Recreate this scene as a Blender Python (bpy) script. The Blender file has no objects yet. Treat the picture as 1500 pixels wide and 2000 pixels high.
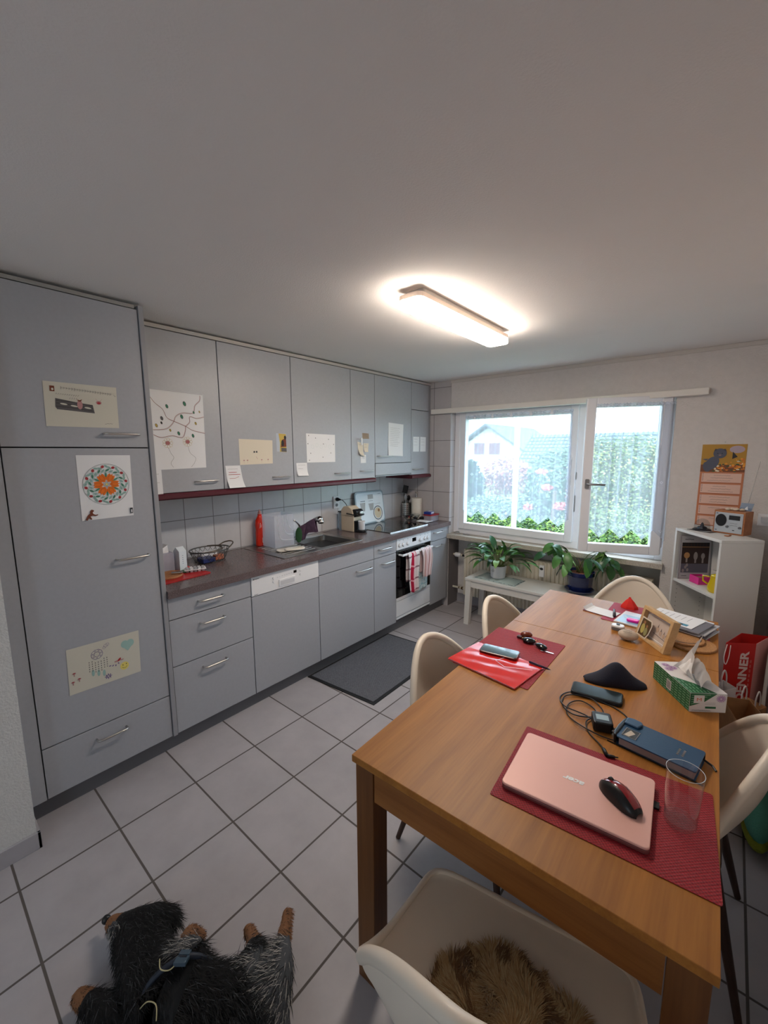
import bpy, bmesh, math, random
from mathutils import Vector, Matrix, Quaternion
random.seed(7)
SKY_S = 5.4; SUN_S = 4.0; EXPO = 0.5
C = bpy.context.scene
COL = bpy.context.scene.collection
PI = math.pi
def R(a): return math.radians(a)
def s2l(c):
    out = []
    for v in c[:3]:
        v = v/255.0
        out.append(v/12.92 if v <= 0.04045 else ((v+0.055)/1.055)**2.4)
    return (out[0], out[1], out[2], 1.0)

# ------------------------------------------------------------------ materials
MATS = {}
def mat(name, col, rough=0.5, metal=0.0, spec=0.5, noise=None, bump=None, trans=0.0, ior=1.45, emit=None, coat=0.0, col2=None, stretch=None, sheen=0.0, alpha=1.0):
    if name in MATS: return MATS[name]
    m = bpy.data.materials.new(name); m.use_nodes = True
    nt = m.node_tree; n = nt.nodes; l = nt.links
    b = n['Principled BSDF']
    b.inputs['Base Color'].default_value = s2l(col)
    b.inputs['Roughness'].default_value = rough
    b.inputs['Metallic'].default_value = metal
    b.inputs['Specular IOR Level'].default_value = spec
    b.inputs['Transmission Weight'].default_value = trans
    b.inputs['IOR'].default_value = ior
    b.inputs['Coat Weight'].default_value = coat
    b.inputs['Sheen Weight'].default_value = sheen
    b.inputs['Alpha'].default_value = alpha
    if emit:
        b.inputs['Emission Color'].default_value = s2l(emit[0]); b.inputs['Emission Strength'].default_value = emit[1]
    def coords(sc):
        g = n.new('ShaderNodeNewGeometry'); mp = n.new('ShaderNodeMapping')
        l.new(g.outputs['Position'], mp.inputs['Vector'])
        mp.inputs['Scale'].default_value = sc
        return mp.outputs['Vector']
    if noise:
        sc, amt = noise
        st = stretch or (1, 1, 1)
        v = coords(st)
        t = n.new('ShaderNodeTexNoise'); t.inputs['Scale'].default_value = sc; t.inputs['Detail'].default_value = 5
        l.new(v, t.inputs['Vector'])
        rp = n.new('ShaderNodeMapRange'); rp.inputs[1].default_value = 0.3; rp.inputs[2].default_value = 0.7
        l.new(t.outputs['Fac'], rp.inputs[0])
        mx = n.new('ShaderNodeMix'); mx.data_type = 'RGBA'
        c1 = s2l(col); c2 = s2l(col2) if col2 else tuple([x*(1-amt) for x in c1[:3]]+[1])
        mx.inputs['A'].default_value = c1; mx.inputs['B'].default_value = c2
        l.new(rp.outputs[0], mx.inputs['Factor']); l.new(mx.outputs['Result'], b.inputs['Base Color'])
    if bump:
        sc, st_ = bump
        v = coords((1, 1, 1))
        t = n.new('ShaderNodeTexNoise'); t.inputs['Scale'].default_value = sc; t.inputs['Detail'].default_value = 4
        l.new(v, t.inputs['Vector'])
        bp = n.new('ShaderNodeBump'); bp.inputs['Strength'].default_value = st_; bp.inputs['Distance'].default_value = 0.004
        l.new(t.outputs['Fac'], bp.inputs['Height']); l.new(bp.outputs['Normal'], b.inputs['Normal'])
    MATS[name] = m
    return m

def mathn(n, l, op, a, b=None, c=None):
    q = n.new('ShaderNodeMath'); q.operation = op
    for i, v in enumerate((a, b, c)):
        if v is None: continue
        if isinstance(v, (int, float)): q.inputs[i].default_value = v
        else: l.new(v, q.inputs[i])
    return q.outputs[0]

def tile_mat(name, col, grout, ax, offs, size, gw, rough=0.3, noise=0.1, bumpy=0.3, nscale=3.0):
    """procedural tiles in world space. ax: two of 'XYZ'; offs, size per axis; grout width gw"""
    m = bpy.data.materials.new(name); m.use_nodes = True; nt = m.node_tree; n = nt.nodes; l = nt.links
    b = n['Principled BSDF']; b.inputs['Roughness'].default_value = rough
    g = n.new('ShaderNodeNewGeometry'); sx = n.new('ShaderNodeSeparateXYZ'); l.new(g.outputs['Position'], sx.inputs[0])
    masks = []; cells = []
    for a, o, s in zip(ax, offs, size):
        v = mathn(n, l, 'SUBTRACT', sx.outputs[a], o)
        v = mathn(n, l, 'DIVIDE', v, s)
        fl = mathn(n, l, 'FLOOR', v); cells.append(fl)
        fr = mathn(n, l, 'SUBTRACT', v, fl)
        d = mathn(n, l, 'SUBTRACT', fr, 0.5); d = mathn(n, l, 'ABSOLUTE', d); d = mathn(n, l, 'SUBTRACT', 0.5, d)
        d = mathn(n, l, 'MULTIPLY', d, s)
        masks.append(d)
    d = mathn(n, l, 'MINIMUM', masks[0], masks[1])
    mr = n.new('ShaderNodeMapRange'); mr.inputs[1].default_value = gw*0.42; mr.inputs[2].default_value = gw*0.6
    l.new(d, mr.inputs[0])
    t = n.new('ShaderNodeTexNoise'); t.inputs['Scale'].default_value = nscale; t.inputs['Detail'].default_value = 6; t.inputs['Roughness'].default_value = 0.65
    l.new(g.outputs['Position'], t.inputs['Vector'])
    mr2 = n.new('ShaderNodeMapRange'); mr2.inputs[1].default_value = 0.3; mr2.inputs[2].default_value = 0.7
    l.new(t.outputs['Fac'], mr2.inputs[0])
    c1 = s2l(col); c2 = tuple([x*(1-noise) for x in c1[:3]]+[1])
    mx = n.new('ShaderNodeMix'); mx.data_type = 'RGBA'; mx.inputs['A'].default_value = c1; mx.inputs['B'].default_value = c2
    l.new(mr2.outputs[0], mx.inputs['Factor'])
    # per tile tint
    cb = n.new('ShaderNodeCombineXYZ'); l.new(cells[0], cb.inputs[0]); l.new(cells[1], cb.inputs[1])
    wn = n.new('ShaderNodeTexWhiteNoise'); l.new(cb.outputs[0], wn.inputs['Vector'])
    mr3 = n.new('ShaderNodeMapRange'); mr3.inputs[3].default_value = 0.95; mr3.inputs[4].default_value = 1.04
    l.new(wn.outputs['Value'], mr3.inputs[0])
    vm = n.new('ShaderNodeVectorMath'); vm.operation = 'SCALE'; l.new(mx.outputs['Result'], vm.inputs[0]); l.new(mr3.outputs[0], vm.inputs['Scale'])
    m2 = n.new('ShaderNodeMix'); m2.data_type = 'RGBA'; m2.inputs['A'].default_value = s2l(grout)
    l.new(vm.outputs[0], m2.inputs['B']); l.new(mr.outputs[0], m2.inputs['Factor'])
    l.new(m2.outputs['Result'], b.inputs['Base Color'])
    rr = n.new('ShaderNodeMapRange'); rr.inputs[3].default_value = 0.85; rr.inputs[4].default_value = rough
    l.new(mr.outputs[0], rr.inputs[0]); l.new(rr.outputs[0], b.inputs['Roughness'])
    ad = mathn(n, l, 'MULTIPLY', t.outputs['Fac'], 0.15)
    ad = mathn(n, l, 'ADD', ad, mr.outputs[0])
    bp = n.new('ShaderNodeBump'); bp.inputs['Strength'].default_value = bumpy; bp.inputs['Distance'].default_value = 0.002
    l.new(ad, bp.inputs['Height']); l.new(bp.outputs['Normal'], b.inputs['Normal'])
    return m

def wood_mat(name, c1, c2, rough=0.4, axis='Y', scale=1.0, coat=0.0, planks=None):
    m = bpy.data.materials.new(name); m.use_nodes = True; nt = m.node_tree; n = nt.nodes; l = nt.links
    b = n['Principled BSDF']; b.inputs['Roughness'].default_value = rough; b.inputs['Coat Weight'].default_value = coat; b.inputs['Coat Roughness'].default_value = 0.25; b.inputs['Specular IOR Level'].default_value = 0.38
    g = n.new('ShaderNodeNewGeometry'); mp = n.new('ShaderNodeMapping'); l.new(g.outputs['Position'], mp.inputs['Vector'])
    st = {'X': (1.2, 26, 26), 'Y': (26, 1.2, 26), 'Z': (26, 26, 1.2)}[axis]
    mp.inputs['Scale'].default_value = tuple(s*scale for s in st)
    t = n.new('ShaderNodeTexNoise'); t.inputs['Scale'].default_value = 1.0; t.inputs['Detail'].default_value = 7; t.inputs['Roughness'].default_value = 0.6; t.inputs['Distortion'].default_value = 0.4
    l.new(mp.outputs['Vector'], t.inputs['Vector'])
    mp2 = n.new('ShaderNodeMapping'); l.new(g.outputs['Position'], mp2.inputs['Vector'])
    mp2.inputs['Scale'].default_value = tuple(s*scale*7 for s in st)
    t2 = n.new('ShaderNodeTexNoise'); t2.inputs['Scale'].default_value = 1.0; t2.inputs['Detail'].default_value = 3
    l.new(mp2.outputs['Vector'], t2.inputs['Vector'])
    s_ = mathn(n, l, 'MULTIPLY', t2.outputs['Fac'], 0.35); s_ = mathn(n, l, 'ADD', s_, t.outputs['Fac'])
    mr = n.new('ShaderNodeMapRange'); mr.inputs[1].default_value = 0.42; mr.inputs[2].default_value = 0.95
    l.new(s_, mr.inputs[0])
    mx = n.new('ShaderNodeMix'); mx.data_type = 'RGBA'; mx.inputs['A'].default_value = s2l(c1); mx.inputs['B'].default_value = s2l(c2)
    l.new(mr.outputs[0], mx.inputs['Factor']); l.new(mx.outputs['Result'], b.inputs['Base Color'])
    bp = n.new('ShaderNodeBump'); bp.inputs['Strength'].default_value = 0.12; bp.inputs['Distance'].default_value = 0.001
    l.new(t2.outputs['Fac'], bp.inputs['Height']); l.new(bp.outputs['Normal'], b.inputs['Normal'])
    MATS[name] = m
    return m

def weave_mat(name, c1, c2, sc=260, rough=0.7, bs=0.6):
    m = bpy.data.materials.new(name); m.use_nodes = True; nt = m.node_tree; n = nt.nodes; l = nt.links
    b = n['Principled BSDF']; b.inputs['Roughness'].default_value = rough
    g = n.new('ShaderNodeNewGeometry'); sx = n.new('ShaderNodeSeparateXYZ'); l.new(g.outputs['Position'], sx.inputs[0])
    a = mathn(n, l, 'MULTIPLY', sx.outputs[0], sc*2.2); a = mathn(n, l, 'SINE', a)
    c = mathn(n, l, 'MULTIPLY', sx.outputs[1], sc*2.2); c = mathn(n, l, 'SINE', c)
    p = mathn(n, l, 'MULTIPLY', a, c)
    tn = n.new('ShaderNodeTexNoise'); tn.inputs['Scale'].default_value = 140; l.new(g.outputs['Position'], tn.inputs['Vector'])
    p2 = mathn(n, l, 'MULTIPLY', tn.outputs['Fac'], 1.6); p = mathn(n, l, 'ADD', p, p2)
    mr = n.new('ShaderNodeMapRange'); mr.inputs[1].default_value = -0.2; mr.inputs[2].default_value = 1.8; l.new(p, mr.inputs[0])
    mx = n.new('ShaderNodeMix'); mx.data_type = 'RGBA'; mx.inputs['A'].default_value = s2l(c1); mx.inputs['B'].default_value = s2l(c2)
    l.new(mr.outputs[0], mx.inputs['Factor']); l.new(mx.outputs['Result'], b.inputs['Base Color'])
    bp = n.new('ShaderNodeBump'); bp.inputs['Strength'].default_value = bs; bp.inputs['Distance'].default_value = 0.0015
    l.new(p, bp.inputs['Height']); l.new(bp.outputs['Normal'], b.inputs['Normal'])
    MATS[name] = m
    return m

def glass_mat(name, col=(255, 255, 255), rough=0.0, ior=1.45):
    m = bpy.data.materials.new(name); m.use_nodes = True; nt = m.node_tree; n = nt.nodes; l = nt.links
    b = n['Principled BSDF']; b.inputs['Base Color'].default_value = s2l(col); b.inputs['Roughness'].default_value = rough
    b.inputs['Transmission Weight'].default_value = 1.0; b.inputs['IOR'].default_value = ior
    MATS[name] = m
    return m

def thin_glass(name, tint=(245, 250, 252), gloss=0.06):
    m = bpy.data.materials.new(name); m.use_nodes = True; nt = m.node_tree; n = nt.nodes; l = nt.links
    n.remove(n['Principled BSDF']); out = n['Material Output']
    tr = n.new('ShaderNodeBsdfTransparent'); tr.inputs[0].default_value = s2l(tint)
    gl = n.new('ShaderNodeBsdfGlossy'); gl.inputs['Roughness'].default_value = 0.02
    fr = n.new('ShaderNodeLayerWeight'); fr.inputs[0].default_value = 0.5
    f = mathn(n, l, 'POWER', fr.outputs['Facing'], 4.0); f = mathn(n, l, 'MULTIPLY_ADD', f, min(0.75, gloss*5), gloss*0.35)
    mx = n.new('ShaderNodeMixShader'); l.new(f, mx.inputs[0]); l.new(tr.outputs[0], mx.inputs[1]); l.new(gl.outputs[0], mx.inputs[2])
    l.new(mx.outputs[0], out.inputs[0]); MATS[name] = m
    return m

def sheer_mat(name, col, dens, rough_t=0.0):
    m = bpy.data.materials.new(name); m.use_nodes = True; nt = m.node_tree; n = nt.nodes; l = nt.links
    n.remove(n['Principled BSDF']); out = n['Material Output']
    tr = n.new('ShaderNodeBsdfTransparent')
    di = n.new('ShaderNodeBsdfDiffuse'); di.inputs[0].default_value = s2l(col)
    tl = n.new('ShaderNodeBsdfTranslucent'); tl.inputs[0].default_value = s2l(col)
    m1 = n.new('ShaderNodeMixShader'); m1.inputs[0].default_value = 0.5
    l.new(di.outputs[0], m1.inputs[1]); l.new(tl.outputs[0], m1.inputs[2])
    m2 = n.new('ShaderNodeMixShader'); m2.inputs[0].default_value = dens
    l.new(tr.outputs[0], m2.inputs[1]); l.new(m1.outputs[0], m2.inputs[2]); l.new(m2.outputs[0], out.inputs[0])
    MATS[name] = m
    return m

# ------------------------------------------------------------------ mesh builder
class MB:
    def __init__(s): s.v = []; s.f = []; s.m = []
    def add(s, vs, fs, mi=0):
        o = len(s.v); s.v += [tuple(p) for p in vs]
        for f in fs: s.f.append(tuple(o+i for i in f)); s.m.append(mi)
        return s
    def box(s, x0, x1, y0, y1, z0, z1, mi=0, M=None):
        x0, x1 = min(x0, x1), max(x0, x1); y0, y1 = min(y0, y1), max(y0, y1); z0, z1 = min(z0, z1), max(z0, z1)
        vs = [(x0, y0, z0), (x1, y0, z0), (x1, y1, z0), (x0, y1, z0), (x0, y0, z1), (x1, y0, z1), (x1, y1, z1), (x0, y1, z1)]
        if M: vs = [M @ Vector(p) for p in vs]
        return s.add(vs, [(0, 3, 2, 1), (4, 5, 6, 7), (0, 1, 5, 4), (1, 2, 6, 5), (2, 3, 7, 6), (3, 0, 4, 7)], mi)
    def tube(s, pts, r, n=8, mi=0, cap=True, closed=False):
        P = [Vector(p) for p in pts]; k = len(P)
        rr = r if isinstance(r, (list, tuple)) else [r]*k
        T = []
        for i in range(k):
            if closed: d = P[(i+1) % k]-P[i-1]
            else: d = P[min(i+1, k-1)]-P[max(i-1, 0)]
            T.append(d.normalized() if d.length > 1e-9 else Vector((0, 0, 1)))
        u = T[0].orthogonal().normalized(); vs = []
        for i in range(k):
            u = (u - T[i]*u.dot(T[i])); u = u.normalized() if u.length > 1e-6 else T[i].orthogonal().normalized()
            w = T[i].cross(u)
            for j in range(n):
                a = 2*PI*j/n; vs.append(P[i]+(u*math.cos(a)+w*math.sin(a))*rr[i])
        fs = []
        for i in range(k if closed else k-1):
            i2 = (i+1) % k
            for j in range(n):
                j2 = (j+1) % n; fs.append((i*n+j, i*n+j2, i2*n+j2, i2*n+j))
        if cap and not closed:
            fs.append(tuple(range(n-1, -1, -1))); fs.append(tuple((k-1)*n+j for j in range(n)))
        return s.add(vs, fs, mi)
    def lathe(s, prof, c=(0, 0, 0), n=32, mi=0, sx=1.0, sy=1.0, M=None):
        vs = []; fs = []
        for (r, z) in prof:
            for j in range(n):
                a = 2*PI*j/n; vs.append(Vector((c[0]+r*math.cos(a)*sx, c[1]+r*math.sin(a)*sy, c[2]+z)))
        if M: vs = [M @ p for p in vs]
        k = len(prof)
        for i in range(k-1):
            for j in range(n):
                j2 = (j+1) % n; fs.append((i*n+j, i*n+j2, (i+1)*n+j2, (i+1)*n+j))
        if prof[0][0] > 1e-5: fs.append(tuple(range(n-1, -1, -1)))
        if prof[-1][0] > 1e-5: fs.append(tuple((k-1)*n+j for j in range(n)))
        return s.add(vs, fs, mi)
    def cyl(s, c, r, h, n=24, mi=0, M=None): return s.lathe([(r, 0), (r, h)], c, n, mi, M=M)
    def prism(s, pts, z0, z1, mi=0, M=None):
        n = len(pts); vs = [Vector((p[0], p[1], z0)) for p in pts]+[Vector((p[0], p[1], z1)) for p in pts]
        if M: vs = [M @ p for p in vs]
        fs = [tuple(range(n-1, -1, -1)), tuple(range(n, 2*n))]+[(i, (i+1) % n, n+(i+1) % n, n+i) for i in range(n)]
        return s.add(vs, fs, mi)
    def grid(s, fn, nu, nv, mi=0, closeu=False):
        vs = []; fs = []
        for j in range(nv+1):
            for i in range(nu if closeu else nu+1): vs.append(Vector(fn(i/nu, j/nv)))
        w = nu if closeu else nu+1
        for j in range(nv):
            for i in range(nu):
                i2 = (i+1) % w if closeu else i+1
                fs.append((j*w+i, j*w+i2, (j+1)*w+i2, (j+1)*w+i))
        return s.add(vs, fs, mi)
    def sphere(s, c, r, nu=20, nv=12, mi=0, sc=(1, 1, 1)):
        def fn(u, v):
            a = 2*PI*u; b = PI*(v-0.5)*0.999
            return (c[0]+r*sc[0]*math.cos(b)*math.cos(a), c[1]+r*sc[1]*math.cos(b)*math.sin(a), c[2]+r*sc[2]*math.sin(b))
        return s.grid(fn, nu, nv, mi, True)

class Pl:
    """a plane in space: origin, u, v, n=u x v; draws on MB"""
    def __init__(s, o, u, v): s.o = Vector(o); s.u = Vector(u).normalized(); s.v = Vector(v).normalized(); s.n = s.u.cross(s.v).normalized()
    def p(s, a, b, h=0): return s.o+s.u*a+s.v*b+s.n*h
    def quad(s, mb, a0, a1, b0, b1, h=0.0004, mi=0): return mb.add([s.p(a0, b0, h), s.p(a1, b0, h), s.p(a1, b1, h), s.p(a0, b1, h)], [(0, 1, 2, 3)], mi)
    def poly(s, mb, pts, h=0.0004, mi=0): return mb.add([s.p(a, b, h) for a, b in pts], [tuple(range(len(pts)))], mi)
    def ell(s, mb, a, b, ra, rb, h=0.0004, mi=0, rot=0, n=18):
        c, d = math.cos(rot), math.sin(rot)
        return s.poly(mb, [(a+ra*math.cos(2*PI*i/n)*c-rb*math.sin(2*PI*i/n)*d, b+ra*math.cos(2*PI*i/n)*d+rb*math.sin(2*PI*i/n)*c) for i in range(n)], h, mi)
    def ring(s, mb, a, b, r, w, h=0.0004, mi=0, n=36, sx=1, sy=1):
        return s.line(mb, [(a+r*sx*math.cos(2*PI*i/n), b+r*sy*math.sin(2*PI*i/n)) for i in range(n+1)], w, h, mi)
    def line(s, mb, pts, w=0.001, h=0.0004, mi=0):
        k = len(pts); vs = []
        for i in range(k):
            p0 = pts[max(i-1, 0)]; p1 = pts[min(i+1, k-1)]
            dx, dy = p1[0]-p0[0], p1[1]-p0[1]; L = math.hypot(dx, dy) or 1
            nx, ny = -dy/L*w/2, dx/L*w/2
            vs += [s.p(pts[i][0]+nx, pts[i][1]+ny, h), s.p(pts[i][0]-nx, pts[i][1]-ny, h)]
        return mb.add(vs, [(2*i+1, 2*i+3, 2*i+2, 2*i) for i in range(k-1)], mi)
    def scrib(s, mb, a0, a1, b, w=0.0012, amp=0.002, h=0.0004, mi=0, step=0.004):
        a = a0; pts = []
        while a < a1:
            pts.append((a, b+random.uniform(-amp, amp))); a += step*random.uniform(0.6, 1.4)
        if len(pts) > 1: s.line(mb, pts, w, h, mi)
    def slab(s, mb, a0, a1, b0, b1, h0, h1, mi=0):
        vs = [s.p(a, b, h) for h in (h0, h1) for (a, b) in ((a0, b0), (a1, b0), (a1, b1), (a0, b1))]
        return mb.add(vs, [(0, 3, 2, 1), (4, 5, 6, 7), (0, 1, 5, 4), (1, 2, 6, 5), (2, 3, 7, 6), (3, 0, 4, 7)], mi)

def text_geo(txt, bold=0.0):
    cu = bpy.data.curves.new('t', 'FONT'); cu.body = txt; cu.size = 1.0; cu.offset = bold; cu.resolution_u = 3
    o = bpy.data.objects.new('t', cu); COL.objects.link(o)
    dg = bpy.context.evaluated_depsgraph_get(); me = o.evaluated_get(dg).to_mesh()
    vs = [(v.co.x, v.co.y) for v in me.vertices]; fs = [tuple(p.vertices) for p in me.polygons]
    o.evaluated_get(dg).to_mesh_clear()
    bpy.data.objects.remove(o); bpy.data.curves.remove(cu)
    return vs, fs
def text_on(mb, pl, txt, a, b, width, height=None, h=0.0006, mi=0, shear=0.0, rot=0.0, bold=0.0):
    vs, fs = text_geo(txt, bold)
    xs = [v[0] for v in vs]; ys = [v[1] for v in vs]
    w = max(xs)-min(xs); hh = max(ys)-min(ys); sx = width/w; sy = (height/hh) if height else sx
    c, d = math.cos(rot), math.sin(rot); out = []
    for x, y in vs:
        X = (x-min(xs))*sx + (y-min(ys))*sy*shear; Y = (y-min(ys))*sy
        out.append(pl.p(a+X*c-Y*d, b+X*d+Y*c, h))
    mb.add(out, fs, mi)

WM = {}   # world matrices of empties
def recalc(me):
    bm = bmesh.new(); bm.from_mesh(me); bmesh.ops.recalc_face_normals(bm, faces=bm.faces); bm.to_mesh(me); bm.free()
def obj(name, mb, mats, parent=None, world=True, bevel=0, seg=2, smooth=False, sub=0, solid=0, fixn=True, pivot=True, auto=None):
    """world=True: mb in world coordinates, parented without moving. world=False: mb in the parent's own frame"""
    vs = mb.v; c = Vector((0, 0, 0))
    if pivot and vs and (world):
        xs = [p[0] for p in vs]; ys = [p[1] for p in vs]; zs = [p[2] for p in vs]
        c = Vector(((min(xs)+max(xs))/2, (min(ys)+max(ys))/2, min(zs)))
        vs = [(p[0]-c.x, p[1]-c.y, p[2]-c.z) for p in vs]
    me = bpy.data.meshes.new(name); me.from_pydata([tuple(p) for p in vs], [], mb.f)
    if not isinstance(mats, (list, tuple)): mats = [mats]
    for m in mats: me.materials.append(m)
    me.polygons.foreach_set('material_index', mb.m)
    me.update()
    if fixn: recalc(me)
    if smooth: me.polygons.foreach_set('use_smooth', [True]*len(me.polygons))
    o = bpy.data.objects.new(name, me); COL.objects.link(o)
    o.location = c
    if parent:
        o.parent = parent
        if world:
            o.matrix_parent_inverse = WM[parent.name].inverted() if parent.name in WM else Matrix.Identity(4)
    WM[o.name] = Matrix.Translation(c) if world else (WM.get(parent.name, Matrix.Identity(4)) if parent else Matrix.Translation(c))
    if auto: 
        md = o.modifiers.new('es', 'EDGE_SPLIT'); md.split_angle = R(auto)
    if solid: md = o.modifiers.new('so', 'SOLIDIFY'); md.thickness = solid; md.offset = 0
    if bevel: md = o.modifiers.new('bv', 'BEVEL'); md.width = bevel; md.segments = seg; md.limit_method = 'ANGLE'; md.angle_limit = R(40)
    if sub: md = o.modifiers.new('ss', 'SUBSURF'); md.levels = sub; md.render_levels = sub
    return o
def thing(name, label, cat, loc=(0, 0, 0), rotz=0, group=None):
    o = bpy.data.objects.new(name, None); COL.objects.link(o); o.location = loc; o.rotation_euler = (0, 0, rotz)
    o.empty_display_size = 0.05
    o['label'] = label; o['category'] = cat
    if group: o['group'] = group
    WM[o.name] = Matrix.Translation(Vector(loc)) @ Matrix.Rotation(rotz, 4, 'Z')
    return o
def tag(o, label, cat, group=None, kind=None):
    o['label'] = label; o['category'] = cat
    if group: o['group'] = group
    if kind: o['kind'] = kind
    return o
def struct(name, mb, m, **k):
    o = obj(name, mb, m, **k); o['kind'] = 'structure'; return o
def dup(root, loc, rotz, label, group=None):
    r = root.copy(); COL.objects.link(r); r.location = loc; r.rotation_euler = (0, 0, rotz); r['label'] = label
    if group: r['group'] = group
    for ch in list(root.children):
        c = ch.copy(); COL.objects.link(c); c.parent = r
        for g in ch.children:
            d = g.copy(); COL.objects.link(d); d.parent = c
    WM[r.name] = Matrix.Translation(Vector(loc)) @ Matrix.Rotation(rotz, 4, 'Z')
    return r
def rbox(w, d, h, r=0.02, n=5, z0=0):
    """rounded rectangle outline prism points centred at 0"""
    pts = []
    for cx, cy, a0 in ((w/2-r, d/2-r, 0), (-w/2+r, d/2-r, 90), (-w/2+r, -d/2+r, 180), (w/2-r, -d/2+r, 270)):
        for i in range(n+1):
            a = R(a0+90*i/n); pts.append((cx+r*math.cos(a), cy+r*math.sin(a)))
    return pts
def TM(x, y, z, rz=0, rx=0, ry=0):
    return Matrix.Translation((x, y, z)) @ Matrix.Rotation(rz, 4, 'Z') @ Matrix.Rotation(ry, 4, 'Y') @ Matrix.Rotation(rx, 4, 'X')
def xf(mb, M): mb.v = [tuple(M @ Vector(p)) for p in mb.v]; return mb
# ================================================================== palette
PLASTER = mat('wall_plaster', (212, 206, 202), 0.9, noise=(30, 0.05), bump=(90, 0.9))
ROUGHPL = mat('rough_plaster', (205, 203, 200), 0.9, noise=(40, 0.05), bump=(120, 1.0))
CEIL = mat('ceiling_paint', (228, 224, 222), 0.95, noise=(2.0, 0.03), bump=(160, 0.25))
FLOORM = tile_mat('floor_tiles', (172, 167, 170), (84, 78, 74), ('X', 'Y'), (0.8951, -0.3525), (0.3511, 0.3381), 0.008, rough=0.42, noise=0.16, bumpy=0.35, nscale=4.5)
SKIRT = mat('skirting_tile', (168, 164, 168), 0.5, noise=(8, 0.12))
TILEL = tile_mat('splash_tiles', (205, 207, 212), (128, 128, 130), ('Y', 'Z'), (0.632-0.2045*6, 1.190-0.2655*6), (0.2045, 0.2655), 0.005, rough=0.22, noise=0.06, bumpy=0.3, nscale=14)
TILEB = tile_mat('wall_tiles_by_window', (190, 184, 184), (112, 106, 106), ('X', 'Z'), (0.40-0.2045*6, 1.222-0.2655*6), (0.2045, 0.2655), 0.005, rough=0.25, noise=0.06, bumpy=0.3, nscale=14)
TILER = tile_mat('reveal_tiles', (205, 203, 206), (140, 136, 138), ('Y', 'Z'), (2.5, 1.222-0.2655*6), (1.0, 0.2655), 0.005, rough=0.25, noise=0.06, bumpy=0.3, nscale=14)
GREY = mat('grey_laminate', (164, 166, 172), 0.36, noise=(60, 0.05), bump=(300, 0.05))
GREYS = mat('grey_edge', (148, 148, 152), 0.45)
CARC = mat('carcass_dark', (38, 38, 40), 0.6)
PLINTH = mat('plinth_grey', (104, 104, 108), 0.5)
BURG = mat('burgundy_trim', (82, 28, 40), 0.35)
WORK = mat('speckled_laminate', (122, 108, 108), 0.22, noise=(220, 0.5), col2=(74, 62, 64))
STEEL = mat('brushed_steel', (190, 188, 185), 0.28, 1.0)
STEELB = mat('bright_steel', (215, 213, 210), 0.15, 1.0)
SINKS = mat('sink_steel', (170, 166, 162), 0.33, 1.0, noise=(6, 0.1))
WHITE = mat('white_enamel', (222, 224, 228), 0.3)
WPLAST = mat('white_plastic', (226, 226, 228), 0.35)
PVC = mat('white_window_frame', (232, 232, 236), 0.3)
BLACKG = mat('black_glass', (6, 6, 8), 0.05, coat=0.3)
BLACK = mat('black_plastic', (18, 18, 20), 0.4)
PAPER = mat('white_paper', (226, 226, 228), 0.8)
PAPERC = mat('cream_paper', (214, 204, 186), 0.8)
PAPERG = mat('ivory_paper', (200, 196, 182), 0.8)

YW = 2.888; ZC = 2.344; XR = 3.10; YF = -4.4
# ---- floor / ceiling
struct('floor', MB().box(-0.1, XR+0.1, YF-0.1, YW+0.2, -0.1, 0), FLOORM)
struct('ceiling', MB().box(-0.1, XR+0.1, YF-0.1, YW+0.3, ZC, ZC+0.12), CEIL)
# ---- walls
struct('wall_left', MB().box(-0.12, 0.0, -0.62, YW+0.3, 0, ZC), [TILEL])
struct('wall_pier', MB().box(-0.12, 0.726, YF, -0.602, 0, ZC), ROUGHPL)
struct('baseboard_pier', MB().box(0.726, 0.738, YF, -0.590, 0, 0.075).box(0.600, 0.738, -0.602, -0.590, 0, 0.075), SKIRT, bevel=0.002)
S3a, S3b = -3.25, -2.55  # span of the side window added behind the camera
struct('wall_right', MB().box(XR, XR+0.12, S3b, YW+0.3, 0, ZC).box(XR, XR+0.12, YF, S3a, 0, ZC).box(XR, XR+0.12, S3a, S3b, 0, 1.0).box(XR, XR+0.12, S3a, S3b, 2.1, ZC), PLASTER)
# window wall with niche: opening x .594..2.470, z .745..2.06 ; radiator niche below
NX0, NX1 = 0.596, 2.472
mb = MB()
mb.box(NX1, XR, YW, YW+0.26, 0, ZC)              # right of window
mb.box(-0.1, NX0, YW, YW+0.26, 0, ZC)            # left of window
mb.box(NX0, NX1, YW, YW+0.26, 2.052, ZC)         # above
mb.box(NX0, NX1, YW+0.20, YW+0.26, 0, 0.80)      # radiator niche back
struct('wall_back', mb, PLASTER)
struct('trim_1', MB().box(0.0, NX0, YW-0.008, YW-0.0005, 0, ZC-0.002), TILEB)
struct('trim_2', MB().box(NX0-0.0005, NX0+0.007, YW-0.008, YW+0.10, 0.79, 2.05), TILER)
struct('trim_3', MB().box(NX0-0.0005, NX0+0.007, YW-0.008, YW+0.20, 0.0, 0.745), TILEB)
struct('baseboard_back', MB().box(NX0+0.008, NX1, YW+0.186, YW+0.199, 0, 0.09).box(NX1, XR, YW-0.012, YW-0.001, 0, 0.075), SKIRT)
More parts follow.
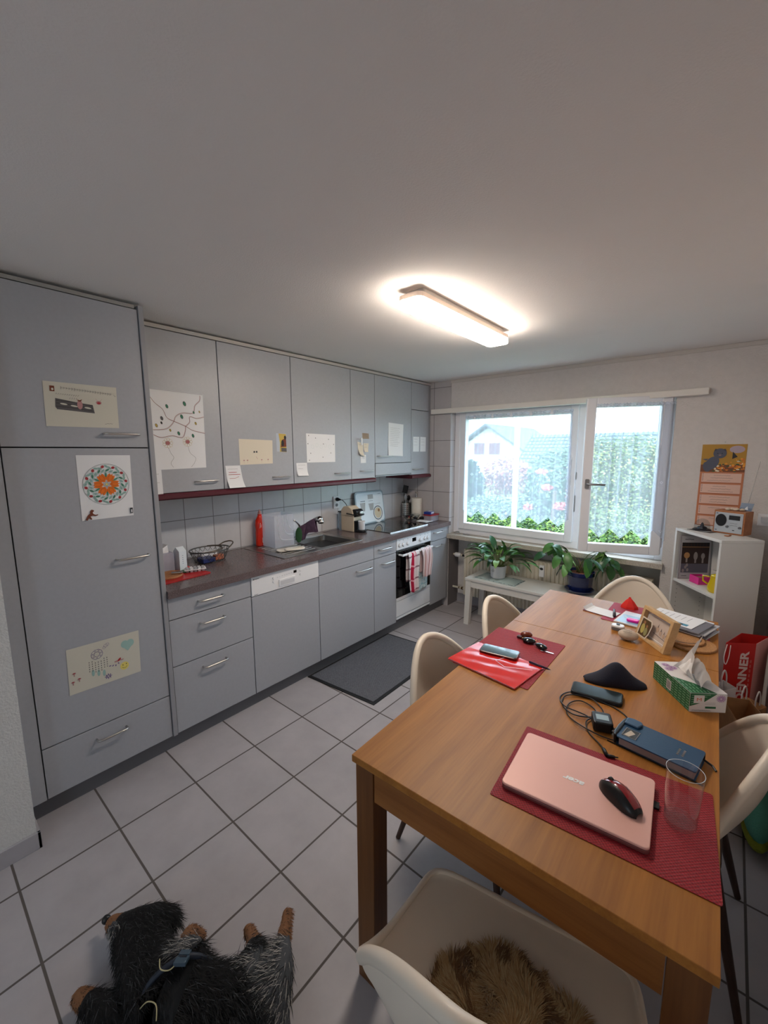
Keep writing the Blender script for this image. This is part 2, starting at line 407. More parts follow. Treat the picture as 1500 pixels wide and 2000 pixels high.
# room behind the camera: wall with a daylight window
mb = MB()
mb.box(0.726, 1.2, YF-0.12, YF, 0, ZC); mb.box(2.2, XR, YF-0.12, YF, 0, ZC)
mb.box(1.2, 2.2, YF-0.12, YF, 2.0, ZC); mb.box(1.2, 2.2, YF-0.12, YF, 0, 1.0)
struct('wall_front', mb, PLASTER)
mb = MB()
for x0, x1 in ((1.2, 1.26), (1.67, 1.73), (2.14, 2.2)): mb.box(x0, x1, YF-0.09, YF-0.03, 1.0, 2.0)
mb.box(1.26, 2.14, YF-0.09, YF-0.03, 1.0, 1.06); mb.box(1.26, 2.14, YF-0.09, YF-0.03, 1.94, 2.0)
struct('window_2', mb, PVC)
mb = MB()
for y0, y1 in ((S3a, S3a+0.06), (S3b-0.06, S3b)): mb.box(XR+0.03, XR+0.09, y0, y1, 1.0, 2.1)
mb.box(XR+0.03, XR+0.09, S3a+0.06, S3b-0.06, 1.0, 1.06); mb.box(XR+0.03, XR+0.09, S3a+0.06, S3b-0.06, 2.04, 2.1)
struct('added_side_window', mb, PVC)  # unseen window, added to let side daylight onto the cabinets and floor
# crown strip on the window wall
struct('trim_4', MB().box(NX0, XR-0.001, YW-0.01, YW-0.001, ZC-0.028, ZC-0.001), mat('ceiling_strip', (196, 190, 184), 0.8))

# ================================================================== window 1 (fixed frame + closed sash + open sash)
def frame_mb(mb, a0, a1, z0, z1, w, y0, y1, M=None, wb=None):
    wb = wb or w
    mb.box(a0, a0+w, y0, y1, z0, z1, 0, M); mb.box(a1-w, a1, y0, y1, z0, z1, 0, M)
    mb.box(a0+w, a1-w, y0, y1, z0, z0+wb, 0, M); mb.box(a0+w, a1-w, y0, y1, z1-w, z1, 0, M)
    return mb
WY = 2.965
mb = frame_mb(MB(), NX0+0.008, NX1, 0.79, 2.052, 0.055, WY, WY+0.07, wb=0.06)
mb.box(1.79, 1.865, WY, WY+0.07, 0.85, 2.0)
win = struct('window_1', mb, PVC, bevel=0.004)
# closed left sash
sx0, sx1, sz0, sz1 = 0.672, 1.798, 0.845, 2.022
mb = frame_mb(MB(), sx0, sx1, sz0, sz1, 0.066, WY-0.022, WY+0.045)
sash = obj('window_sash', mb, PVC, win, bevel=0.006); 
GL = thin_glass('window_glass')
obj('pane', MB().box(sx0+0.06, sx1-0.06, WY+0.012, WY+0.016, sz0+0.06, sz1-0.06), GL, sash)
mb = MB(); mb.box(1.800, 1.806, WY-0.012, WY-0.004, 1.40, 1.46); mb.box(1.800, 1.806, WY-0.012, WY-0.004, 1.12, 1.26)
obj('latch_plate', mb, STEEL, win)
# open right sash : hinged at x=2.44
HX, HY = 2.432, 2.945; ANG = R(22.5); W2 = 0.572
Ms = Matrix.Translation((HX, HY, 0)) @ Matrix.Rotation(ANG, 4, 'Z')     # local x from -W2..0
mb = frame_mb(MB(), -W2, 0, 0.842, 2.040, 0.070, -0.06, 0.0)
xf(mb, Ms); sash2 = obj('open_sash', mb, PVC, win, bevel=0.006); sash2['label'] = 'right sash swung open into the room'
mb = MB().box(-W2+0.065, -0.065, -0.032, -0.028, 0.905, 1.975); xf(mb, Ms); obj('pane', mb, GL, sash2)
mb = MB(); mb.prism(rbox(0.03, 0.075, 0, 0.008), 0, 0.012, M=Matrix.Translation((-W2+0.035, -0.061, 1.385)) @ Matrix.Rotation(R(90), 4, 'X'))
mb.tube([(-W2+0.035, -0.07, 1.385), (-W2+0.035, -0.105, 1.385), (-W2+0.05, -0.112, 1.385), (-W2+0.155, -0.112, 1.383)], 0.009, 10)
xf(mb, Ms); obj('window_handle', mb, mat('satin_metal', (150, 150, 152), 0.35, 1.0), sash2, smooth=True, auto=40)
mb = MB(); mb.cyl((2.452, 2.925, 1.93), 0.008, 0.10, 10); mb.box(2.44, 2.462, 2.915, 2.935, 1.99, 2.045); mb.box(2.425, 2.435, 2.915, 2.925, 1.90, 1.95)
obj('hinge', mb, STEEL, win)
obj('hinge_rod', MB().cyl((2.452, 2.925, 0.9), 0.010, 1.03, 10), PVC, win, smooth=True, auto=40)
obj('hinge', MB().cyl((2.447, 2.93, 0.846), 0.009, 0.075, 12).box(2.44, 2.455, 2.925, 2.94, 1.06, 1.22), WPLAST, win)
# sill
SILL = mat('terrazzo_sill', (206, 198, 186), 0.45, noise=(260, 0.3), col2=(150, 140, 126))
struct('trim_5', MB().box(NX0-0.012, NX1+0.012, YW-0.04, YW+0.20, 0.745, 0.789), SILL, bevel=0.003)
# curtain rail (pelmet)
PEL = mat('pelmet_white', (226, 220, 212), 0.5)
mb = MB(); mb.box(0.392, 2.656, YW-0.058, YW-0.002, 2.022, 2.068)
o = obj('curtain_rail', mb, PEL, bevel=0.003); tag(o, 'long white curtain rail fixed to the wall above the window', 'curtain rail')
xs = MB(); 
for x in (0.93, 1.55, 2.2): xs.cyl((x, YW-0.0585, 2.045), 0.003, 0.001, 8, M=None)
# ================================================================== sheer curtains
SHEER = sheer_mat('sheer_voile', (222, 230, 244), 0.42)
LACE = sheer_mat('lace_white', (228, 234, 246), 0.64)
def curtain(name, label, a0, a1, ztop, zbot, y0, M, pleats, per, amp, seed):
    rnd = random.Random(seed); ph = [rnd.uniform(0, 6.28) for _ in range(4)]
    N = 220; NZ = 26; mb = MB()
    cols = [a0+(a1-a0)*i/N for i in range(N+1)]
    def zb(a): 
        t = ((a-a0)/per) % 1.0; return zbot + amp*(2*abs(t-0.5)) 
    def off(a, v):
        s = 0.55+0.45*(1-v); q = (a-a0)/(a1-a0)
        return 0.012*math.sin(q*pleats*2*PI+ph[0]) * (1.0 if v < 0.06 else 0.75+0.25*math.cos(v*3)) + 0.008*math.sin(q*pleats*0.53*2*PI+ph[1]+v*0.6)
    vs = []; 
    for j in range(NZ+1):
        v = j/NZ
        for a in cols:
            z = ztop+(zb(a)-ztop)*v
            vs.append(M @ Vector((a, y0+off(a, v), z)))
    fs = []; 
    for j in range(NZ):
        for i in range(N): fs.append((j*(N+1)+i, j*(N+1)+i+1, (j+1)*(N+1)+i+1, (j+1)*(N+1)+i))
    mb.add(vs, fs, 0)
    # gathered pleat folds (second layer of cloth where it doubles up)
    k = 0
    for p in range(pleats):
        ac = a0+(a1-a0)*(p+0.5+rnd.uniform(-0.2, 0.2))/pleats; wd = rnd.choice([0.008, 0.012, 0.018])
        dx = rnd.uniform(-0.02, 0.02)
        def fn(u, v, ac=ac, wd=wd, dx=dx):
            a = ac+(u-0.5)*wd+dx*v; z = ztop+(zb(ac)+0.0-ztop)*v*0.97
            return M @ Vector((a, y0+off(a, v)-0.004, z))
        mb.grid(fn, 2, 14, 0)
    # heading tape
    mb.grid(lambda u, v: M @ Vector((a0+(a1-a0)*u, y0+off(a0+(a1-a0)*u, 0)-0.002, ztop+0.008-0.018*v+0.003*math.sin(u*150))), 120, 1, 1)
    # diamonds of lace near the hem and one row higher
    n = int((a1-a0)/per)
    for i in range(n*1+1):
        for (da, dz, s_) in ((0, 0.035, 0.014), (-0.03, 0.075, 0.012), (0.03, 0.075, 0.012), (0, 0.115, 0.012), (0, 0.44, 0.012), (-0.05, 0.44, 0.009), (0.05, 0.44, 0.009)):
            a = a0+per*(i+0.5)+da; z = zbot+dz
            if a < a0+0.01 or a > a1-0.01: continue
            for q in range(4):
                c4 = [(s_, 0), (0, s_*1.3), (-s_, 0), (0, -s_*1.3)]
                p0 = c4[q]; p1 = c4[(q+1) % 4]; f = 0.55
                v4 = [(a+p0[0], z+p0[1]), (a+p1[0], z+p1[1]), (a+p1[0]*f, z+p1[1]*f), (a+p0[0]*f, z+p0[1]*f)]
                mb.add([M @ Vector((x, y0+off(x, 1)-0.003, zz)) for x, zz in v4], [(0, 1, 2, 3)], 1)
    o = obj(name, mb, [SHEER, LACE], fixn=False, smooth=True)
    tag(o, label, 'curtain', 'sheer lace curtains on the window sashes')
    return o
curtain('lace_curtain', 'sheer white lace curtain with zigzag hem on the closed left window sash', 0.735, 1.765, 1.985, 0.975, WY-0.036, Matrix.Identity(4), 11, 0.172, 0.075, 3)
curtain('lace_curtain', 'sheer white lace curtain with zigzag hem on the open right window sash', -W2+0.068, 0.015, 1.985, 0.965, -0.078, Ms, 7, 0.148, 0.075, 8)

# ================================================================== radiator
RAD = mat('radiator_enamel', (214, 206, 188), 0.45)
t = thing('radiator', 'cream ribbed panel radiator in the niche under the window sill', 'radiator', (1.58, 2.99, 0))
mb = MB(); mb.box(0.735, 2.42, 2.975, 3.035, 0.13, 0.625)
x = 0.745
while x < 2.40:
    mb.prism([(x, 2.975), (x+0.008, 2.958), (x+0.022, 2.958), (x+0.030, 2.975)], 0.135, 0.62); x += 0.0375
obj('ribbed_panel', mb, RAD, t)
for (z) in (0.55, 0.19):
    pass
obj('pipe', MB().tube([(NX0+0.006, 2.985, 0.55), (0.74, 2.985, 0.55)], 0.011, 10), RAD, t, smooth=True, auto=50)
obj('pipe', MB().tube([(NX0+0.006, 2.985, 0.19), (0.74, 2.985, 0.19)], 0.011, 10), RAD, t, smooth=True, auto=50)
obj('thermostat_knob', MB().lathe([(0.0, -0.03), (0.020, -0.03), (0.024, -0.02), (0.024, 0.02), (0.014, 0.035), (0, 0.035)], (0, 0, 0), 20, M=Matrix.Translation((0.665, 2.965, 0.555)) @ Matrix.Rotation(R(90), 4, 'Y')), WPLAST, t, smooth=True, auto=40)
obj('valve', MB().lathe([(0.0, -0.025), (0.013, -0.025), (0.008, 0), (0.016, 0.01), (0.016, 0.025), (0, 0.025)], (0, 0, 0), 14, M=Matrix.Translation((0.70, 2.985, 0.19)) @ Matrix.Rotation(R(90), 4, 'Y')), mat('brass_dull', (110, 80, 55), 0.4, 0.9), t, smooth=True, auto=40)
obj('valve', MB().lathe([(0.0, -0.01), (0.012, -0.01), (0.012, 0.018), (0, 0.018)], (0, 0, 0), 14, M=Matrix.Translation((0.722, 2.985, 0.55)) @ Matrix.Rotation(R(90), 4, 'Y')), BLACK, t)
hm = obj('heat_meter', MB().box(1.535, 1.582, 2.935, 2.957, 0.488, 0.60), WPLAST, t, bevel=0.005)
mb = MB(); Pl((1.558, 2.9345, 0.567), (1, 0, 0), (0, 0, 1)).ell(mb, 0, 0, 0.016, 0.012, 0.0008); obj('dial', mb, BLACK, hm)

# ================================================================== ceiling lamp
LAMPE = mat('lamp_diffuser', (255, 240, 215), 0.4, emit=((255, 240, 224), 36.0))
t = thing('ceiling_light', 'long rectangular glowing ceiling light with white base', 'ceiling light', (1.68, 1.16, 2.27))
obj('base_plate', MB().prism([(1.683+p[0], 1.155+p[1]) for p in rbox(0.10, 0.82, 0, 0.012)], 2.318, 2.3435), mat('lamp_base', (190, 184, 176), 0.5), t)
obj('lamp_housing', MB().prism([(1.683+p[0], 1.155+p[1]) for p in rbox(0.128, 0.915, 0, 0.03)], 2.299, 2.318), mat('lamp_housing', (225, 205, 190), 0.5), t)
obj('diffuser', MB().prism([(1.683+p[0], 1.155+p[1]) for p in rbox(0.132, 0.92, 0, 0.032)], 2.268, 2.299), LAMPE, t, bevel=0.008, seg=3)
# ================================================================== kitchen run
XF = 0.600
def handle(parent, y0, y1, z, x=XF, r=0.0052):
    pts = [(x-0.002, y0, z), (x+0.020, y0, z), (x+0.028, y0+0.006, z), (x+0.030, y0+0.016, z), (x+0.030, y1-0.016, z), (x+0.028, y1-0.006, z), (x+0.020, y1, z), (x-0.002, y1, z)]
    return obj('handle', MB().tube(pts, r, 10), STEEL, parent, smooth=True, auto=60)
def panel(name, y0, y1, z0, z1, parent, m=GREY, x=XF, th=0.019, g=0.0027):
    return obj(name, MB().box(x-th, x, y0+g, y1-g, z0+g, z1-g), m, parent, bevel=0.0015)
def cab(name, label, y0, y1, z0, z1, x1, x0=0.012, cat='cabinet', group=None, carc=CARC):
    t = thing(name, label, cat, ((x0+x1)/2, (y0+y1)/2, z0), 0, group)
    obj('body', MB().box(x0, x1-0.021, y0+0.001, y1-0.001, z0, z1), carc, t)
    return t
Y0, Y1, Y2, Y3, Y4, Y5, Y6 = 0.036, 0.533, 1.083, 1.6886, 1.989, 2.537, 2.840
ZB, ZS2, ZS1, ZT = 0.100, 0.488, 0.7537, 0.879
# tall cabinet
t = cab('tall_cabinet', 'tall grey fridge cabinet with children drawings at the left of the kitchen', -0.537, 0.012, 0.10, 2.312, XF, cat='cabinet')
d = panel('door', -0.537, 0.012, 1.665, 2.312, t); handle(d, -0.176, -0.034, 1.728)
d = panel('door', -0.537, 0.012, 0.3426, 1.665, t); handle(d, -0.176, -0.036, 1.135)
d = panel('drawer', -0.537, 0.012, 0.10, 0.3426, t); handle(d, -0.332, -0.205, 0.281)
obj('side_panel', MB().box(0.012, 0.608, 0.0125, 0.0345, 0.10, 2.33), GREYS, t, bevel=0.002)
obj('filler_panel', MB().box(0.3, 0.598, -0.601, -0.5385, 0.10, 2.325), GREY, t)
obj('top_strip', MB().box(0.3, 0.595, -0.60, 0.0, 2.314, 2.330), mat('top_strip', (150, 148, 145), 0.5), t)
# plinth
o = obj('kitchen_plinth', MB().box(0.535, 0.551, -0.601, 2.83, 0.001, 0.099), PLINTH); tag(o, 'dark grey kick board running along the floor under the kitchen units', 'kick board')
# drawer unit
t = cab('drawer_cabinet', 'grey base cabinet with three drawers beside the tall cabinet', Y0, Y1, ZB, ZT, XF)
d = panel('drawer', Y0, Y1, ZS1, ZT, t); handle(d, 0.200, 0.342, 0.822)
d = panel('drawer', Y0, Y1, ZS2, ZS1, t); handle(d, 0.202, 0.344, 0.690)
d = panel('drawer', Y0, Y1, ZB, ZS2, t); handle(d, 0.202, 0.343, 0.428)
# dishwasher
t = cab('dishwasher', 'built-in dishwasher with white control panel and grey door', Y1, Y2, ZB, ZT, XF, cat='dishwasher')
panel('door', Y1, Y2, ZB, 0.748, t)
cp = panel('control_panel', Y1, Y2, 0.748, 0.876, t, WPLAST, x=XF+0.004)
mb = MB(); P = Pl((XF+0.0041, Y1, 0.748), (0, 1, 0), (0, 0, 1))
GRIPM = mat('grip_grey', (196, 196, 200), 0.5); DKT = mat('dark_print', (50, 50, 55), 0.6)  # GRIPM: greyer flat face of the grip
P.slab(mb, 0.205, 0.335, 0.018, 0.064, 0, 0.006, 0); P.quad(mb, 0.213, 0.327, 0.024, 0.054, 0.0064, 1)
obj('recessed_grip', mb, [WPLAST, GRIPM], cp, bevel=0.001)
for a, b in ((0.165, 0.088), (0.165, 0.062), (0.385, 0.088), (0.385, 0.062)): obj('button', MB().lathe([(0.009, 0), (0.008, 0.004), (0, 0.004)], (0, 0, 0), 14, M=Matrix.Translation(P.p(a, b)) @ Matrix.Rotation(R(90), 4, 'Y')), WPLAST, cp, smooth=True, auto=40)
mb = MB(); P.quad(mb, 0.325, 0.350, 0.082, 0.100, 0.0012); obj('display', mb, BLACKG, cp)
mb = MB()
for i in range(7): P.scrib(mb, 0.19+i*0.019, 0.20+i*0.019, 0.083+0.001*i, 0.0012, 0.0006, 0.001)
P.quad(mb, 0.016, 0.023, 0.106, 0.113, 0.001); P.scrib(mb, 0.026, 0.058, 0.1095, 0.003, 0.0012, 0.001, step=0.0025); P.scrib(mb, 0.018, 0.046, 0.010, 0.0025, 0.001, 0.001, step=0.0025)
obj('printed_marks', mb, DKT, cp)
# sink cabinet
t = cab('sink_cabinet', 'wide grey base cabinet under the sink with plain upper panel', Y2, Y3, ZB, ZT, XF)
panel('false_front', Y2, Y3, ZS1, ZT, t); d = panel('door', Y2, Y3, ZB, ZS1, t); handle(d, 1.474, 1.644, 0.697)
# narrow
t = cab('narrow_base_cabinet', 'narrow grey base cabinet between the sink cabinet and the oven', Y3, Y4, ZB, ZT, XF)
d = panel('drawer', Y3, Y4, ZS1, ZT, t); handle(d, 1.743, 1.900, 0.825)
d = panel('door', Y3, Y4, ZB, ZS1, t); handle(d, 1.788, 1.943, 0.694)
# oven
t = cab('oven', 'built-in oven with white control panel, black glass door and white lower drawer', Y4, Y5, ZB, ZT, XF, cat='oven')
cp = panel('control_panel', Y4, Y5, 0.768, 0.878, t, WHITE, x=XF+0.004)
P = Pl((XF+0.0041, Y4, 0.768), (0, 1, 0), (0, 0, 1)); 
for a in (0.045, 0.095, 0.165, 0.365, 0.44, 0.49):
    mb = MB(); mb.lathe([(0.0165, 0), (0.0155, 0.010), (0.012, 0.012), (0, 0.012)], (0, 0, 0), 20, M=Matrix.Translation(P.p(a, 0.045)) @ Matrix.Rotation(R(90), 4, 'Y'))
    kb = obj('knob', mb, WHITE, cp, smooth=True, auto=40)
mb = MB()
for a in (0.045, 0.095, 0.165, 0.365, 0.44, 0.49): P.ell(mb, a, 0.085, 0.004, 0.004, 0.001); P.ring(mb, a, 0.045, 0.0175, 0.0012, 0.0006)
obj('printed_marks', mb, mat('grey_print', (90, 95, 102), 0.6), cp)
mb = MB(); P.quad(mb, 0.235, 0.295, 0.045, 0.080, 0.0012); obj('display', mb, BLACKG, cp)
d = obj('door', MB().box(XF-0.03, XF, Y4+0.004, Y5-0.004, 0.325, 0.764), BLACKG, t, bevel=0.002)
hd = obj('handle', MB().box(XF+0.040, XF+0.058, 2.015, 2.500, 0.718, 0.736).box(XF, XF+0.045, 2.018, 2.034, 0.720, 0.734).box(XF, XF+0.045, 2.480, 2.496, 0.720, 0.734), WPLAST, d, bevel=0.004)
obj('door_trim', MB().box(XF-0.03, XF+0.001, Y4+0.003, Y5-0.003, 0.296, 0.324), WHITE, t, bevel=0.001)
obj('drawer', MB().box(XF-0.02, XF, Y4+0.003, Y5-0.003, 0.148, 0.292), WHITE, t, bevel=0.001)
obj('base_strip', MB().box(XF-0.02, XF+0.002, Y4+0.003, Y5-0.003, 0.122, 0.140), WHITE, t, bevel=0.001)
# narrow right
t = cab('narrow_base_cabinet', 'narrow grey base cabinet between the oven and the window wall', Y5, Y6, ZB, ZT, XF)
d = panel('drawer', Y5, Y6, ZS1, ZT, t); handle(d, 2.588, 2.741, 0.840)
d = panel('door', Y5, Y6, ZB, ZS1, t); handle(d, 2.583, 2.735, 0.699)
obj('end_panel', MB().box(0.03, 0.597, Y6+0.001, 2.878, ZB, ZT), GREYS, t)
# worktop with sink cut-out (bowl y 1.20-1.55, x .12-.49)
BX0, BX1, BY0, BY1 = 0.125, 0.487, 1.215, 1.560
mb = MB(); z0, z1 = 0.8795, 0.920
mb.box(0.001, 0.622, 0.036, BY0-0.002, z0, z1); mb.box(0.001, 0.622, BY1+0.002, 2.879, z0, z1)
mb.box(0.001, BX0-0.002, BY0-0.002, BY1+0.002, z0, z1); mb.box(BX1+0.002, 0.622, BY0-0.002, BY1+0.002, z0, z1)
o = obj('worktop', mb, WORK, bevel=0.0); tag(o, 'long dark speckled kitchen worktop on the grey base units', 'worktop')
# sink unit
t = thing('kitchen_sink', 'stainless steel sink with ribbed drainer set into the worktop', 'sink', (0.3, 1.2, 0.92))
mb = MB(); zz = 0.9205; ze = 0.9245
mb.box(0.040, 0.540, 0.835, BY0, zz, ze); mb.box(0.040, 0.540, BY1, 1.620, zz, ze); mb.box(0.040, BX0, BY0, BY1, zz, ze); mb.box(BX1, 0.540, BY0, BY1, zz, ze)
for i in range(9):
    x = 0.13+i*0.042; mb.tube([(x, 0.90, ze), (x, 1.17, ze)], 0.0042, 6)
obj('drainer', mb, SINKS, t, bevel=0.0015)
mb = MB(); zb_ = 0.775; w = 0.0015
def bowl(u, v):
    pts = rbox(BX1-BX0+0.004-0.03*v*v, BY1-BY0+0.004-0.03*v*v, 0, 0.045, 6); n = len(pts)
    p = pts[int(round(u*n)) % n]; return ((BX0+BX1)/2+p[0], (BY0+BY1)/2+p[1], ze-0.001-(ze-zb_)*v)
n_ = len(rbox(1, 1, 0, 0.045, 6))
mb.grid(bowl, n_, 6, 0, True)
base = [bowl(i/n_, 1) for i in range(n_)]; mb.add(base, [tuple(range(n_))])
obj('bowl', mb, SINKS, t, smooth=True, auto=50, fixn=True)
obj('drain', MB().lathe([(0.035, 0), (0.03, 0.004), (0.012, 0.002), (0, 0.002)], (0.30, 1.39, zb_+0.0005), 20), STEELB, t)
# tap
t = thing('kitchen_tap', 'chrome kitchen tap with raised spray head and purple cloth hanging over it', 'tap', (0.085, 1.335, 0.9245))
obj('tap_body', MB().lathe([(0.026, 0), (0.026, 0.008), (0.020, 0.012), (0.020, 0.095), (0.012, 0.105), (0, 0.105)], (0.085, 1.335, 0.9245), 20), STEELB, t, smooth=True, auto=40)
obj('spout', MB().tube([(0.085, 1.335, 0.99), (0.12, 1.345, 1.02), (0.17, 1.37, 1.055), (0.215, 1.39, 1.085), (0.24, 1.405, 1.097)], [0.015, 0.016, 0.016, 0.018, 0.02], 14), STEELB, t, smooth=True, auto=60)
obj('spray_head', MB().sphere((0.25, 1.41, 1.092), 0.027, 18, 10, sc=(1.1, 1.1, 1)).lathe([(0.022, -0.03), (0.025, 0.0)], (0.26, 1.415, 1.088), 18), STEELB, t, smooth=True)
obj('lever', MB().tube([(0.085, 1.335, 1.03), (0.085, 1.30, 1.07), (0.09, 1.27, 1.085)], [0.009, 0.006, 0.006], 8), STEELB, t, smooth=True)
# purple cloth over the tap
PURP = mat('purple_cloth', (96, 72, 96), 0.95, noise=(40, 0.35), bump=(220, 0.6))
def cloth(u, v):
    # u along the spout, v across from one hang to the other
    x = 0.10+0.115*u; y = 1.34+0.05*u; z = 1.025+0.072*u
    s = (v-0.5)*2; L = 0.135
    drop = abs(s)*L; yy = 0.018*math.copysign(1, s)*min(1, abs(s)*4)+0.010*math.sin(u*9+s*2)*abs(s)
    dx = 0.03*abs(s)*math.sin(u*7)
    return (x+0.5*yy+dx+0.035*abs(s)*(u-0.5), y-1.0*yy-0.045*abs(s)*(0.6-u)*0.8-0.02*abs(s), z+0.004-max(0, drop-0.02)*(1.0+0.1*math.sin(u*6)))
o = obj('purple_cloth', MB().grid(cloth, 24, 30), PURP, smooth=True, solid=0.004); tag(o, 'dark purple cleaning cloth hanging over the kitchen tap', 'cloth')
# hob
t = thing('ceramic_hob', 'black glass ceramic hob set into the worktop above the oven', 'hob', (0.27, 2.27, 0.92))
obj('glass_plate', MB().box(0.050, 0.535, 1.985, 2.565, 0.9205, 0.925), BLACKG, t, bevel=0.001)
obj('steel_edge', MB().box(0.5355, 0.543, 1.980, 2.570, 0.9205, 0.927), STEELB, t); obj('steel_edge', MB().box(0.042, 0.0495, 1.980, 2.570, 0.9205, 0.927), STEELB, t)
mb = MB(); P = Pl((0, 0, 0.925), (1, 0, 0), (0, 1, 0))
for x, y, r in ((0.17, 2.13, 0.09), (0.40, 2.13, 0.075), (0.17, 2.42, 0.075), (0.40, 2.42, 0.105)): P.ring(mb, x, y, r, 0.002, 0.0006)
obj('ring_marks', mb, mat('hob_marks', (60, 60, 64), 0.3), t)
# ---------------------------------------------------------------- uppers
XU = 0.357; UB, UT = 1.4095, 2.312
def upper(label, y0, y1, hy, name='wall_cabinet', hz=1.470):
    t = cab(name, label, y0, y1, UB, UT, XU, group='grey wall cabinets with plain doors')
    d = panel('door', y0, y1, UB, UT, t, x=XU); handle(d, hy[0], hy[1], hz, x=XU, r=0.0045); return t
upper('wide grey wall cabinet beside the tall cabinet, with the branch drawing', Y0, Y1, (0.349, 0.487))
upper('wide grey wall cabinet with cream drawing, second wall cabinet from the tall cabinet', Y1, Y2, (0.898, 1.04))
upper('wide grey wall cabinet above the sink, with the dotted white drawing', Y2, Y3, (1.492, 1.65))
upper('narrow grey wall cabinet with small notes and magnets', Y3, Y4, (1.795, 1.945), name='narrow_wall_cabinet', hz=1.476)
t = cab('hood_cabinet', 'grey wall cabinet with pull-out extractor front above the hob', Y4, Y5, 1.43, UT, XU)
d = panel('door', Y4, Y5, 1.5376, UT, t, x=XU); handle(d, 2.02, 2.19, 1.602, x=XU, r=0.0045)
panel('hood_front', Y4, Y5, 1.428, 1.5376, t, x=XU+0.004)
obj('hood_underside', MB().box(0.02, XU, Y4+0.005, Y5-0.005, 1.416, 1.4285), mat('hood_grey', (120, 120, 122), 0.4, 0.3), t)
t = cab('corner_wall_cabinet', 'narrow grey wall cabinet with two doors next to the window wall', Y5, Y6, UB, UT, XU)
panel('door', Y5, Y6, 2.052, UT, t, x=XU); d = panel('door', Y5, Y6, UB, 2.052, t, x=XU); handle(d, 2.563, 2.725, 1.466, x=XU, r=0.0045)
obj('end_filler', MB().box(0.02, XU-0.004, Y6+0.001, 2.878, UB, UT), GREYS, t)
def ltrim(y0, y1, label):
    pr = [(0.03, 1.372), (XU+0.004, 1.372), (XU+0.014, 1.380), (XU+0.014, 1.398), (XU+0.004, 1.4092), (0.03, 1.4092)]
    mb = MB(); vs = [(x, y0, z) for x, z in pr]+[(x, y1, z) for x, z in pr]; n = len(pr)
    mb.add(vs, [tuple(range(n)), tuple(range(2*n-1, n-1, -1))]+[(i, n+i, n+(i+1) % n, (i+1) % n) for i in range(n)])
    o = obj('light_pelmet', mb, BURG); tag(o, label, 'trim'); return o
ltrim(0.036, Y4-0.002, 'long burgundy trim board under the row of wall cabinets')
ltrim(Y5+0.001, 2.878, 'short burgundy trim board under the corner wall cabinet by the window')
o = obj('cornice_strip', MB().box(0.02, XU+0.004, 0.036, 2.878, 2.313, 2.333), mat('cornice_light', (176, 172, 168), 0.5)); tag(o, 'light strip along the top of the wall cabinets below the ceiling', 'cornice')
# ---------------------------------------------------------------- under cabinet light (warm reflections on the tiles)
# ---------------------------------------------------------------- socket
t = thing('wall_socket', 'white double wall socket with black plug above the worktop', 'socket', (0.0, 1.835, 1.12))
sp = obj('socket_plate', MB().box(0.0005, 0.012, 1.797, 1.873, 1.118, 1.232), WPLAST, t, bevel=0.003)
P = Pl((0.0121, 1.797, 1.118), (0, 1, 0), (0, 0, 1)); mb = MB(); P.ell(mb, 0.038, 0.032, 0.017, 0.015, 0.0006); 
obj('socket_hole', mb, mat('socket_grey', (120, 120, 122), 0.5), sp)
o = obj('plug_cable', MB().lathe([(0.018, 0), (0.018, 0.012), (0.010, 0.035), (0.006, 0.05)], (0, 0, 0), 12, M=Matrix.Translation((0.012, 1.838, 1.203)) @ Matrix.Rotation(R(90), 4, 'Y')).tube([(0.055, 1.838, 1.203), (0.075, 1.85, 1.198), (0.085, 1.88, 1.165), (0.09, 1.90, 1.13), (0.10, 1.905, 1.09)], 0.0035, 8), BLACK, smooth=True)
tag(o, 'black plug and cable in the wall socket, leading to the coffee machine', 'plug')
# ================================================================== dining table
OAK = wood_mat('oak_veneer', (172, 114, 46), (136, 84, 30), 0.46, 'Y', 1.0)
OAKX = wood_mat('oak_veneer_cross', (150, 98, 50), (118, 70, 30), 0.4, 'X')
OAKZ = wood_mat('oak_leg', (120, 76, 38), (92, 54, 26), 0.45, 'Z')
TZ = 0.7704; TW = 0.8365; TL = 1.846; TS = 1.235
t = thing('dining_table', 'long oak veneer dining table with a seam across the top', 'table', (2.0486, -0.0594, 0), 0.0246)
def L(mb, name, m, **k): return obj(name, mb, m, t, world=False, **k)
L(MB().box(0, TW, 0, TS-0.0012, TZ-0.022, TZ), 'tabletop', OAK, bevel=0.0015)
L(MB().box(0, TW, TS+0.0012, TL, TZ-0.022, TZ), 'extension_leaf', OAK, bevel=0.0015)
L(MB().box(0.075, TW-0.075, 0.012, 0.034, TZ-0.122, TZ-0.0225), 'apron', OAKX)
L(MB().box(0.075, TW-0.075, TL-0.034, TL-0.012, TZ-0.122, TZ-0.0225), 'apron', OAKX)
L(MB().box(0.012, 0.034, 0.075, TL-0.075, TZ-0.122, TZ-0.0225), 'apron', OAK)
L(MB().box(TW-0.034, TW-0.012, 0.075, TL-0.075, TZ-0.122, TZ-0.0225), 'apron', OAK)
for x in (0.008, TW-0.073):
    for y in (0.008, TL-0.073): L(MB().box(x, x+0.065, y, y+0.065, 0, TZ-0.0225), 'leg', OAKZ, bevel=0.002)

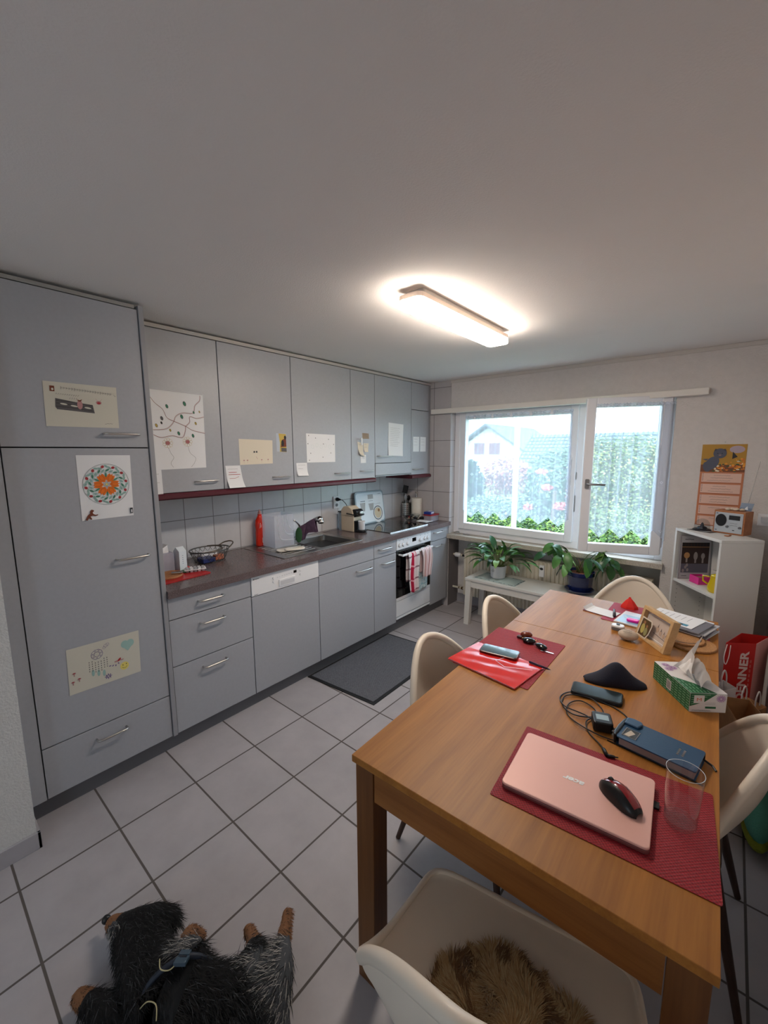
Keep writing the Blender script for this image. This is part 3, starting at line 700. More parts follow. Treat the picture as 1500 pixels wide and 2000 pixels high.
# ================================================================== shell chairs
SHELL = mat('cream_shell', (226, 214, 198), 0.42, coat=0.1)
LEGM = mat('dark_beech', (66, 40, 28), 0.45, noise=(40, 0.2))
def sstep(a, b, x):
    q = max(0, min(1, (x-a)/(b-a))); return q*q*(3-2*q)
RIM = []
def _mkrim():
    h = [(0, .245, .440), (.10, .2455, .441), (.18, .243, .444), (.228, .230, .449), (.252, .200, .453), (.266, .12, .456), (.282, .03, .461), (.295, -.03, .470), (.302, -.065, .484)]
    for i in range(1, 12):
        s = 1-i/11.0; s = s**0.8 if s > 0 else 0
        h.append((.302*s, -.080-.188*(1-s**1.7), .488+.337*(1-s**2.1)))
    full = h + [(-x, y, z) for x, y, z in h[-2:0:-1]]
    P_ = [Vector(p) for p in full]; n = len(P_); out = []
    for i in range(n):
        p0, p1, p2, p3 = P_[i-1], P_[i], P_[(i+1) % n], P_[(i+2) % n]
        for k in range(6):
            t_ = k/6; out.append(0.5*((2*p1)+(-p0+p2)*t_+(2*p0-5*p1+4*p2-p3)*t_*t_+(-p0+3*p1-3*p2+p3)*t_**3))
    L = [0]
    for i in range(len(out)): L.append(L[-1]+(out[(i+1) % len(out)]-out[i]).length)
    N = 120
    for k in range(N):
        d = L[-1]*k/N; j = max(i for i in range(len(out)) if L[i] <= d); f = (d-L[j])/max(1e-9, L[j+1]-L[j])
        RIM.append(out[j].lerp(out[(j+1) % len(out)], f))
_mkrim()
def shell_pt(u, v):
    P3 = RIM[int(round(u*120)) % 120]; q = 1-v; hgt = P3.z-0.45; bk = max(0, min(1, hgt/0.38))
    P0 = Vector((0, -0.005, 0.430)); P1 = Vector((P3.x*0.66, P3.y*0.66, 0.422)); P2 = Vector((P3.x*(0.99), P3.y*(0.99+0.03*bk)+0.012*bk, 0.430+0.12*bk))
    return P0*q**3+P1*3*q*q*v+P2*3*q*v*v+P3*v**3
def make_chair(label, loc, rz):
    t = thing('shell_chair', label, 'chair', loc, rz, 'cream shell chairs around the dining table')
    mb = MB(); mb.grid(lambda u, v: shell_pt(u, max(v, 0.0001)**0.85), 120, 22, 0, True)
    o = obj('seat_shell', mb, SHELL, t, world=False, smooth=True, solid=0.010, fixn=True)
    rim = list(RIM)
    rr = [0.0075+0.0075*sstep(0.05, -0.1, p.y) for p in rim]
    obj('rim', MB().tube(rim, rr, 10, closed=True), SHELL, t, world=False, smooth=True)
    obj('seat_base', MB().box(-0.15, 0.15, -0.16, 0.15, 0.392, 0.418), LEGM, t, world=False, bevel=0.006)
    for sx in (-1, 1):
        for sy in (-1, 1):
            obj('leg', MB().tube([(sx*0.13, sy*0.135, 0.41), (sx*0.225, sy*0.235, 0.002)], [0.019, 0.010], 14), LEGM, t, world=False, smooth=True, auto=50)
    return t
ch = make_chair('cream shell chair on the kitchen side of the table, nearest the camera', (2.110, 0.610, 0), -PI/2+R(-3))
dup(ch, (2.110, 1.245, 0), -PI/2+R(-3), 'cream shell chair on the kitchen side of the table, nearer the window')
dup(ch, (2.425, 1.93, 0), PI+R(3), 'cream shell chair at the far head of the table by the bench')
dup(ch, (2.745, 0.785, 0), PI/2, 'cream shell chair on the wall side of the table by the shopping bags')
near = dup(ch, (2.550, -0.130, 0), R(10), 'cream shell chair with fur pad at the near head of the table')

# ------------------------------------------------------------------ fur helper
def blade(mb, p, d, L, w, mi):
    d = d.normalized(); s = d.cross(Vector((0, 0, 1)))
    if s.length < 1e-3: s = Vector((1, 0, 0))
    s = s.normalized()*w; m = p+d*L*0.55+Vector((0, 0, L*0.05)); e = p+d*L
    mb.add([p-s, p+s, m+s*0.7, m-s*0.7, e], [(0, 1, 2, 3), (3, 2, 4)], mi)
FURA = mat('fur_tan', (172, 140, 96), 0.85, sheen=0.4); FURB = mat('fur_brown', (112, 82, 50), 0.85, sheen=0.4); FURC = mat('fur_cream', (190, 168, 128), 0.85, sheen=0.4)
def furpad(c, rx, ry, n, z0, h, seed):
    rnd = random.Random(seed); mb = MB()
    def s(u, v):
        a = 2*PI*u; q = v; wob = 1+0.05*math.sin(3*a+1)+0.03*math.sin(7*a)
        return (c[0]+rx*q*wob*math.cos(a), c[1]+ry*q*wob*math.sin(a), z0+h*(1-q**3)+0.004)
    mb.grid(s, 40, 8, 1, True)
    for _ in range(n):
        a = rnd.uniform(0, 2*PI); q = math.sqrt(rnd.random())*0.99
        p = Vector(s(a/(2*PI), q)); out = Vector((math.cos(a), math.sin(a), 0))
        cl = math.sin(p.x*31+1.3)*math.cos(p.y*27)+0.5*math.sin(p.x*63+p.y*51)
        sw = Vector((math.cos(cl*2.4+a), math.sin(cl*2.4+a), 0))
        d = out*0.55+sw*0.8+Vector((rnd.uniform(-.3, .3), rnd.uniform(-.3, .3), rnd.uniform(0.08, 0.42)))
        mi = 1 if cl < -0.4 else (0 if rnd.random() < 0.65 else 2)
        if rnd.random() < 0.15: mi = rnd.choice((0, 1, 2))
        blade(mb, p, d, rnd.uniform(0.014, 0.032), 0.0010, mi)
    return mb
o = obj('fur_seat_pad', furpad((2.600, -0.175), 0.205, 0.185, 20000, 0.438, 0.032, 2), [FURA, FURB, FURC], fixn=False); tag(o, 'round tan sheepskin pad lying on the near chair seat', 'fur pad')
o = obj('fur_seat_pad', furpad((2.735, 0.80), 0.15, 0.15, 4000, 0.4445, 0.03, 5), [FURA, FURB, FURC], fixn=False); tag(o, 'brown sheepskin pad on the wall-side chair seat, half hidden by the table', 'fur pad')

# ================================================================== bench
BW = mat('bench_white', (214, 212, 206), 0.35)
t = thing('white_bench', 'low white wooden bench in front of the radiator', 'bench', (0.975, 2.56, 0))
def BL(mb, name, **k): return obj(name, mb, BW, t, world=False, **k)
BL(MB().box(0, 1.09, 0, 0.36, 0.438, 0.460), 'bench_top', bevel=0.002)
BL(MB().box(0.06, 1.03, 0.012, 0.03, 0.375, 0.4375), 'apron'); BL(MB().box(0.06, 1.03, 0.33, 0.348, 0.375, 0.4375), 'apron')
BL(MB().box(0.012, 0.03, 0.06, 0.30, 0.375, 0.4375), 'apron'); BL(MB().box(1.06, 1.078, 0.06, 0.30, 0.375, 0.4375), 'apron')
for x in (0.006, 1.029):
    for y in (0.006, 0.299):
        s = -0.012 if x < 0.5 else 0.012
        mb = MB(); mb.add([(x+s, y, 0), (x+s+0.05, y, 0), (x+s+0.05, y+0.05, 0), (x+s, y+0.05, 0), (x, y, 0.4375), (x+0.055, y, 0.4375), (x+0.055, y+0.055, 0.4375), (x, y+0.055, 0.4375)], [(0, 3, 2, 1), (4, 5, 6, 7), (0, 1, 5, 4), (1, 2, 6, 5), (2, 3, 7, 6), (3, 0, 4, 7)])
        BL(mb, 'leg', bevel=0.002)
# place mat of glass with a mosaic border
mb = MB(); Mx = TM(1.255, 2.715, 0.4605, R(-4)); 
mb.box(-0.20, 0.20, -0.11, 0.11, 0, 0.004, 0, Mx)
rnd = random.Random(3)
for i in range(26):
    for (x, y) in ((-0.19+i*0.0152, -0.104), (-0.19+i*0.0152, 0.104)):
        if rnd.random() < 0.62: mb.box(x-0.005, x+0.005, y-0.005, y+0.005, 0.004, 0.0052, 1, Mx)
for i in range(14):
    for x in (0.187, 0.196):
        if rnd.random() < 0.62: mb.box(x-0.004, x+0.004, -0.10+i*0.0152-0.005, -0.10+i*0.0152+0.005, 0.004, 0.0052, 1, Mx)
o = obj('glass_mat', mb, [mat('frosted_glass', (188, 204, 202), 0.25), mat('mosaic_dark', (20, 34, 44), 0.3)]); tag(o, 'pale glass mat with dark mosaic border under the white plant pot', 'mat')

# ================================================================== plants
def leaf(mb, base, d, L, w, droop, seg=8, mi=0, twist=0.0, heart=False, fold=0.25):
    """base point, initial dir d, length, half width, gravity droop"""
    d = Vector(d).normalized(); p = Vector(base); vs = []; cent = []
    for i in range(seg+1):
        t_ = i/seg
        if heart: wd = w*(1.9*math.sqrt(max(t_, 0))*(1-t_)**0.75+0.02) if t_ > 0 else w*0.55
        else: wd = w*math.sin(PI*min(1, t_*0.96+0.04))**0.85
        s = d.cross(Vector((0, 0, 1)))
        s = s.normalized() if s.length > 1e-3 else Vector((1, 0, 0))
        s = Quaternion(d, twist) @ s
        up = s.cross(d).normalized()
        vs += [p-s*wd+up*wd*fold, p-up*0.0, p+s*wd+up*wd*fold]
        p = p+d*(L/seg); d = (d+Vector((0, 0, -droop/seg))).normalized()
    fs = []
    for i in range(seg): fs += [(3*i, 3*i+1, 3*i+4, 3*i+3), (3*i+1, 3*i+2, 3*i+5, 3*i+4)]
    mb.add(vs, fs, mi)
LEAFA = mat('leaf_green', (76, 128, 62), 0.35, noise=(20, 0.3)); LEAFB = mat('leaf_light', (132, 174, 96), 0.38, noise=(20, 0.25)); LEAFD = mat('leaf_dark', (44, 86, 52), 0.3)
STEMM = mat('stem_green', (104, 120, 62), 0.5)
SOIL = mat('soil', (60, 44, 34), 0.95, bump=(200, 1.0))
# peace lily in white pot
px, py = 1.222, 2.745
t = thing('potted_lily', 'leafy green peace lily in a white pot on the bench', 'plant', (px, py, 0.4652))
pot = obj('plant_pot', MB().lathe([(0.0, 0), (0.055, 0), (0.066, 0.01), (0.074, 0.12), (0.070, 0.12), (0.066, 0.10), (0, 0.10)], (px, py, 0.4655), 32), WPLAST, t, smooth=True, auto=40)
P = Pl((px-0.018, py-0.0715, 0.545), (1, 0, 0), (0, 0, 1)); mb = MB(); P.ring(mb, 0.0, 0, 0.012, 0.0015, 0.0015, sx=1, sy=0.75); P.ring(mb, 0, 0, 0.006, 0.0012, 0.0015); obj('pot_emblem', mb, DKT, pot)
obj('soil', MB().cyl((px, py, 0.566), 0.065, 0.006, 20), SOIL, t)
rnd = random.Random(11); mb = MB(); ms = MB()
for i in range(64):
    a = rnd.uniform(0, 2*PI); el = rnd.uniform(0.35, 1.3); L_ = rnd.uniform(0.09, 0.19); L_ = L_ if rnd.random() < 0.8 else L_*1.3
    b = Vector((px+0.025*math.cos(a), py+0.025*math.sin(a), 0.57)); dr = Vector((math.cos(a)*math.cos(el), math.sin(a)*math.cos(el), math.sin(el)))
    e = b+dr*L_; ms.tube([b, b+dr*L_*0.5+Vector((0, 0, 0.01)), e], [0.0022, 0.0018, 0.0014], 5)
    d2 = (dr+Vector((math.cos(a)*0.35, math.sin(a)*0.35, -0.05)))
    if e.y > 2.86: d2.y = -abs(d2.y)*0.3; 
    leaf(mb, e, d2, rnd.uniform(0.12, 0.20), rnd.uniform(0.017, 0.028), rnd.uniform(0.9, 2.0), 8, rnd.choice((0, 0, 0, 1, 2)), rnd.uniform(-0.5, 0.5))
obj('foliage', mb, [LEAFA, LEAFB, LEAFD], t, fixn=False, smooth=True); obj('stem', ms, STEMM, t, smooth=True)
# blue pot plant
px, py = 1.925, 2.80
t = thing('potted_anthurium', 'drooping heart-leaved plant in a dark blue pot on the bench', 'plant', (px, py, 0.4652))
BLUE = mat('blue_glaze', (26, 38, 88), 0.18, coat=0.5)
obj('plant_pot', MB().lathe([(0, 0), (0.078, 0), (0.090, 0.02), (0.102, 0.125), (0.112, 0.135), (0.112, 0.165), (0.104, 0.165), (0.098, 0.14), (0, 0.14)], (px, py, 0.482), 36), BLUE, t, smooth=True, auto=40)
obj('saucer', MB().lathe([(0, 0), (0.085, 0), (0.115, 0.028), (0.111, 0.030), (0.082, 0.012), (0, 0.012)], (px, py, 0.4655), 36), BLUE, t, smooth=True, auto=40)
obj('clay_granulate', MB().lathe([(0.097, 0), (0.06, 0.006), (0, 0.008)], (px, py, 0.625), 24), mat('clay_granulate', (168, 106, 78), 0.9, noise=(180, 0.5), bump=(160, 1.0)), t)
rnd = random.Random(21); mb = MB(); ms = MB()
def spray(tx, ty, tz, sx, sy, n, big=1.0):
    b = Vector((sx, sy, 0.63)); e = Vector((tx, ty, tz)); m = (b+e)/2+Vector((0, 0, 0.07*big))
    ms.tube([b, b*0.6+m*0.4+Vector((0, 0, 0.02)), m, m*0.4+e*0.6+Vector((0, 0, 0.015)), e], [0.0032, 0.003, 0.0026, 0.0022, 0.002], 6)
    for i in range(n):
        a = rnd.uniform(0, 2*PI); leaf(mb, e+Vector((rnd.uniform(-.03, .03), rnd.uniform(-.03, .02), rnd.uniform(-.03, .02))), (math.cos(a)*0.6, math.sin(a)*0.5-0.25, rnd.uniform(-0.9, 0.1)), rnd.uniform(0.10, 0.16), rnd.uniform(0.030, 0.046), rnd.uniform(0.8, 2.0), 8, rnd.choice((0, 0, 1, 2)), rnd.uniform(-0.9, 0.9), True)
for tx, ty, tz, n in ((1.72, 2.76, 0.84, 5), (1.76, 2.70, 0.80, 4), (1.68, 2.74, 0.78, 3), (1.84, 2.68, 0.80, 4), (2.08, 2.74, 0.84, 5), (2.14, 2.70, 0.80, 5), (2.18, 2.75, 0.76, 3), (2.02, 2.66, 0.78, 3), (2.30, 2.74, 0.66, 3), (1.80, 2.73, 0.66, 3), (2.07, 2.80, 0.72, 2)):
    spray(tx, ty, tz, px+rnd.uniform(-.03, .03), py+rnd.uniform(-.03, .02), n)
obj('foliage', mb, [LEAFA, LEAFB, LEAFD], t, fixn=False, smooth=True); obj('stem', ms, STEMM, t, smooth=True)
mb = MB()
for i in range(9): mb.tube([(px+rnd.uniform(-.03, .03), py+rnd.uniform(-.03, .03), 0.625), (px+rnd.uniform(-.05, .05), py+rnd.uniform(-.05, .05), 0.70+rnd.uniform(0, .05))], [0.004, 0.002], 6)
obj('root_stalks', mb, mat('stalk_brown', (100, 76, 50), 0.8), t, smooth=True)
mb = MB()
for i in range(10): leaf(mb, (1.78+rnd.uniform(-.03, .04), 2.66+rnd.uniform(-.02, .02), 0.4615), (rnd.uniform(-1, 1), rnd.uniform(-1, 1), 0.02), 0.05, 0.012, 0.1, 4, 0)
# ================================================================== shelf unit, set across the corner
SH = mat('white_melamine', (212, 210, 206), 0.45); SHM = TM(2.553, 2.731, 0, math.atan2(2.380-2.731, 2.816-2.553))
SHW, SHD, SHH = 0.438, 0.250, 1.097    # local x along the open front, local y = depth (into the corner)
t = thing('white_shelf_unit', 'white narrow open shelf unit standing across the room corner', 'shelf', (2.553, 2.731, 0), math.atan2(2.380-2.731, 2.816-2.553))
def SL(mb, name, m=None, **k): return obj(name, mb, m or SH, t, world=False, **k)
SL(MB().box(0, 0.018, 0, SHD, 0, SHH-0.0185), 'side_panel', bevel=0.001); SL(MB().box(SHW-0.018, SHW, 0, SHD, 0, SHH-0.0185), 'side_panel', bevel=0.001)
SL(MB().box(0, SHW, 0, SHD, SHH-0.018, SHH), 'top', bevel=0.001)
SL(MB().box(0.0185, SHW-0.0185, SHD-0.006, SHD, 0.07, SHH-0.019), 'back_panel')
ZSH = (0.735, 0.405, 0.07)
for z in ZSH: SL(MB().box(0.0185, SHW-0.0185, 0.004, SHD-0.007, z-0.018, z), 'shelf_board', bevel=0.001)
SL(MB().box(0.0185, SHW-0.0185, 0.02, 0.035, 0, 0.051), 'kick_panel')
mb = MB()
for y in (0.035, SHD-0.045):
    for i in range(8): mb.cyl((0, 0, 0), 0.0025, 0.0006, 8, M=Matrix.Translation((0.0184, y, 0.46+i*0.032)) @ Matrix.Rotation(R(90), 4, 'Y'))
SL(mb, 'peg_holes', CARC)
def sh(x, y, z): return SHM @ Vector((x, y, z))
# ================================================================== things on / in the shelf
t = thing('framed_poster', 'grey framed picture of glasses and bottles leaning inside the shelf unit', 'picture', tuple(sh(0.03, 0.12, 0.735)))
U = (SHM.to_3x3() @ Vector((0.0, 1, 0))); V = (SHM.to_3x3() @ Vector((-0.03, 0, 1))).normalized(); P = Pl(sh(0.045, 0.018, 0.7355), U, V)
P.n = -P.n if (P.n.dot(SHM.to_3x3() @ Vector((1, 0, 0))) < 0) else P.n
mb = MB(); P.slab(mb, 0, 0.215, 0, 0.315, -0.008, 0.0); obj('frame', mb, mat('poster_grey', (150, 146, 148), 0.5), t)
mb = MB(); P.quad(mb, 0.008, 0.207, 0.006, 0.309, 0.0008, 0); P.quad(mb, 0.014, 0.200, 0.045, 0.262, 0.0012, 1); P.quad(mb, 0.014, 0.200, 0.045, 0.11, 0.0015, 2)
P.quad(mb, 0.014, 0.200, 0.228, 0.232, 0.0018, 3)
for i in range(9): P.quad(mb, 0.018+i*0.0205, 0.030+i*0.0205, 0.235, 0.260, 0.0018, 4)
for a, b, ra, rb in ((0.05, 0.17, 0.020, 0.022), (0.11, 0.165, 0.014, 0.03), (0.16, 0.165, 0.013, 0.022)): P.ell(mb, a, b, ra, rb, 0.0018, 3 if a < 0.1 else 5); P.quad(mb, a-0.006, a+0.006, b-0.05, b-0.02, 0.0018, 5)
for a, b in ((0.03, 0.06), (0.045, 0.085), (0.06, 0.065), (0.055, 0.10)): P.ell(mb, a, b, 0.008, 0.012, 0.002, 5)
P.scrib(mb, 0.03, 0.09, 0.285, 0.004, 0.002, 0.0018, 6, 0.003); P.scrib(mb, 0.02, 0.06, 0.022, 0.0025, 0.001, 0.0018, 6, 0.003)
obj('print', mb, [mat('poster_pale', (176, 172, 176), 0.5), mat('poster_brown', (52, 36, 34), 0.5), mat('poster_blue', (92, 90, 104), 0.5), mat('poster_tan', (176, 130, 84), 0.5), mat('poster_dark', (34, 30, 34), 0.5), mat('poster_glassy', (150, 140, 138), 0.5), DKT], t, fixn=False)
mb = MB(); ZM = 0.7355; RS = SHM.to_3x3()
def lbox(mb, x0, x1, y0, y1, z0, z1, mi=0): return mb.box(x0, x1, y0, y1, z0, z1, mi, SHM)
t = thing('pink_box', 'open bright pink cardboard box on the upper board of the shelf unit', 'box', tuple(sh(0.14, 0.10, ZM)))
PINK = mat('pink_card', (214, 52, 140), 0.5)
mb = MB(); lbox(mb, 0.095, 0.185, 0.065, 0.145, ZM, ZM+0.002); lbox(mb, 0.095, 0.097, 0.065, 0.145, ZM+0.002, ZM+0.05); lbox(mb, 0.183, 0.185, 0.065, 0.145, ZM+0.002, ZM+0.05); lbox(mb, 0.097, 0.183, 0.065, 0.067, ZM+0.002, ZM+0.05); lbox(mb, 0.097, 0.183, 0.143, 0.145, ZM+0.002, ZM+0.05)
obj('box_body', mb, PINK, t); mb = MB(); lbox(mb, 0.11, 0.175, 0.075, 0.135, ZM+0.003, ZM+0.038); obj('box_contents', mb, mat('beige_wrap', (150, 116, 92), 0.7), t)
mb = MB(); lbox(mb, 0.215, 0.290, 0.125, 0.200, ZM, ZM+0.115); P = Pl(sh(0.215, 0.1248, ZM), RS @ Vector((1, 0, 0)), (0, 0, 1)); P.ell(mb, 0.03, 0.06, 0.016, 0.03, 0.0008, 1); P.ell(mb, 0.03, 0.06, 0.011, 0.024, 0.0012, 0)
o = obj('carton', mb, [mat('carton_white', (190, 184, 176), 0.6), mat('brown_print', (110, 78, 56), 0.6)], fixn=False); tag(o, 'white carton with brown emblem behind the yellow pot in the shelf unit', 'box')
t = thing('yellow_pot', 'shiny yellow enamel pot with lid and handle in the shelf unit', 'pot', tuple(sh(0.335, 0.085, ZM)))
YEL = mat('yellow_enamel', (214, 186, 18), 0.15, coat=0.6); c = sh(0.335, 0.085, ZM)
obj('pot_body', MB().lathe([(0, 0), (0.050, 0), (0.057, 0.012), (0.057, 0.03), (0.043, 0.09), (0.045, 0.102), (0.040, 0.102), (0.038, 0.09), (0, 0.088)], (c.x, c.y, ZM+0.0005), 32), YEL, t, smooth=True, auto=50)
obj('lid', MB().lathe([(0.045, 0.1025), (0.042, 0.110), (0.015, 0.120), (0.008, 0.123), (0.010, 0.133), (0, 0.135)], (c.x, c.y, ZM), 28), YEL, t, smooth=True)
e = sh(0.335-0.075, 0.04, ZM); e2 = (c*0.35+e*0.65)
obj('handle', MB().tube([Vector((c.x*0.4+e.x*0.6, c.y*0.4+e.y*0.6, ZM+0.09)), Vector((e.x, e.y, ZM+0.088)), Vector((e.x, e.y, ZM+0.055)), Vector((c.x*0.45+e.x*0.55, c.y*0.45+e.y*0.55, ZM+0.035))], 0.006, 8), YEL, t, smooth=True)
c = sh(0.22, 0.11, 0.4055)
o = obj('bowl', MB().lathe([(0, 0), (0.035, 0), (0.07, 0.055), (0.072, 0.06), (0.067, 0.058), (0.033, 0.006), (0, 0.006)], tuple(c), 32), mat('grey_ceramic', (170, 168, 160), 0.4), smooth=True, auto=50); tag(o, 'grey ceramic bowl on the lower board of the shelf unit', 'bowl')
# shelf top
ST = SHH+0.0005
t = thing('glass_dome', 'small clear glass dome with a dark figure on top of the shelf unit', 'ornament', (2.700, 2.735, ST))
obj('base', MB().lathe([(0, 0), (0.052, 0), (0.053, 0.006), (0.048, 0.009), (0, 0.009)], (2.700, 2.735, ST), 32), mat('dome_base', (24, 26, 38), 0.3), t, smooth=True, auto=40)
obj('dome', MB().lathe([(0.045, 0.0092), (0.045, 0.035), (0.040, 0.055), (0.027, 0.071), (0.01, 0.078), (0, 0.079)], (2.700, 2.735, ST), 32), thin_glass('dome_glass', (236, 240, 242), 0.03), t, smooth=True, fixn=False)
mb = MB().lathe([(0.03, 0.0095), (0.026, 0.022), (0.012, 0.028), (0.007, 0.046), (0.003, 0.052), (0, 0.053)], (2.700, 2.735, ST), 9)
obj('figure', mb, mat('figure_dark', (40, 42, 54), 0.35, 0.3), t)
# radio
RA = math.atan2(2.616-2.687, 2.915-2.759); RM = TM(2.757, 2.690, ST, RA)
t = thing('table_radio', 'small wooden radio with silver front on top of the shelf unit', 'radio', (2.757, 2.690, ST), RA)
WR = wood_mat('radio_cherry', (176, 118, 78), (146, 88, 54), 0.45, 'X', 1.0); RW, RD, RH = 0.172, 0.105, 0.152
def RL(mb, name, m, p=None, **k): return obj(name, mb, m, p or t, world=False, **k)
cb = RL(MB().box(0, RW, 0.004, RD, 0, RH), 'wooden_case', WR, bevel=0.002)
fp = RL(MB().box(0.009, RW-0.009, 0.0, 0.0045, 0.010, RH-0.012), 'front_panel', mat('silver_front', (190, 198, 206), 0.35, 0.4), bevel=0.001)
RP = Pl((0, -0.0002, 0), (1, 0, 0), (0, 0, 1))
mb = MB(); RP.ell(mb, 0.045, 0.088, 0.031, 0.040, 0.0008, n=32); RL(mb, 'speaker', mat('speaker_mesh', (16, 16, 22), 0.5), fp, fixn=False)
mb = MB(); RP.ring(mb, 0.045, 0.088, 0.032, 0.002, 0.001, sx=1, sy=1.28); RL(mb, 'speaker_ring', STEELB, fp, fixn=False)
mb = MB(); RP.quad(mb, 0.088, 0.148, 0.096, 0.125, 0.0008); RL(mb, 'display', BLACKG, fp, fixn=False)
for x in (0.083, 0.152): RL(MB().lathe([(0.008, 0), (0.007, 0.010), (0, 0.010)], (0, 0, 0), 16, M=Matrix.Translation((x, 0, 0.050)) @ Matrix.Rotation(R(90), 4, 'X')), 'knob', mat('knob_grey', (110, 112, 116), 0.4, 0.5), fp, smooth=True, auto=40)
mb = MB(); RP.scrib(mb, 0.095, 0.142, 0.074, 0.0015, 0.0006, 0.001); RP.scrib(mb, 0.095, 0.142, 0.060, 0.0015, 0.0006, 0.001); RP.quad(mb, 0.014, 0.026, 0.130, 0.134, 0.001); RP.quad(mb, 0.112, 0.124, 0.026, 0.031, 0.001); RP.quad(mb, 0.014, 0.026, 0.020, 0.024, 0.001)
RL(mb, 'printed_marks', DKT, fp, fixn=False)
RL(MB().tube([(0.135, RD-0.01, RH-0.001), (0.165, RD+0.02, RH+0.32)], [0.0022, 0.0014], 6), 'antenna', STEELB)
# card and shell on the radio
Tp = RM @ Vector((0.125, 0.075, RH+0.0005))
P = Pl(RM @ Vector((0.098, 0.085, RH+0.001)), RM.to_3x3() @ Vector((1, 0, 0)), RM.to_3x3() @ Vector((0.12, 0.25, 1)))
mb = MB(); P.slab(mb, 0, 0.068, 0, 0.052, 0, 0.0006, 0); P.quad(mb, 0.002, 0.066, 0.002, 0.020, 0.0012, 1); P.poly(mb, [(0.024, 0.008), (0.048, 0.008), (0.038, 0.032)], 0.0014, 2)
o = obj('postcard', mb, [mat('card_sky', (122, 138, 160), 0.5), mat('card_sea', (90, 108, 132), 0.5), mat('card_white', (214, 216, 220), 0.5)], fixn=False); tag(o, 'small blue grey picture card standing on the radio', 'card')
mb = MB(); rnd = random.Random(5); q0 = RM @ Vector((0.075, 0.045, RH+0.0005))
for i in range(10): mb.sphere((q0.x+rnd.uniform(-.02, .06), q0.y+rnd.uniform(-.015, .012), q0.z+0.008), rnd.uniform(0.006, 0.011), 8, 6, sc=(1.3, 1, 0.8))
o = obj('seashells', mb, mat('shell_white', (216, 200, 180), 0.6), smooth=True); tag(o, 'little heap of pale seashells on top of the radio', 'seashells', kind='stuff')
P = Pl((2.620, 2.700, ST), (0.86, -0.5, 0), (0.5, 0.86, 0)); mb = MB(); P.slab(mb, 0.0, 0.15, 0, 0.085, 0, 0.0015, 0); P.quad(mb, 0.015, 0.06, 0.01, 0.05, 0.0018, 1); P.quad(mb, 0.07, 0.12, 0.01, 0.06, 0.0018, 2)
o = obj('leaflet', mb, [mat('leaflet_dark', (60, 62, 68), 0.4), mat('leaflet_black', (26, 28, 34), 0.4), mat('leaflet_grey', (150, 156, 160), 0.4)], fixn=False); tag(o, 'dark glossy leaflet lying in front of the glass dome', 'leaflet')
o = obj('ring_trinket', MB().tube([(2.836+0.012*math.cos(a*PI/6), 2.553+0.008*math.sin(a*PI/6), ST+0.004) for a in range(12)], 0.0025, 6, closed=True).tube([(2.846, 2.565, ST+0.004), (2.856, 2.575, ST+0.006)], 0.004, 6), mat('copper', (190, 116, 70), 0.35, 0.8), smooth=True); tag(o, 'small copper coloured ring trinket in front of the radio', 'trinket')
t = thing('wall_socket', 'white wall socket with plug behind the radio by the room corner', 'socket', (3.02, YW, 1.14))
obj('socket_plate', MB().box(2.985, 3.065, YW-0.011, YW-0.0005, 1.14, 1.22), WPLAST, t, bevel=0.003); obj('plug', MB().box(3.00, 3.045, YW-0.05, YW-0.0115, 1.165, 1.205), WPLAST, t, bevel=0.005)

# ================================================================== wall calendar
t = thing('wall_calendar', 'long wall calendar with kitten photo and orange month strips', 'calendar', (2.77, YW, 1.12))
CAL = Pl((2.650, YW-0.0025, 1.11), (1, 0, 0), (0.0, 0, 1)); CW, CH = 0.240, 0.572
mb = MB(); CAL.slab(mb, 0, CW, 0, CH-0.19, -0.002, 0, 0)
ORN = mat('calendar_orange', (192, 120, 84), 0.6); CPK = mat('calendar_pale', (222, 186, 170), 0.6); INK = mat('pen_ink', (76, 66, 84), 0.6)
for i in range(5):
    b1 = CH-0.19-0.010-i*0.076; b0 = b1-0.062; CAL.quad(mb, 0.012, CW-0.012, b0, b1, 0.0006, 1); CAL.quad(mb, 0.012, CW-0.012, b0-0.004, b0-0.001, 0.0006, 3)
    for k in range(6): CAL.quad(mb, 0.016, 0.022, b1-0.006-k*0.009, b1-0.003-k*0.009, 0.001, 2)
    for k in range(3 if i < 3 else 1): 
        a = 0.04+random.uniform(0, .04); CAL.scrib(mb, a, a+random.uniform(0.06, 0.14), b1-0.014-k*0.018, 0.0014, 0.0022, 0.001, 2, 0.003)
obj('month_sheet', mb, [ORN, CPK, INK, mat('calendar_rule', (150, 80, 52), 0.6)], t, fixn=False)
mb = MB(); b = CH-0.19; CAL.slab(mb, 0, CW, b, CH, -0.002, 0, 0)
GR = random.Random(4)
CAL.quad(mb, 0, CW, b, b+0.05, 0.0004, 1)
CAL.ell(mb, 0.19, b+0.155, 0.040, 0.025, 0.0006, 2, n=24)
for i in range(70):
    a = GR.uniform(0.075, CW-0.006); h = GR.uniform(0.004, 0.05+max(0, a-0.11)*0.45); CAL.ell(mb, a, b+h, GR.uniform(0.004, 0.010), GR.uniform(0.003, 0.007), 0.0009+i*0.00001, GR.choice((3, 4, 3, 5, 6, 4)), n=9)
CAL.ell(mb, 0.062, b+0.060, 0.034, 0.050, 0.0024, 7, rot=-0.5, n=24); CAL.ell(mb, 0.035, b+0.035, 0.022, 0.036, 0.0030, 7, rot=0.2, n=20); CAL.ell(mb, 0.100, b+0.128, 0.036, 0.034, 0.0036, 7, n=28)
CAL.poly(mb, [(0.005, b+0.088), (0.03, b+0.078), (0.04, b+0.092)], 0.0027, 7)
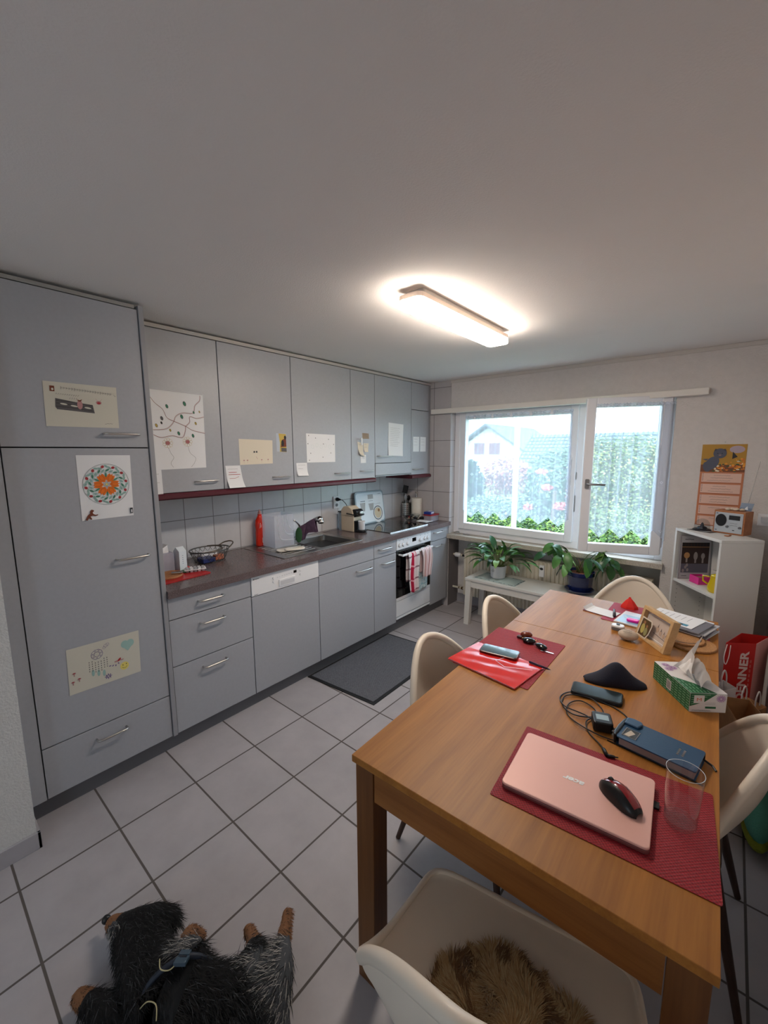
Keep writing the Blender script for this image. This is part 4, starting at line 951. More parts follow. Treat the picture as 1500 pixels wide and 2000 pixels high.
for s in (-1, 1): CAL.poly(mb, [(0.100+s*0.014, b+0.155), (0.100+s*0.034, b+0.140), (0.100+s*0.028, b+0.160)], 0.0039, 8); CAL.ell(mb, 0.100+s*0.012, b+0.128, 0.004, 0.003, 0.0040, 9, n=10)
CAL.ell(mb, 0.101, b+0.116, 0.008, 0.005, 0.0040, 10, n=10)
CAL.poly(mb, [(0.168, b+0.09), (0.168, b+0.14), (0.196, b+0.105)], 0.0026, 11)
obj('kitten_photo', mb, [mat('cal_ochre', (176, 130, 36), 0.4), mat('cal_brown', (120, 66, 30), 0.4), mat('cal_haze', (176, 158, 168), 0.4), mat('cal_flower', (206, 110, 30), 0.4), mat('cal_flower2', (232, 150, 40), 0.4), mat('cal_green', (60, 84, 44), 0.4), mat('cal_white', (224, 212, 180), 0.4), mat('kitten_grey', (84, 86, 100), 0.5), mat('kitten_ear', (60, 60, 74), 0.5), mat('kitten_eye', (30, 28, 30), 0.3), mat('kitten_nose', (150, 120, 120), 0.5), mat('cal_black', (30, 24, 20), 0.4)], t, fixn=False)
obj('nail', MB().sphere((2.772, YW-0.004, 1.697), 0.004, 8, 6), STEEL, t)

# ================================================================== table things
TT = 0.7709
RED1 = weave_mat('red_weave', (164, 20, 36), (108, 8, 22), 330, 0.7, 0.4)
PK1 = weave_mat('red_weave_pale', (176, 62, 84), (140, 36, 58), 240)
def placemat(cx, cy, w, d, rz, label, m):
    mb = MB(); xf(mb.prism(rbox(w, d, 0, 0.006), 0, 0.0016), TM(cx, cy, TT, rz)); 
    o = obj('placemat', mb, m); tag(o, label, 'placemat', 'red woven placemats on the dining table'); return o
placemat(2.640, 0.244, 0.466, 0.322, R(4.6), 'red woven placemat under the pink laptop', RED1)
placemat(2.160, 0.815, 0.318, 0.452, R(0), 'red woven placemat under the red folder and keys', RED1)
placemat(2.592, 1.628, 0.45, 0.31, R(-1), 'dull red woven placemat under the papers at the far table end', PK1)
TM2 = TT+0.0017
# laptop
LM = TM(2.4335, 0.1025, TM2, R(4.4)); t = thing('pink_laptop', 'closed rose pink laptop lying on the red placemat', 'laptop', (2.4335, 0.1025, TM2), R(4.4))
ROSE = mat('rose_aluminium', (228, 178, 166), 0.42, 0.15); LW, LD = 0.328, 0.236
def LL(mb, name, m, p=None, **k): return obj(name, mb, m, p or t, world=False, **k)
def off2(p, c): return [(x+c[0], y+c[1]) for x, y in p]
LL(MB().prism(off2(rbox(LW, LD, 0, 0.012), (LW/2, LD/2)), 0.0, 0.0095), 'laptop_base', mat('laptop_dark_pink', (120, 62, 60), 0.4), bevel=0.002)
lid = LL(MB().prism(off2(rbox(LW, LD, 0, 0.012), (LW/2, LD/2)), 0.0100, 0.0170), 'lid', ROSE, bevel=0.002)
P = Pl((0, 0, 0.0172), (-1, 0, 0), (0, -1, 0)); mb = MB(); text_on(mb, P, 'acer', -0.180, -0.120, 0.050, 0.0135, 0.0004, 0, 0.25, 0, 0.04); LL(mb, 'lid_logo', mat('logo_silver', (252, 252, 252), 0.25), lid, fixn=False)
LL(MB().box(LW+0.0005, LW+0.012, 0.150, 0.172, 0.001, 0.006), 'usb_receiver', BLACK)
# mouse
MZ = TM2+0.0173; MA = math.atan2(0.20-0.262, 0.732-0.636); MM = TM(2.685, 0.232, MZ, MA)
t = thing('computer_mouse', 'black and dark red computer mouse on the pink laptop', 'mouse', (2.685, 0.232, MZ), MA)
def mouse(u, v, k=1.0):
    x = -0.054+0.108*u; w = 0.031*(math.sin(PI*min(1, max(0, u*0.94+0.04)))**0.42)*(0.93+0.07*math.cos(2*PI*u)); h = 0.037*(math.sin(PI*min(1, u*0.88+0.07))**0.62)
    a = PI*v; return (x, -w*math.cos(a)*k, h*math.sin(a)**0.8*k+0.001)
LL2 = lambda mb, name, m, **kw: obj(name, mb, m, t, world=False, **kw)
LL2(MB().grid(lambda u, v: mouse(u, v), 28, 20), 'mouse_body', mat('mouse_black', (14, 12, 14), 0.35), smooth=True)
LL2(MB().grid(lambda u, v: mouse(0.03+0.90*u, 0.34+0.42*v+0.05*math.sin(PI*u), 1.02), 26, 8), 'red_shell', mat('mouse_red', (132, 14, 24), 0.15, coat=0.8), smooth=True, fixn=False)
LL2(MB().grid(lambda u, v: mouse(0.0+0.30*u, 0.47+0.10*v, 1.035), 10, 4), 'button_strip', mat('mouse_silver', (150, 130, 134), 0.2, 0.6), smooth=True, fixn=False)
LL2(MB().cyl((0, 0, 0), 0.008, 0.006, 14, M=TM(-0.030, 0.003, 0.030, 0, R(90))), 'scroll_wheel', BLACK)
mb = MB()
for i in range(7): p = mouse(0.52+0.022*i, 0.60, 1.03); q = mouse(0.535+0.022*i, 0.63, 1.035); mb.box(p[0], p[0]+0.0016, q[1]-0.0012, q[1]+0.0012, p[2], p[2]+0.0012)
LL2(mb, 'printed_marks', mat('mouse_print', (190, 150, 150), 0.5))
# glass of water
gx, gy = 2.803, 0.273; t = thing('water_glass', 'tall clear drinking glass half filled with water on the red placemat', 'glass', (gx, gy, TM2))
CLR = thin_glass('clear_glass', (252, 253, 253), 0.16)
obj('glass_body', MB().add([],[]).grid(lambda u, v: (gx+(0.0322+0.0053*v)*math.cos(2*PI*u), gy+(0.0322+0.0053*v)*math.sin(2*PI*u), TM2+0.004+0.131*v), 48, 6, 0, True), CLR, t, smooth=True, auto=60, fixn=True)
obj('glass_rim', MB().tube([(gx+0.0372*math.cos(a*PI/24), gy+0.0372*math.sin(a*PI/24), TM2+0.1352) for a in range(48)], 0.0007, 6, closed=True), mat('rim_glint', (214, 218, 220), 0.1, 0.3), t, smooth=True)
obj('glass_base', MB().lathe([(0, 0), (0.031, 0), (0.0325, 0.003), (0.0325, 0.011), (0, 0.010)], (gx, gy, TM2+0.0002), 40), thin_glass('base_glass', (250, 251, 251), 0.16), t, smooth=True, auto=60)
obj('water', MB().lathe([(0.0312, 0.0122), (0.0330, 0.056), (0.0, 0.056)], (gx, gy, TM2+0.0002), 48), thin_glass('water', (252, 253, 253), 0.10), t, smooth=True, auto=60)
# phone (black)
def phone(cx, cy, z, rz, w, d, h, name, label, body, screen):
    t = thing(name, label, 'phone', (cx, cy, z), rz)
    b = obj('phone_case', MB().prism(rbox(w, d, 0, 0.012), 0, h), body, t, world=False, bevel=0.003)
    obj('screen', MB().prism(rbox(w-0.008, d-0.008, 0, 0.010), h+0.0001, h+0.0008), screen, t, world=False)
    obj('side_button', MB().box(-0.012, 0.02, -d/2-0.0012, -d/2+0.001, h*0.35, h*0.65), body, t, world=False)
    return t
phone(2.522, 0.712, TT, R(8), 0.164, 0.078, 0.014, 'mobile_phone', 'black mobile phone in rugged case lying on the bare table', mat('rugged_black', (26, 30, 34), 0.6), mat('phone_screen', (38, 48, 54), 0.12))
# red folder on placemat
REDF = mat('red_plastic', (214, 40, 36), 0.18, coat=0.5)
FM = TM(2.143, 0.684, TM2+0.0004, R(-7.5)); t = thing('red_folder', 'glossy red plastic document folder with papers inside', 'folder', (2.143, 0.684, TM2+0.0004), R(-7.5))
def FL(mb, name, m, **k): return obj(name, mb, m, t, world=False, **k)
FL(MB().box(-0.155, 0.155, -0.110, 0.110, 0, 0.0012), 'back_cover', REDF)
FL(MB().box(-0.147, 0.152, -0.106, 0.104, 0.0014, 0.0052), 'papers', PAPER)
def fc(u, v):
    x = -0.155+0.31*u; y = -0.110+0.22*v
    return (x, y, 0.0060+0.0030*math.sin(PI*u)*math.sin(PI*v)+0.0012*math.sin(x*60+y*25)*math.sin(PI*u)*math.sin(PI*v)+0.0008*math.sin(y*90-x*30)*math.sin(PI*u))
FL(MB().grid(fc, 30, 24), 'front_cover', REDF, smooth=True, fixn=False)
mb = MB(); PF = Pl((0, 0, 0.0072), (1, 0, 0), (0, 1, 0)); PF.line(mb, [(0.02, 0.10), (0.0, 0.01), (0.05, -0.008), (0.14, 0.05)], 0.004, 0.0042); FL(mb, 'paper_edge', mat('folder_pale', (232, 190, 206), 0.5), fixn=False)
pz = TM2+0.0104; phone(2.125, 0.772, pz, R(9), 0.160, 0.078, 0.008, 'mobile_phone', 'mobile phone with bright reflecting screen lying on the red folder', mat('clear_red_case', (96, 26, 24), 0.2), mat('mirror_screen', (70, 86, 96), 0.04, coat=1.0))
o = obj('ballpoint_pen', MB().tube([(2.255, 0.772, pz+0.0015), (2.330, 0.768, pz-0.001)], [0.0045, 0.004], 8).tube([(2.330, 0.768, pz-0.001), (2.342, 0.767, pz-0.002)], [0.004, 0.001], 8), mat('pen_dark', (36, 30, 56), 0.3), smooth=True); tag(o, 'dark ballpoint pen lying on the corner of the red folder', 'pen')
# keys
t = thing('key_bunch', 'bunch of keys with black oval fobs on the red placemat', 'keys', (2.21, 0.965, TM2))
for x, y, sc, rz, nm, m in ((2.180, 0.965, (0.030, 0.021, 0.011), 0.2, 'black_fob', BLACKG), (2.243, 0.945, (0.029, 0.018, 0.010), -0.35, 'black_fob', BLACKG), (2.150, 1.012, (0.027, 0.018, 0.014), 0.5, 'brown_fob', mat('amber_brown', (110, 44, 22), 0.25))):
    mb = MB(); mb.sphere((0, 0, sc[2]), 1.0, 20, 12, sc=sc); xf(mb, TM(x, y, TM2, rz)); obj(nm, mb, m, t, smooth=True)
obj('key', MB().box(2.262, 2.305, 0.915, 0.922, TM2+0.003, TM2+0.0055).cyl((2.258, 0.9185, TM2+0.003), 0.009, 0.0025, 14), STEELB, t); xk = t.children[-1]
mb = MB(); 
for a in range(5): c0 = (2.150+0.016*a, 0.975+0.006*math.sin(a*2), TM2+0.010); mb.tube([(c0[0]+0.009*math.cos(q*PI/5), c0[1]+0.009*math.sin(q*PI/5), c0[2]+0.004*math.sin(q+a)) for q in range(10)], 0.0013, 5, closed=True)
obj('key_ring', mb, mat('brass_ring', (170, 140, 90), 0.3, 1.0), t, smooth=True)
obj('dark_fob', MB().box(2.118, 2.142, 0.975, 0.995, TM2+0.001, TM2+0.012), mat('dark_red_leather', (64, 18, 20), 0.5), t, bevel=0.003)
# soft case (folded dark navy)
NAVY = mat('navy_fabric', (24, 24, 40), 0.8, bump=(300, 0.3))
CM = TM(2.553, 0.845, TT, R(24))
def pouch(u, v):
    x = -0.105+0.210*u; y = -0.042+0.084*v
    h = 0.020+0.052*math.exp(-((x-0.004)/0.050)**2)*(0.55+0.45*math.sin(PI*v)**0.5) + 0.008*math.sin(PI*u)
    taper = (math.sin(PI*min(1, max(0, u*0.98+0.01)))**0.35)
    return (x, y*taper*(1.05-0.1*math.exp(-((x)/0.04)**2)), h*taper*(max(0.0, math.sin(PI*v))**0.45)+0.0006)
t = thing('glasses_pouch', 'dark navy soft pouch standing in a peak on the table', 'pouch', (2.553, 0.845, TT), R(24))
obj('pouch_body', MB().grid(pouch, 36, 16), NAVY, t, world=False, smooth=True, solid=0.003, fixn=False)
obj('snap_tag', MB().box(-0.014, -0.004, -0.006, -0.003, 0.058, 0.068), mat('copper_snap', (200, 150, 130), 0.3, 0.7), t, world=False)
# charger
t = thing('laptop_charger', 'black power adapter with coiled thin black cable on the table', 'charger', (2.59, 0.53, TT))
ad = obj('adapter', xf(MB().prism(rbox(0.056, 0.062, 0, 0.008), 0.002, 0.034), TM(2.578, 0.533, TT, R(20))), BLACK, t, bevel=0.004)
obj('rating_label', xf(MB().box(-0.018, 0.018, -0.014, 0.014, 0.0341, 0.0345), TM(2.578, 0.533, TT, R(20))), mat('label_grey', (150, 170, 176), 0.3), ad)
obj('plug_pin', MB().tube([(2.606, 0.516, TT+0.014), (2.618, 0.512, TT+0.012)], 0.0024, 6).tube([(2.610, 0.530, TT+0.014), (2.622, 0.526, TT+0.012)], 0.0024, 6), STEEL, t)
mb = MB(); rr = 0.0021
def spline(pts, n=14):
    out = []; P_ = [Vector(p) for p in pts]
    for i in range(len(P_)-1):
        p0 = P_[max(i-1, 0)]; p1 = P_[i]; p2 = P_[i+1]; p3 = P_[min(i+2, len(P_)-1)]
        for k in range(n):
            t_ = k/n; out.append(0.5*((2*p1)+(-p0+p2)*t_+(2*p0-5*p1+4*p2-p3)*t_*t_+(-p0+3*p1-3*p2+p3)*t_**3))
    return out+[P_[-1]]
z = TT+rr
loop = [(2.575, 0.545), (2.52, 0.560), (2.455, 0.565), (2.425, 0.62), (2.45, 0.672), (2.52, 0.665), (2.565, 0.615), (2.54, 0.560), (2.49, 0.535), (2.445, 0.575), (2.44, 0.635), (2.49, 0.665), (2.575, 0.672), (2.63, 0.635), (2.655, 0.565), (2.648, 0.505), (2.60, 0.480), (2.53, 0.490), (2.475, 0.530), (2.462, 0.590), (2.49, 0.630), (2.535, 0.620), (2.55, 0.575), (2.535, 0.525), (2.552, 0.480), (2.592, 0.440), (2.612, 0.415)]
mb.tube(spline([(x, y, z+0.0022*(i % 3)) for i, (x, y) in enumerate(loop)], 8), rr, 6)
obj('cable', mb, mat('cable_black', (22, 20, 22), 0.4), t, smooth=True)
obj('plug_tip', MB().tube([(2.608, 0.420, TT+0.006), (2.622, 0.398, TT+0.006)], 0.0055, 10).tube([(2.622, 0.398, TT+0.006), (2.640, 0.405, TT+0.006)], [0.0055, 0.004], 10).tube([(2.640, 0.405, TT+0.006), (2.648, 0.409, TT+0.006)], 0.002, 8), BLACK, t, smooth=True)
# blue book / organiser
BMx = TM(2.733, 0.516, TT, math.atan2(0.554-0.582, 0.828-0.635)); t = thing('blue_organiser', 'thick blue organiser book with black strap and metal framed window', 'book', (2.733, 0.516, TT), math.atan2(0.554-0.582, 0.828-0.635))
def BKL(mb, name, m, p=None, **k): return obj(name, mb, m, p or t, world=False, **k)
DB = mat('blue_leather', (40, 72, 102), 0.4, bump=(400, 0.15)); PG = mat('book_pages', (150, 128, 124), 0.8)
BKL(MB().box(-0.090, 0.094, -0.052, 0.052, 0.003, 0.0245), 'page_block', PG); BKL(MB().prism(rbox(0.196, 0.112, 0, 0.006), 0, 0.0028), 'back_cover', DB)
cv = BKL(MB().prism(rbox(0.196, 0.112, 0, 0.006), 0.0248, 0.0285), 'front_cover', DB)
BKL(MB().box(-0.098, 0.098, 0.0525, 0.056, 0.003, 0.0247), 'spine', BLACK)
def tab(u, v): a = PI*u; r0 = 0.020+0.012*v; return (-0.080-0.020*math.sin(a)*1.2-0.0*v, -0.052+0.030*0+0.104*u, 0.0285+0.002)
BKL(MB().prism([(-0.098, -0.056), (-0.098, 0.056), (-0.104, 0.058), (-0.109, 0.045), (-0.111, 0.0), (-0.109, -0.040), (-0.104, -0.056)], 0.002, 0.032), 'strap_end', mat('strap_black', (16, 18, 24), 0.35), bevel=0.004)
BKL(MB().prism([(-0.100, 0.020), (-0.062, 0.020), (-0.056, 0.048), (-0.064, 0.058), (-0.085, 0.060), (-0.102, 0.054)], 0.0287, 0.036), 'flap', DB, bevel=0.003)
BK = Pl((0, 0, 0.0287), (1, 0, 0), (0, 1, 0)); mb = MB(); BK.line(mb, [(-0.088, -0.038), (-0.052, -0.038), (-0.052, 0.006), (-0.088, 0.006), (-0.088, -0.038)], 0.003, 0.001); BKL(mb, 'window_frame', STEELB, cv, fixn=False)
mb = MB(); BK.quad(mb, -0.086, -0.054, -0.036, 0.004, 0.0004, 0); BK.poly(mb, [(-0.084, -0.034), (-0.07, -0.034), (-0.06, -0.01), (-0.075, 0.0)], 0.0007, 1); BKL(mb, 'window_inset', [mat('inset_dark', (60, 62, 64), 0.3), mat('inset_pale', (196, 180, 160), 0.4)], cv, fixn=False)
mb = MB()
for bx in (0.046, 0.058): 
    for k in range(5): BK.ell(mb, bx, -0.012+k*0.007, 0.0032, 0.0026, 0.0004, n=8)
BKL(mb, 'cover_emblem', STEELB, cv, fixn=False)
BKL(MB().box(-0.12, 0.115, -0.0585, -0.0572, 0.0, 0.004), 'elastic_band', BLACK)
BKL(MB().tube([(0.098, 0.045, 0.010), (0.118, 0.040, 0.006), (0.128, 0.028, 0.003)], 0.003, 6), 'pen_loop', BLACK)
# tissue box
e1 = Vector((2.655-2.784, 0.975-0.807, 0)).normalized(); ang = math.atan2(0.875-0.807, 2.879-2.784)
t = thing('tissue_box', 'green and white tissue box with a tissue pulled out', 'tissue box', (2.784, 0.807, TT), ang)
BXW, BXD, BXH = 0.117, 0.213, 0.068
def XL(mb, name, m, p=None, **k): return obj(name, mb, m, p or t, world=False, **k)
GREEN = mat('tissue_green', (24, 92, 54), 0.5); GWH = mat('tissue_white', (214, 208, 206), 0.5); LILAC = mat('tissue_lilac', (176, 136, 178), 0.5); GLT = mat('tissue_pale_green', (150, 196, 160), 0.5)
bx = XL(MB().box(0, BXW, 0, BXD, 0, BXH), 'box_body', GWH, bevel=0.0008)
mb = MB()
# left side (x=0 face) all green with dashes, plus barcode
PS = Pl((-0.0001, BXD, 0), (0, -1, 0), (0, 0, 1)); PS.n = Vector((-1, 0, 0))
PS.quad(mb, 0.001, BXD-0.001, 0.001, BXH-0.001, 0.0003, 0)
for r_ in range(7):
    for k in range(10): 
        a = 0.006+k*0.021; a2 = min(a+0.015, BXD-0.003); PS.line(mb, [(a, 0.006+r_*0.0092), (a2, 0.006+r_*0.0092)], 0.0018, 0.0006, 1)
PS.quad(mb, 0.085, 0.112, 0.012, 0.048, 0.0009, 2)
for k in range(9): PS.quad(mb, 0.088+k*0.0024, 0.0892+k*0.0024, 0.016, 0.044, 0.0012, 3)
# front end (y=0 face)
PE = Pl((0, -0.0001, 0), (1, 0, 0), (0, 0, 1))
PE.poly(mb, [(0, BXH-0.001), (0, 0.020), (0.045, 0.036), (0.085, BXH-0.001)], 0.0003, 0)
for k in range(5): PE.line(mb, [(0.004, 0.028+k*0.008), (0.020+k*0.011, 0.034+k*0.0072)], 0.0014, 0.0006, 1)
PE.quad(mb, 0.012, 0.045, 0.032, 0.060, 0.0009, 2); PE.quad(mb, 0.050, 0.084, 0.014, 0.021, 0.0006, 0); PE.scrib(mb, 0.008, 0.07, 0.006, 0.0018, 0.0008, 0.0006, 4, 0.003)
PE.line(mb, [(0.048, 0.034), (0.082, 0.034)], 0.0007, 0.0006, 4); PE.line(mb, [(0.048, 0.029), (0.082, 0.029)], 0.0007, 0.0006, 4)
rnd = random.Random(9)
for k in range(14): a = k*2*PI/14; PE.line(mb, [(0.098+0.003*math.cos(a), 0.050+0.003*math.sin(a)), (0.098+0.015*math.cos(a), 0.050+0.013*math.sin(a))], 0.003, 0.0006, 5)
# top
PT = Pl((0, 0, BXH+0.0001), (1, 0, 0), (0, 1, 0))
PT.poly(mb, [(0, 0), (0.085, 0), (0.05, 0.06), (0.0, 0.105)], 0.0003, 0)
for r_ in range(7):
    a = 0.006+r_*0.0115
    for k in range(5):
        b0 = 0.004+k*0.020; b1 = b0+0.014
        if a < 0.085-b1*0.75: PT.line(mb, [(a, b0), (a, b1)], 0.0020, 0.0006, 1)
for cxy in ((0.025, 0.185), (0.04, 0.165), (0.02, 0.155)):
    for k in range(14): a = k*2*PI/14; PT.line(mb, [(cxy[0]+0.003*math.cos(a), cxy[1]+0.003*math.sin(a)), (cxy[0]+0.014*math.cos(a), cxy[1]+0.014*math.sin(a))], 0.003, 0.0006, 5)
XL(mb, 'printed_design', [GREEN, GLT, GWH, DKT, mat('tissue_grey', (120, 120, 118), 0.5), LILAC], bx, fixn=False)
mb = MB(); text_on(mb, PE, 'M', 0.021, 0.040, 0.015, 0.011, 0.0013); XL(mb, 'box_logo', mat('logo_orange', (200, 84, 30), 0.5), bx, fixn=False)
def tis(u, v):
    # a draped tissue: from slot up to a peak and over
    s = (u-0.5)*2; 
    h = (1-abs(s)**1.6)*0.12*v; yy = 0.120+s*0.070*(0.55+0.45*v)-0.02*v; xx = 0.060+0.030*math.sin(s*3.3+0.6)*v+0.010*math.sin(s*9)*v
    return (xx, yy, BXH+0.001+h*(1.0+0.12*math.sin(s*7))+0.012*v*(1 if s < 0 else 0.4)+(0.024*v*math.exp(-((s-0.15)/0.22)**2)))
XL(MB().grid(tis, 40, 14), 'tissue', mat('tissue_paper', (226, 220, 214), 0.95), smooth=True, fixn=False)
def tis2(u, v):
    s = (u-0.5)*2; return (0.040+0.065*v, 0.075+s*0.062*(1-0.35*v)+0.02*v, BXH+0.002+0.075*math.sin(PI*min(1, 0.15+v*0.80))*(1-abs(s)**2*0.6)+0.004*math.sin(s*14))
XL(MB().grid(tis2, 28, 12), 'tissue', MATS['tissue_paper'], smooth=True, fixn=False)
# photo frame
FA = math.atan2(1.22-1.38, 2.666-2.535); t = thing('photo_frame', 'tilted light wooden box frame with a drawing and a tucked-in photo', 'picture frame', (2.535, 1.38, TT), FA)
BIR = wood_mat('birch_frame', (206, 172, 126), (182, 146, 100), 0.5, 'X', 1.0)
FT = Matrix.Translation((0, 0, 0.001)) @ Matrix.Rotation(R(-14), 4, 'X')     # leans back (away from -y face)
def QL(mb, name, m, p=None, **k): xf(mb, FT); return obj(name, mb, m, p or t, world=False, **k)
FW, FH, FD = 0.205, 0.150, 0.032
mb = frame_mb(MB(), 0, FW, 0, FH, 0.016, 0.0, FD); fr = QL(mb, 'frame', BIR, bevel=0.001)
mb = MB().box(0.016, FW-0.016, FD-0.012, FD-0.004, 0.016, FH-0.016); QL(mb, 'backing', mat('mount_cream', (196, 180, 168), 0.8))
PQ = Pl((0, FD-0.0125, 0), (1, 0, 0), (0, 0, 1)); mb = MB()
PQ.line(mb, [(0.026, 0.026), (FW-0.026, 0.026), (FW-0.026, FH-0.026), (0.026, FH-0.026), (0.026, 0.026)], 0.004, 0.0006, 1)
for a, b, ra, rb in ((0.105, 0.075, 0.009, 0.014), (0.128, 0.066, 0.008, 0.012), (0.150, 0.062, 0.007, 0.012), (0.165, 0.058, 0.005, 0.010)):
    PQ.ell(mb, a, b, ra, rb, 0.0008, 2); PQ.poly(mb, [(a-0.003, b+rb*0.7), (a+0.003, b+rb*0.7), (a, b+rb*2.0)], 0.0009, 0)
PQ.line(mb, [(0.085, 0.052), (0.180, 0.044)], 0.003, 0.0007, 0)
QL(mb, 'drawing', [mat('sketch_grey', (120, 112, 110), 0.7), PAPER, mat('sketch_tan', (186, 160, 140), 0.7)], fixn=False)
PQ = Pl((0.018, -0.001, 0.018), (1, 0, 0), (0, 0.02, 1)); mb = MB(); PQ.poly(mb, [(-0.006, -0.010), (0.058, -0.010), (0.072, 0.02), (0.076, 0.06), (0.066, 0.082), (-0.002, 0.082)], 0.0, 0)
PQ.poly(mb, [(0.0, -0.004), (0.054, -0.004), (0.066, 0.02), (0.070, 0.058), (0.062, 0.076), (0.003, 0.076)], 0.0006, 1); PQ.ell(mb, 0.022, 0.030, 0.013, 0.024, 0.0009, 2); PQ.ell(mb, 0.046, 0.022, 0.011, 0.020, 0.0009, 3)
PQ.ell(mb, 0.024, 0.060, 0.007, 0.008, 0.0011, 4); PQ.ell(mb, 0.046, 0.048, 0.006, 0.007, 0.0011, 4)
QL(mb, 'tucked_photo', [PAPERC, mat('photo_sepia', (84, 62, 30), 0.4), mat('photo_yellow', (176, 160, 86), 0.4), mat('photo_olive', (140, 136, 90), 0.4), mat('photo_skin', (150, 104, 66), 0.4)], fixn=False)
xf_ = MB().box(FW*0.4, FW*0.6, FD, FD+0.045, 0.0, 0.003); obj('prop', xf_, mat('prop_grey', (120, 118, 112), 0.6), t, world=False)
# stone
mb = MB().sphere((2.522, 1.288, TT+0.024), 1.0, 24, 14, sc=(0.042, 0.033, 0.0235)); t = thing('painted_stone', 'oval beige pebble with grey writing beside the photo frame', 'stone', (2.522, 1.288, TT))
st = obj('stone', mb, mat('pebble', (188, 170, 152), 0.75, noise=(60, 0.15)), t, smooth=True)
mb = MB(); P = Pl((2.497, 1.262, TT+0.0405), (0.95, -0.1, 0.03), (0.1, 0.8, 0.38)); P.scrib(mb, 0.008, 0.042, 0.016, 0.0022, 0.0022, 0.0045, 0, 0.003); P.scrib(mb, 0.006, 0.044, 0.006, 0.0022, 0.0022, 0.0035, 0, 0.003); obj('writing', mb, mat('stone_ink', (110, 104, 100), 0.7), st, fixn=False)
# tape measure
t = thing('tape_measure', 'small round white and grey tape measure on the table', 'tape measure', (2.462, 1.385, TT))
obj('case_base', MB().prism(off2(rbox(0.056, 0.044, 0, 0.018), (2.462, 1.385)), TT, TT+0.014), mat('tape_grey', (110, 104, 104), 0.5), t, bevel=0.002); obj('case_top', MB().prism(off2(rbox(0.056, 0.044, 0, 0.018), (2.462, 1.385)), TT+0.0142, TT+0.024), WPLAST, t, bevel=0.003); obj('button', MB().cyl((2.462, 1.388, TT+0.0242), 0.008, 0.004, 14), BLACK, t)
# notepad with pen
P = Pl((2.270, 1.590, TT), (0.97, -0.20, 0), (0.20, 0.97, 0)); mb = MB(); P.slab(mb, 0, 0.155, -0.045, 0.055, 0, 0.004, 1)
mb.grid(lambda u, v: P.p(0.155*u, -0.045+0.10*v, 0.0045+0.016*max(0, (0.14-u)/0.14)**2), 12, 2, 0)
o = obj('notepad', mb, [PAPER, mat('notepad_pad', (120, 70, 84), 0.7)], fixn=False); tag(o, 'white notepad with curled corner at the far left of the table', 'notepad')
o = obj('marker_pen', MB().tube([(2.418, 1.532, TM2+0.009), (2.398, 1.630, TM2+0.0085)], [0.0075, 0.006], 10), mat('marker', (44, 34, 44), 0.4), smooth=True); tag(o, 'short dark marker pen beside the white notepad', 'pen')
# magazine with pink highlighter
P = Pl((2.425, 1.475, TM2), (0.97, -0.12, 0), (0.12, 0.97, 0)); mb = MB(); P.slab(mb, 0, 0.150, 0, 0.19, 0, 0.006, 0); P.quad(mb, 0.008, 0.142, 0.008, 0.182, 0.0064, 1); P.quad(mb, 0.008, 0.142, 0.13, 0.182, 0.0068, 2); P.line(mb, [(0.02, 0.10), (0.12, 0.04)], 0.006, 0.0068, 0)
o = obj('magazine', mb, [PAPER, mat('magazine_blue', (150, 186, 214), 0.35), mat('magazine_pale', (206, 212, 224), 0.35)], fixn=False); tag(o, 'pale blue booklet lying on the far placemat', 'booklet')
o = obj('pink_highlighter', MB().prism(off2(rbox(0.055, 0.034, 0, 0.012), (2.505, 1.515)), TM2+0.0072, TM2+0.020), mat('hot_pink', (232, 30, 160), 0.35), bevel=0.004); tag(o, 'hot pink plastic piece on the pale blue booklet', 'eraser')
# red pointed cap
mb = MB().lathe([(0.036, 0), (0.034, 0.012), (0.018, 0.040), (0.006, 0.055), (0.004, 0.062), (0, 0.064)], (2.452, 1.735, TM2+0.001), 7, sx=1.25, sy=0.8)
o = obj('red_napkin', mb, mat('red_cloth', (206, 34, 24), 0.7)); tag(o, 'small bright red peaked cloth at the far end of the table', 'napkin')
# stack of papers
t = thing('paper_stack', 'untidy stack of letters and envelopes behind the photo frame', 'papers', (2.68, 1.62, TM2))
rnd = random.Random(6); zz = TM2+0.0005
for i in range(8):
    P = Pl((2.565+rnd.uniform(0, .03), 1.60+rnd.uniform(-.02, .02), zz), (math.cos(R(-14+rnd.uniform(-7, 7))), math.sin(R(-14+rnd.uniform(-7, 7))), 0), (0.24, 0.97, 0)); P.v = P.n.cross(P.u) if False else Vector((0, 0, 1)).cross(P.u); P.n = Vector((0, 0, 1))
    mb = MB(); P.slab(mb, 0, 0.235, -0.07, 0.115, 0, 0.0045, 0); 
    obj('envelope', mb, mat('envelope_%s' % 'abcd'[i % 4], ((212, 212, 218), (176, 176, 182), (220, 220, 224), (110, 108, 116))[i % 4], 0.7), t); zz += 0.0052
P = Pl((2.560, 1.605, zz+0.0005), (0.95, -0.30, 0), (0.30, 0.95, 0)); mb = MB(); P.slab(mb, 0, 0.21, -0.055, 0.12, 0, 0.001, 0)
for k in range(6): P.line(mb, [(0.03+k*0.026, 0.03), (0.03+k*0.026, 0.09)], 0.0022, 0.0014, 1)
P.quad(mb, 0.135, 0.185, -0.04, -0.012, 0.0014, 2); P.quad(mb, 0.150, 0.165, -0.035, -0.02, 0.0018, 3)
obj('letter', mb, [PAPER, mat('print_grey', (130, 130, 136), 0.7), mat('photo_cyan', (70, 140, 170), 0.5), DKT], t, fixn=False)
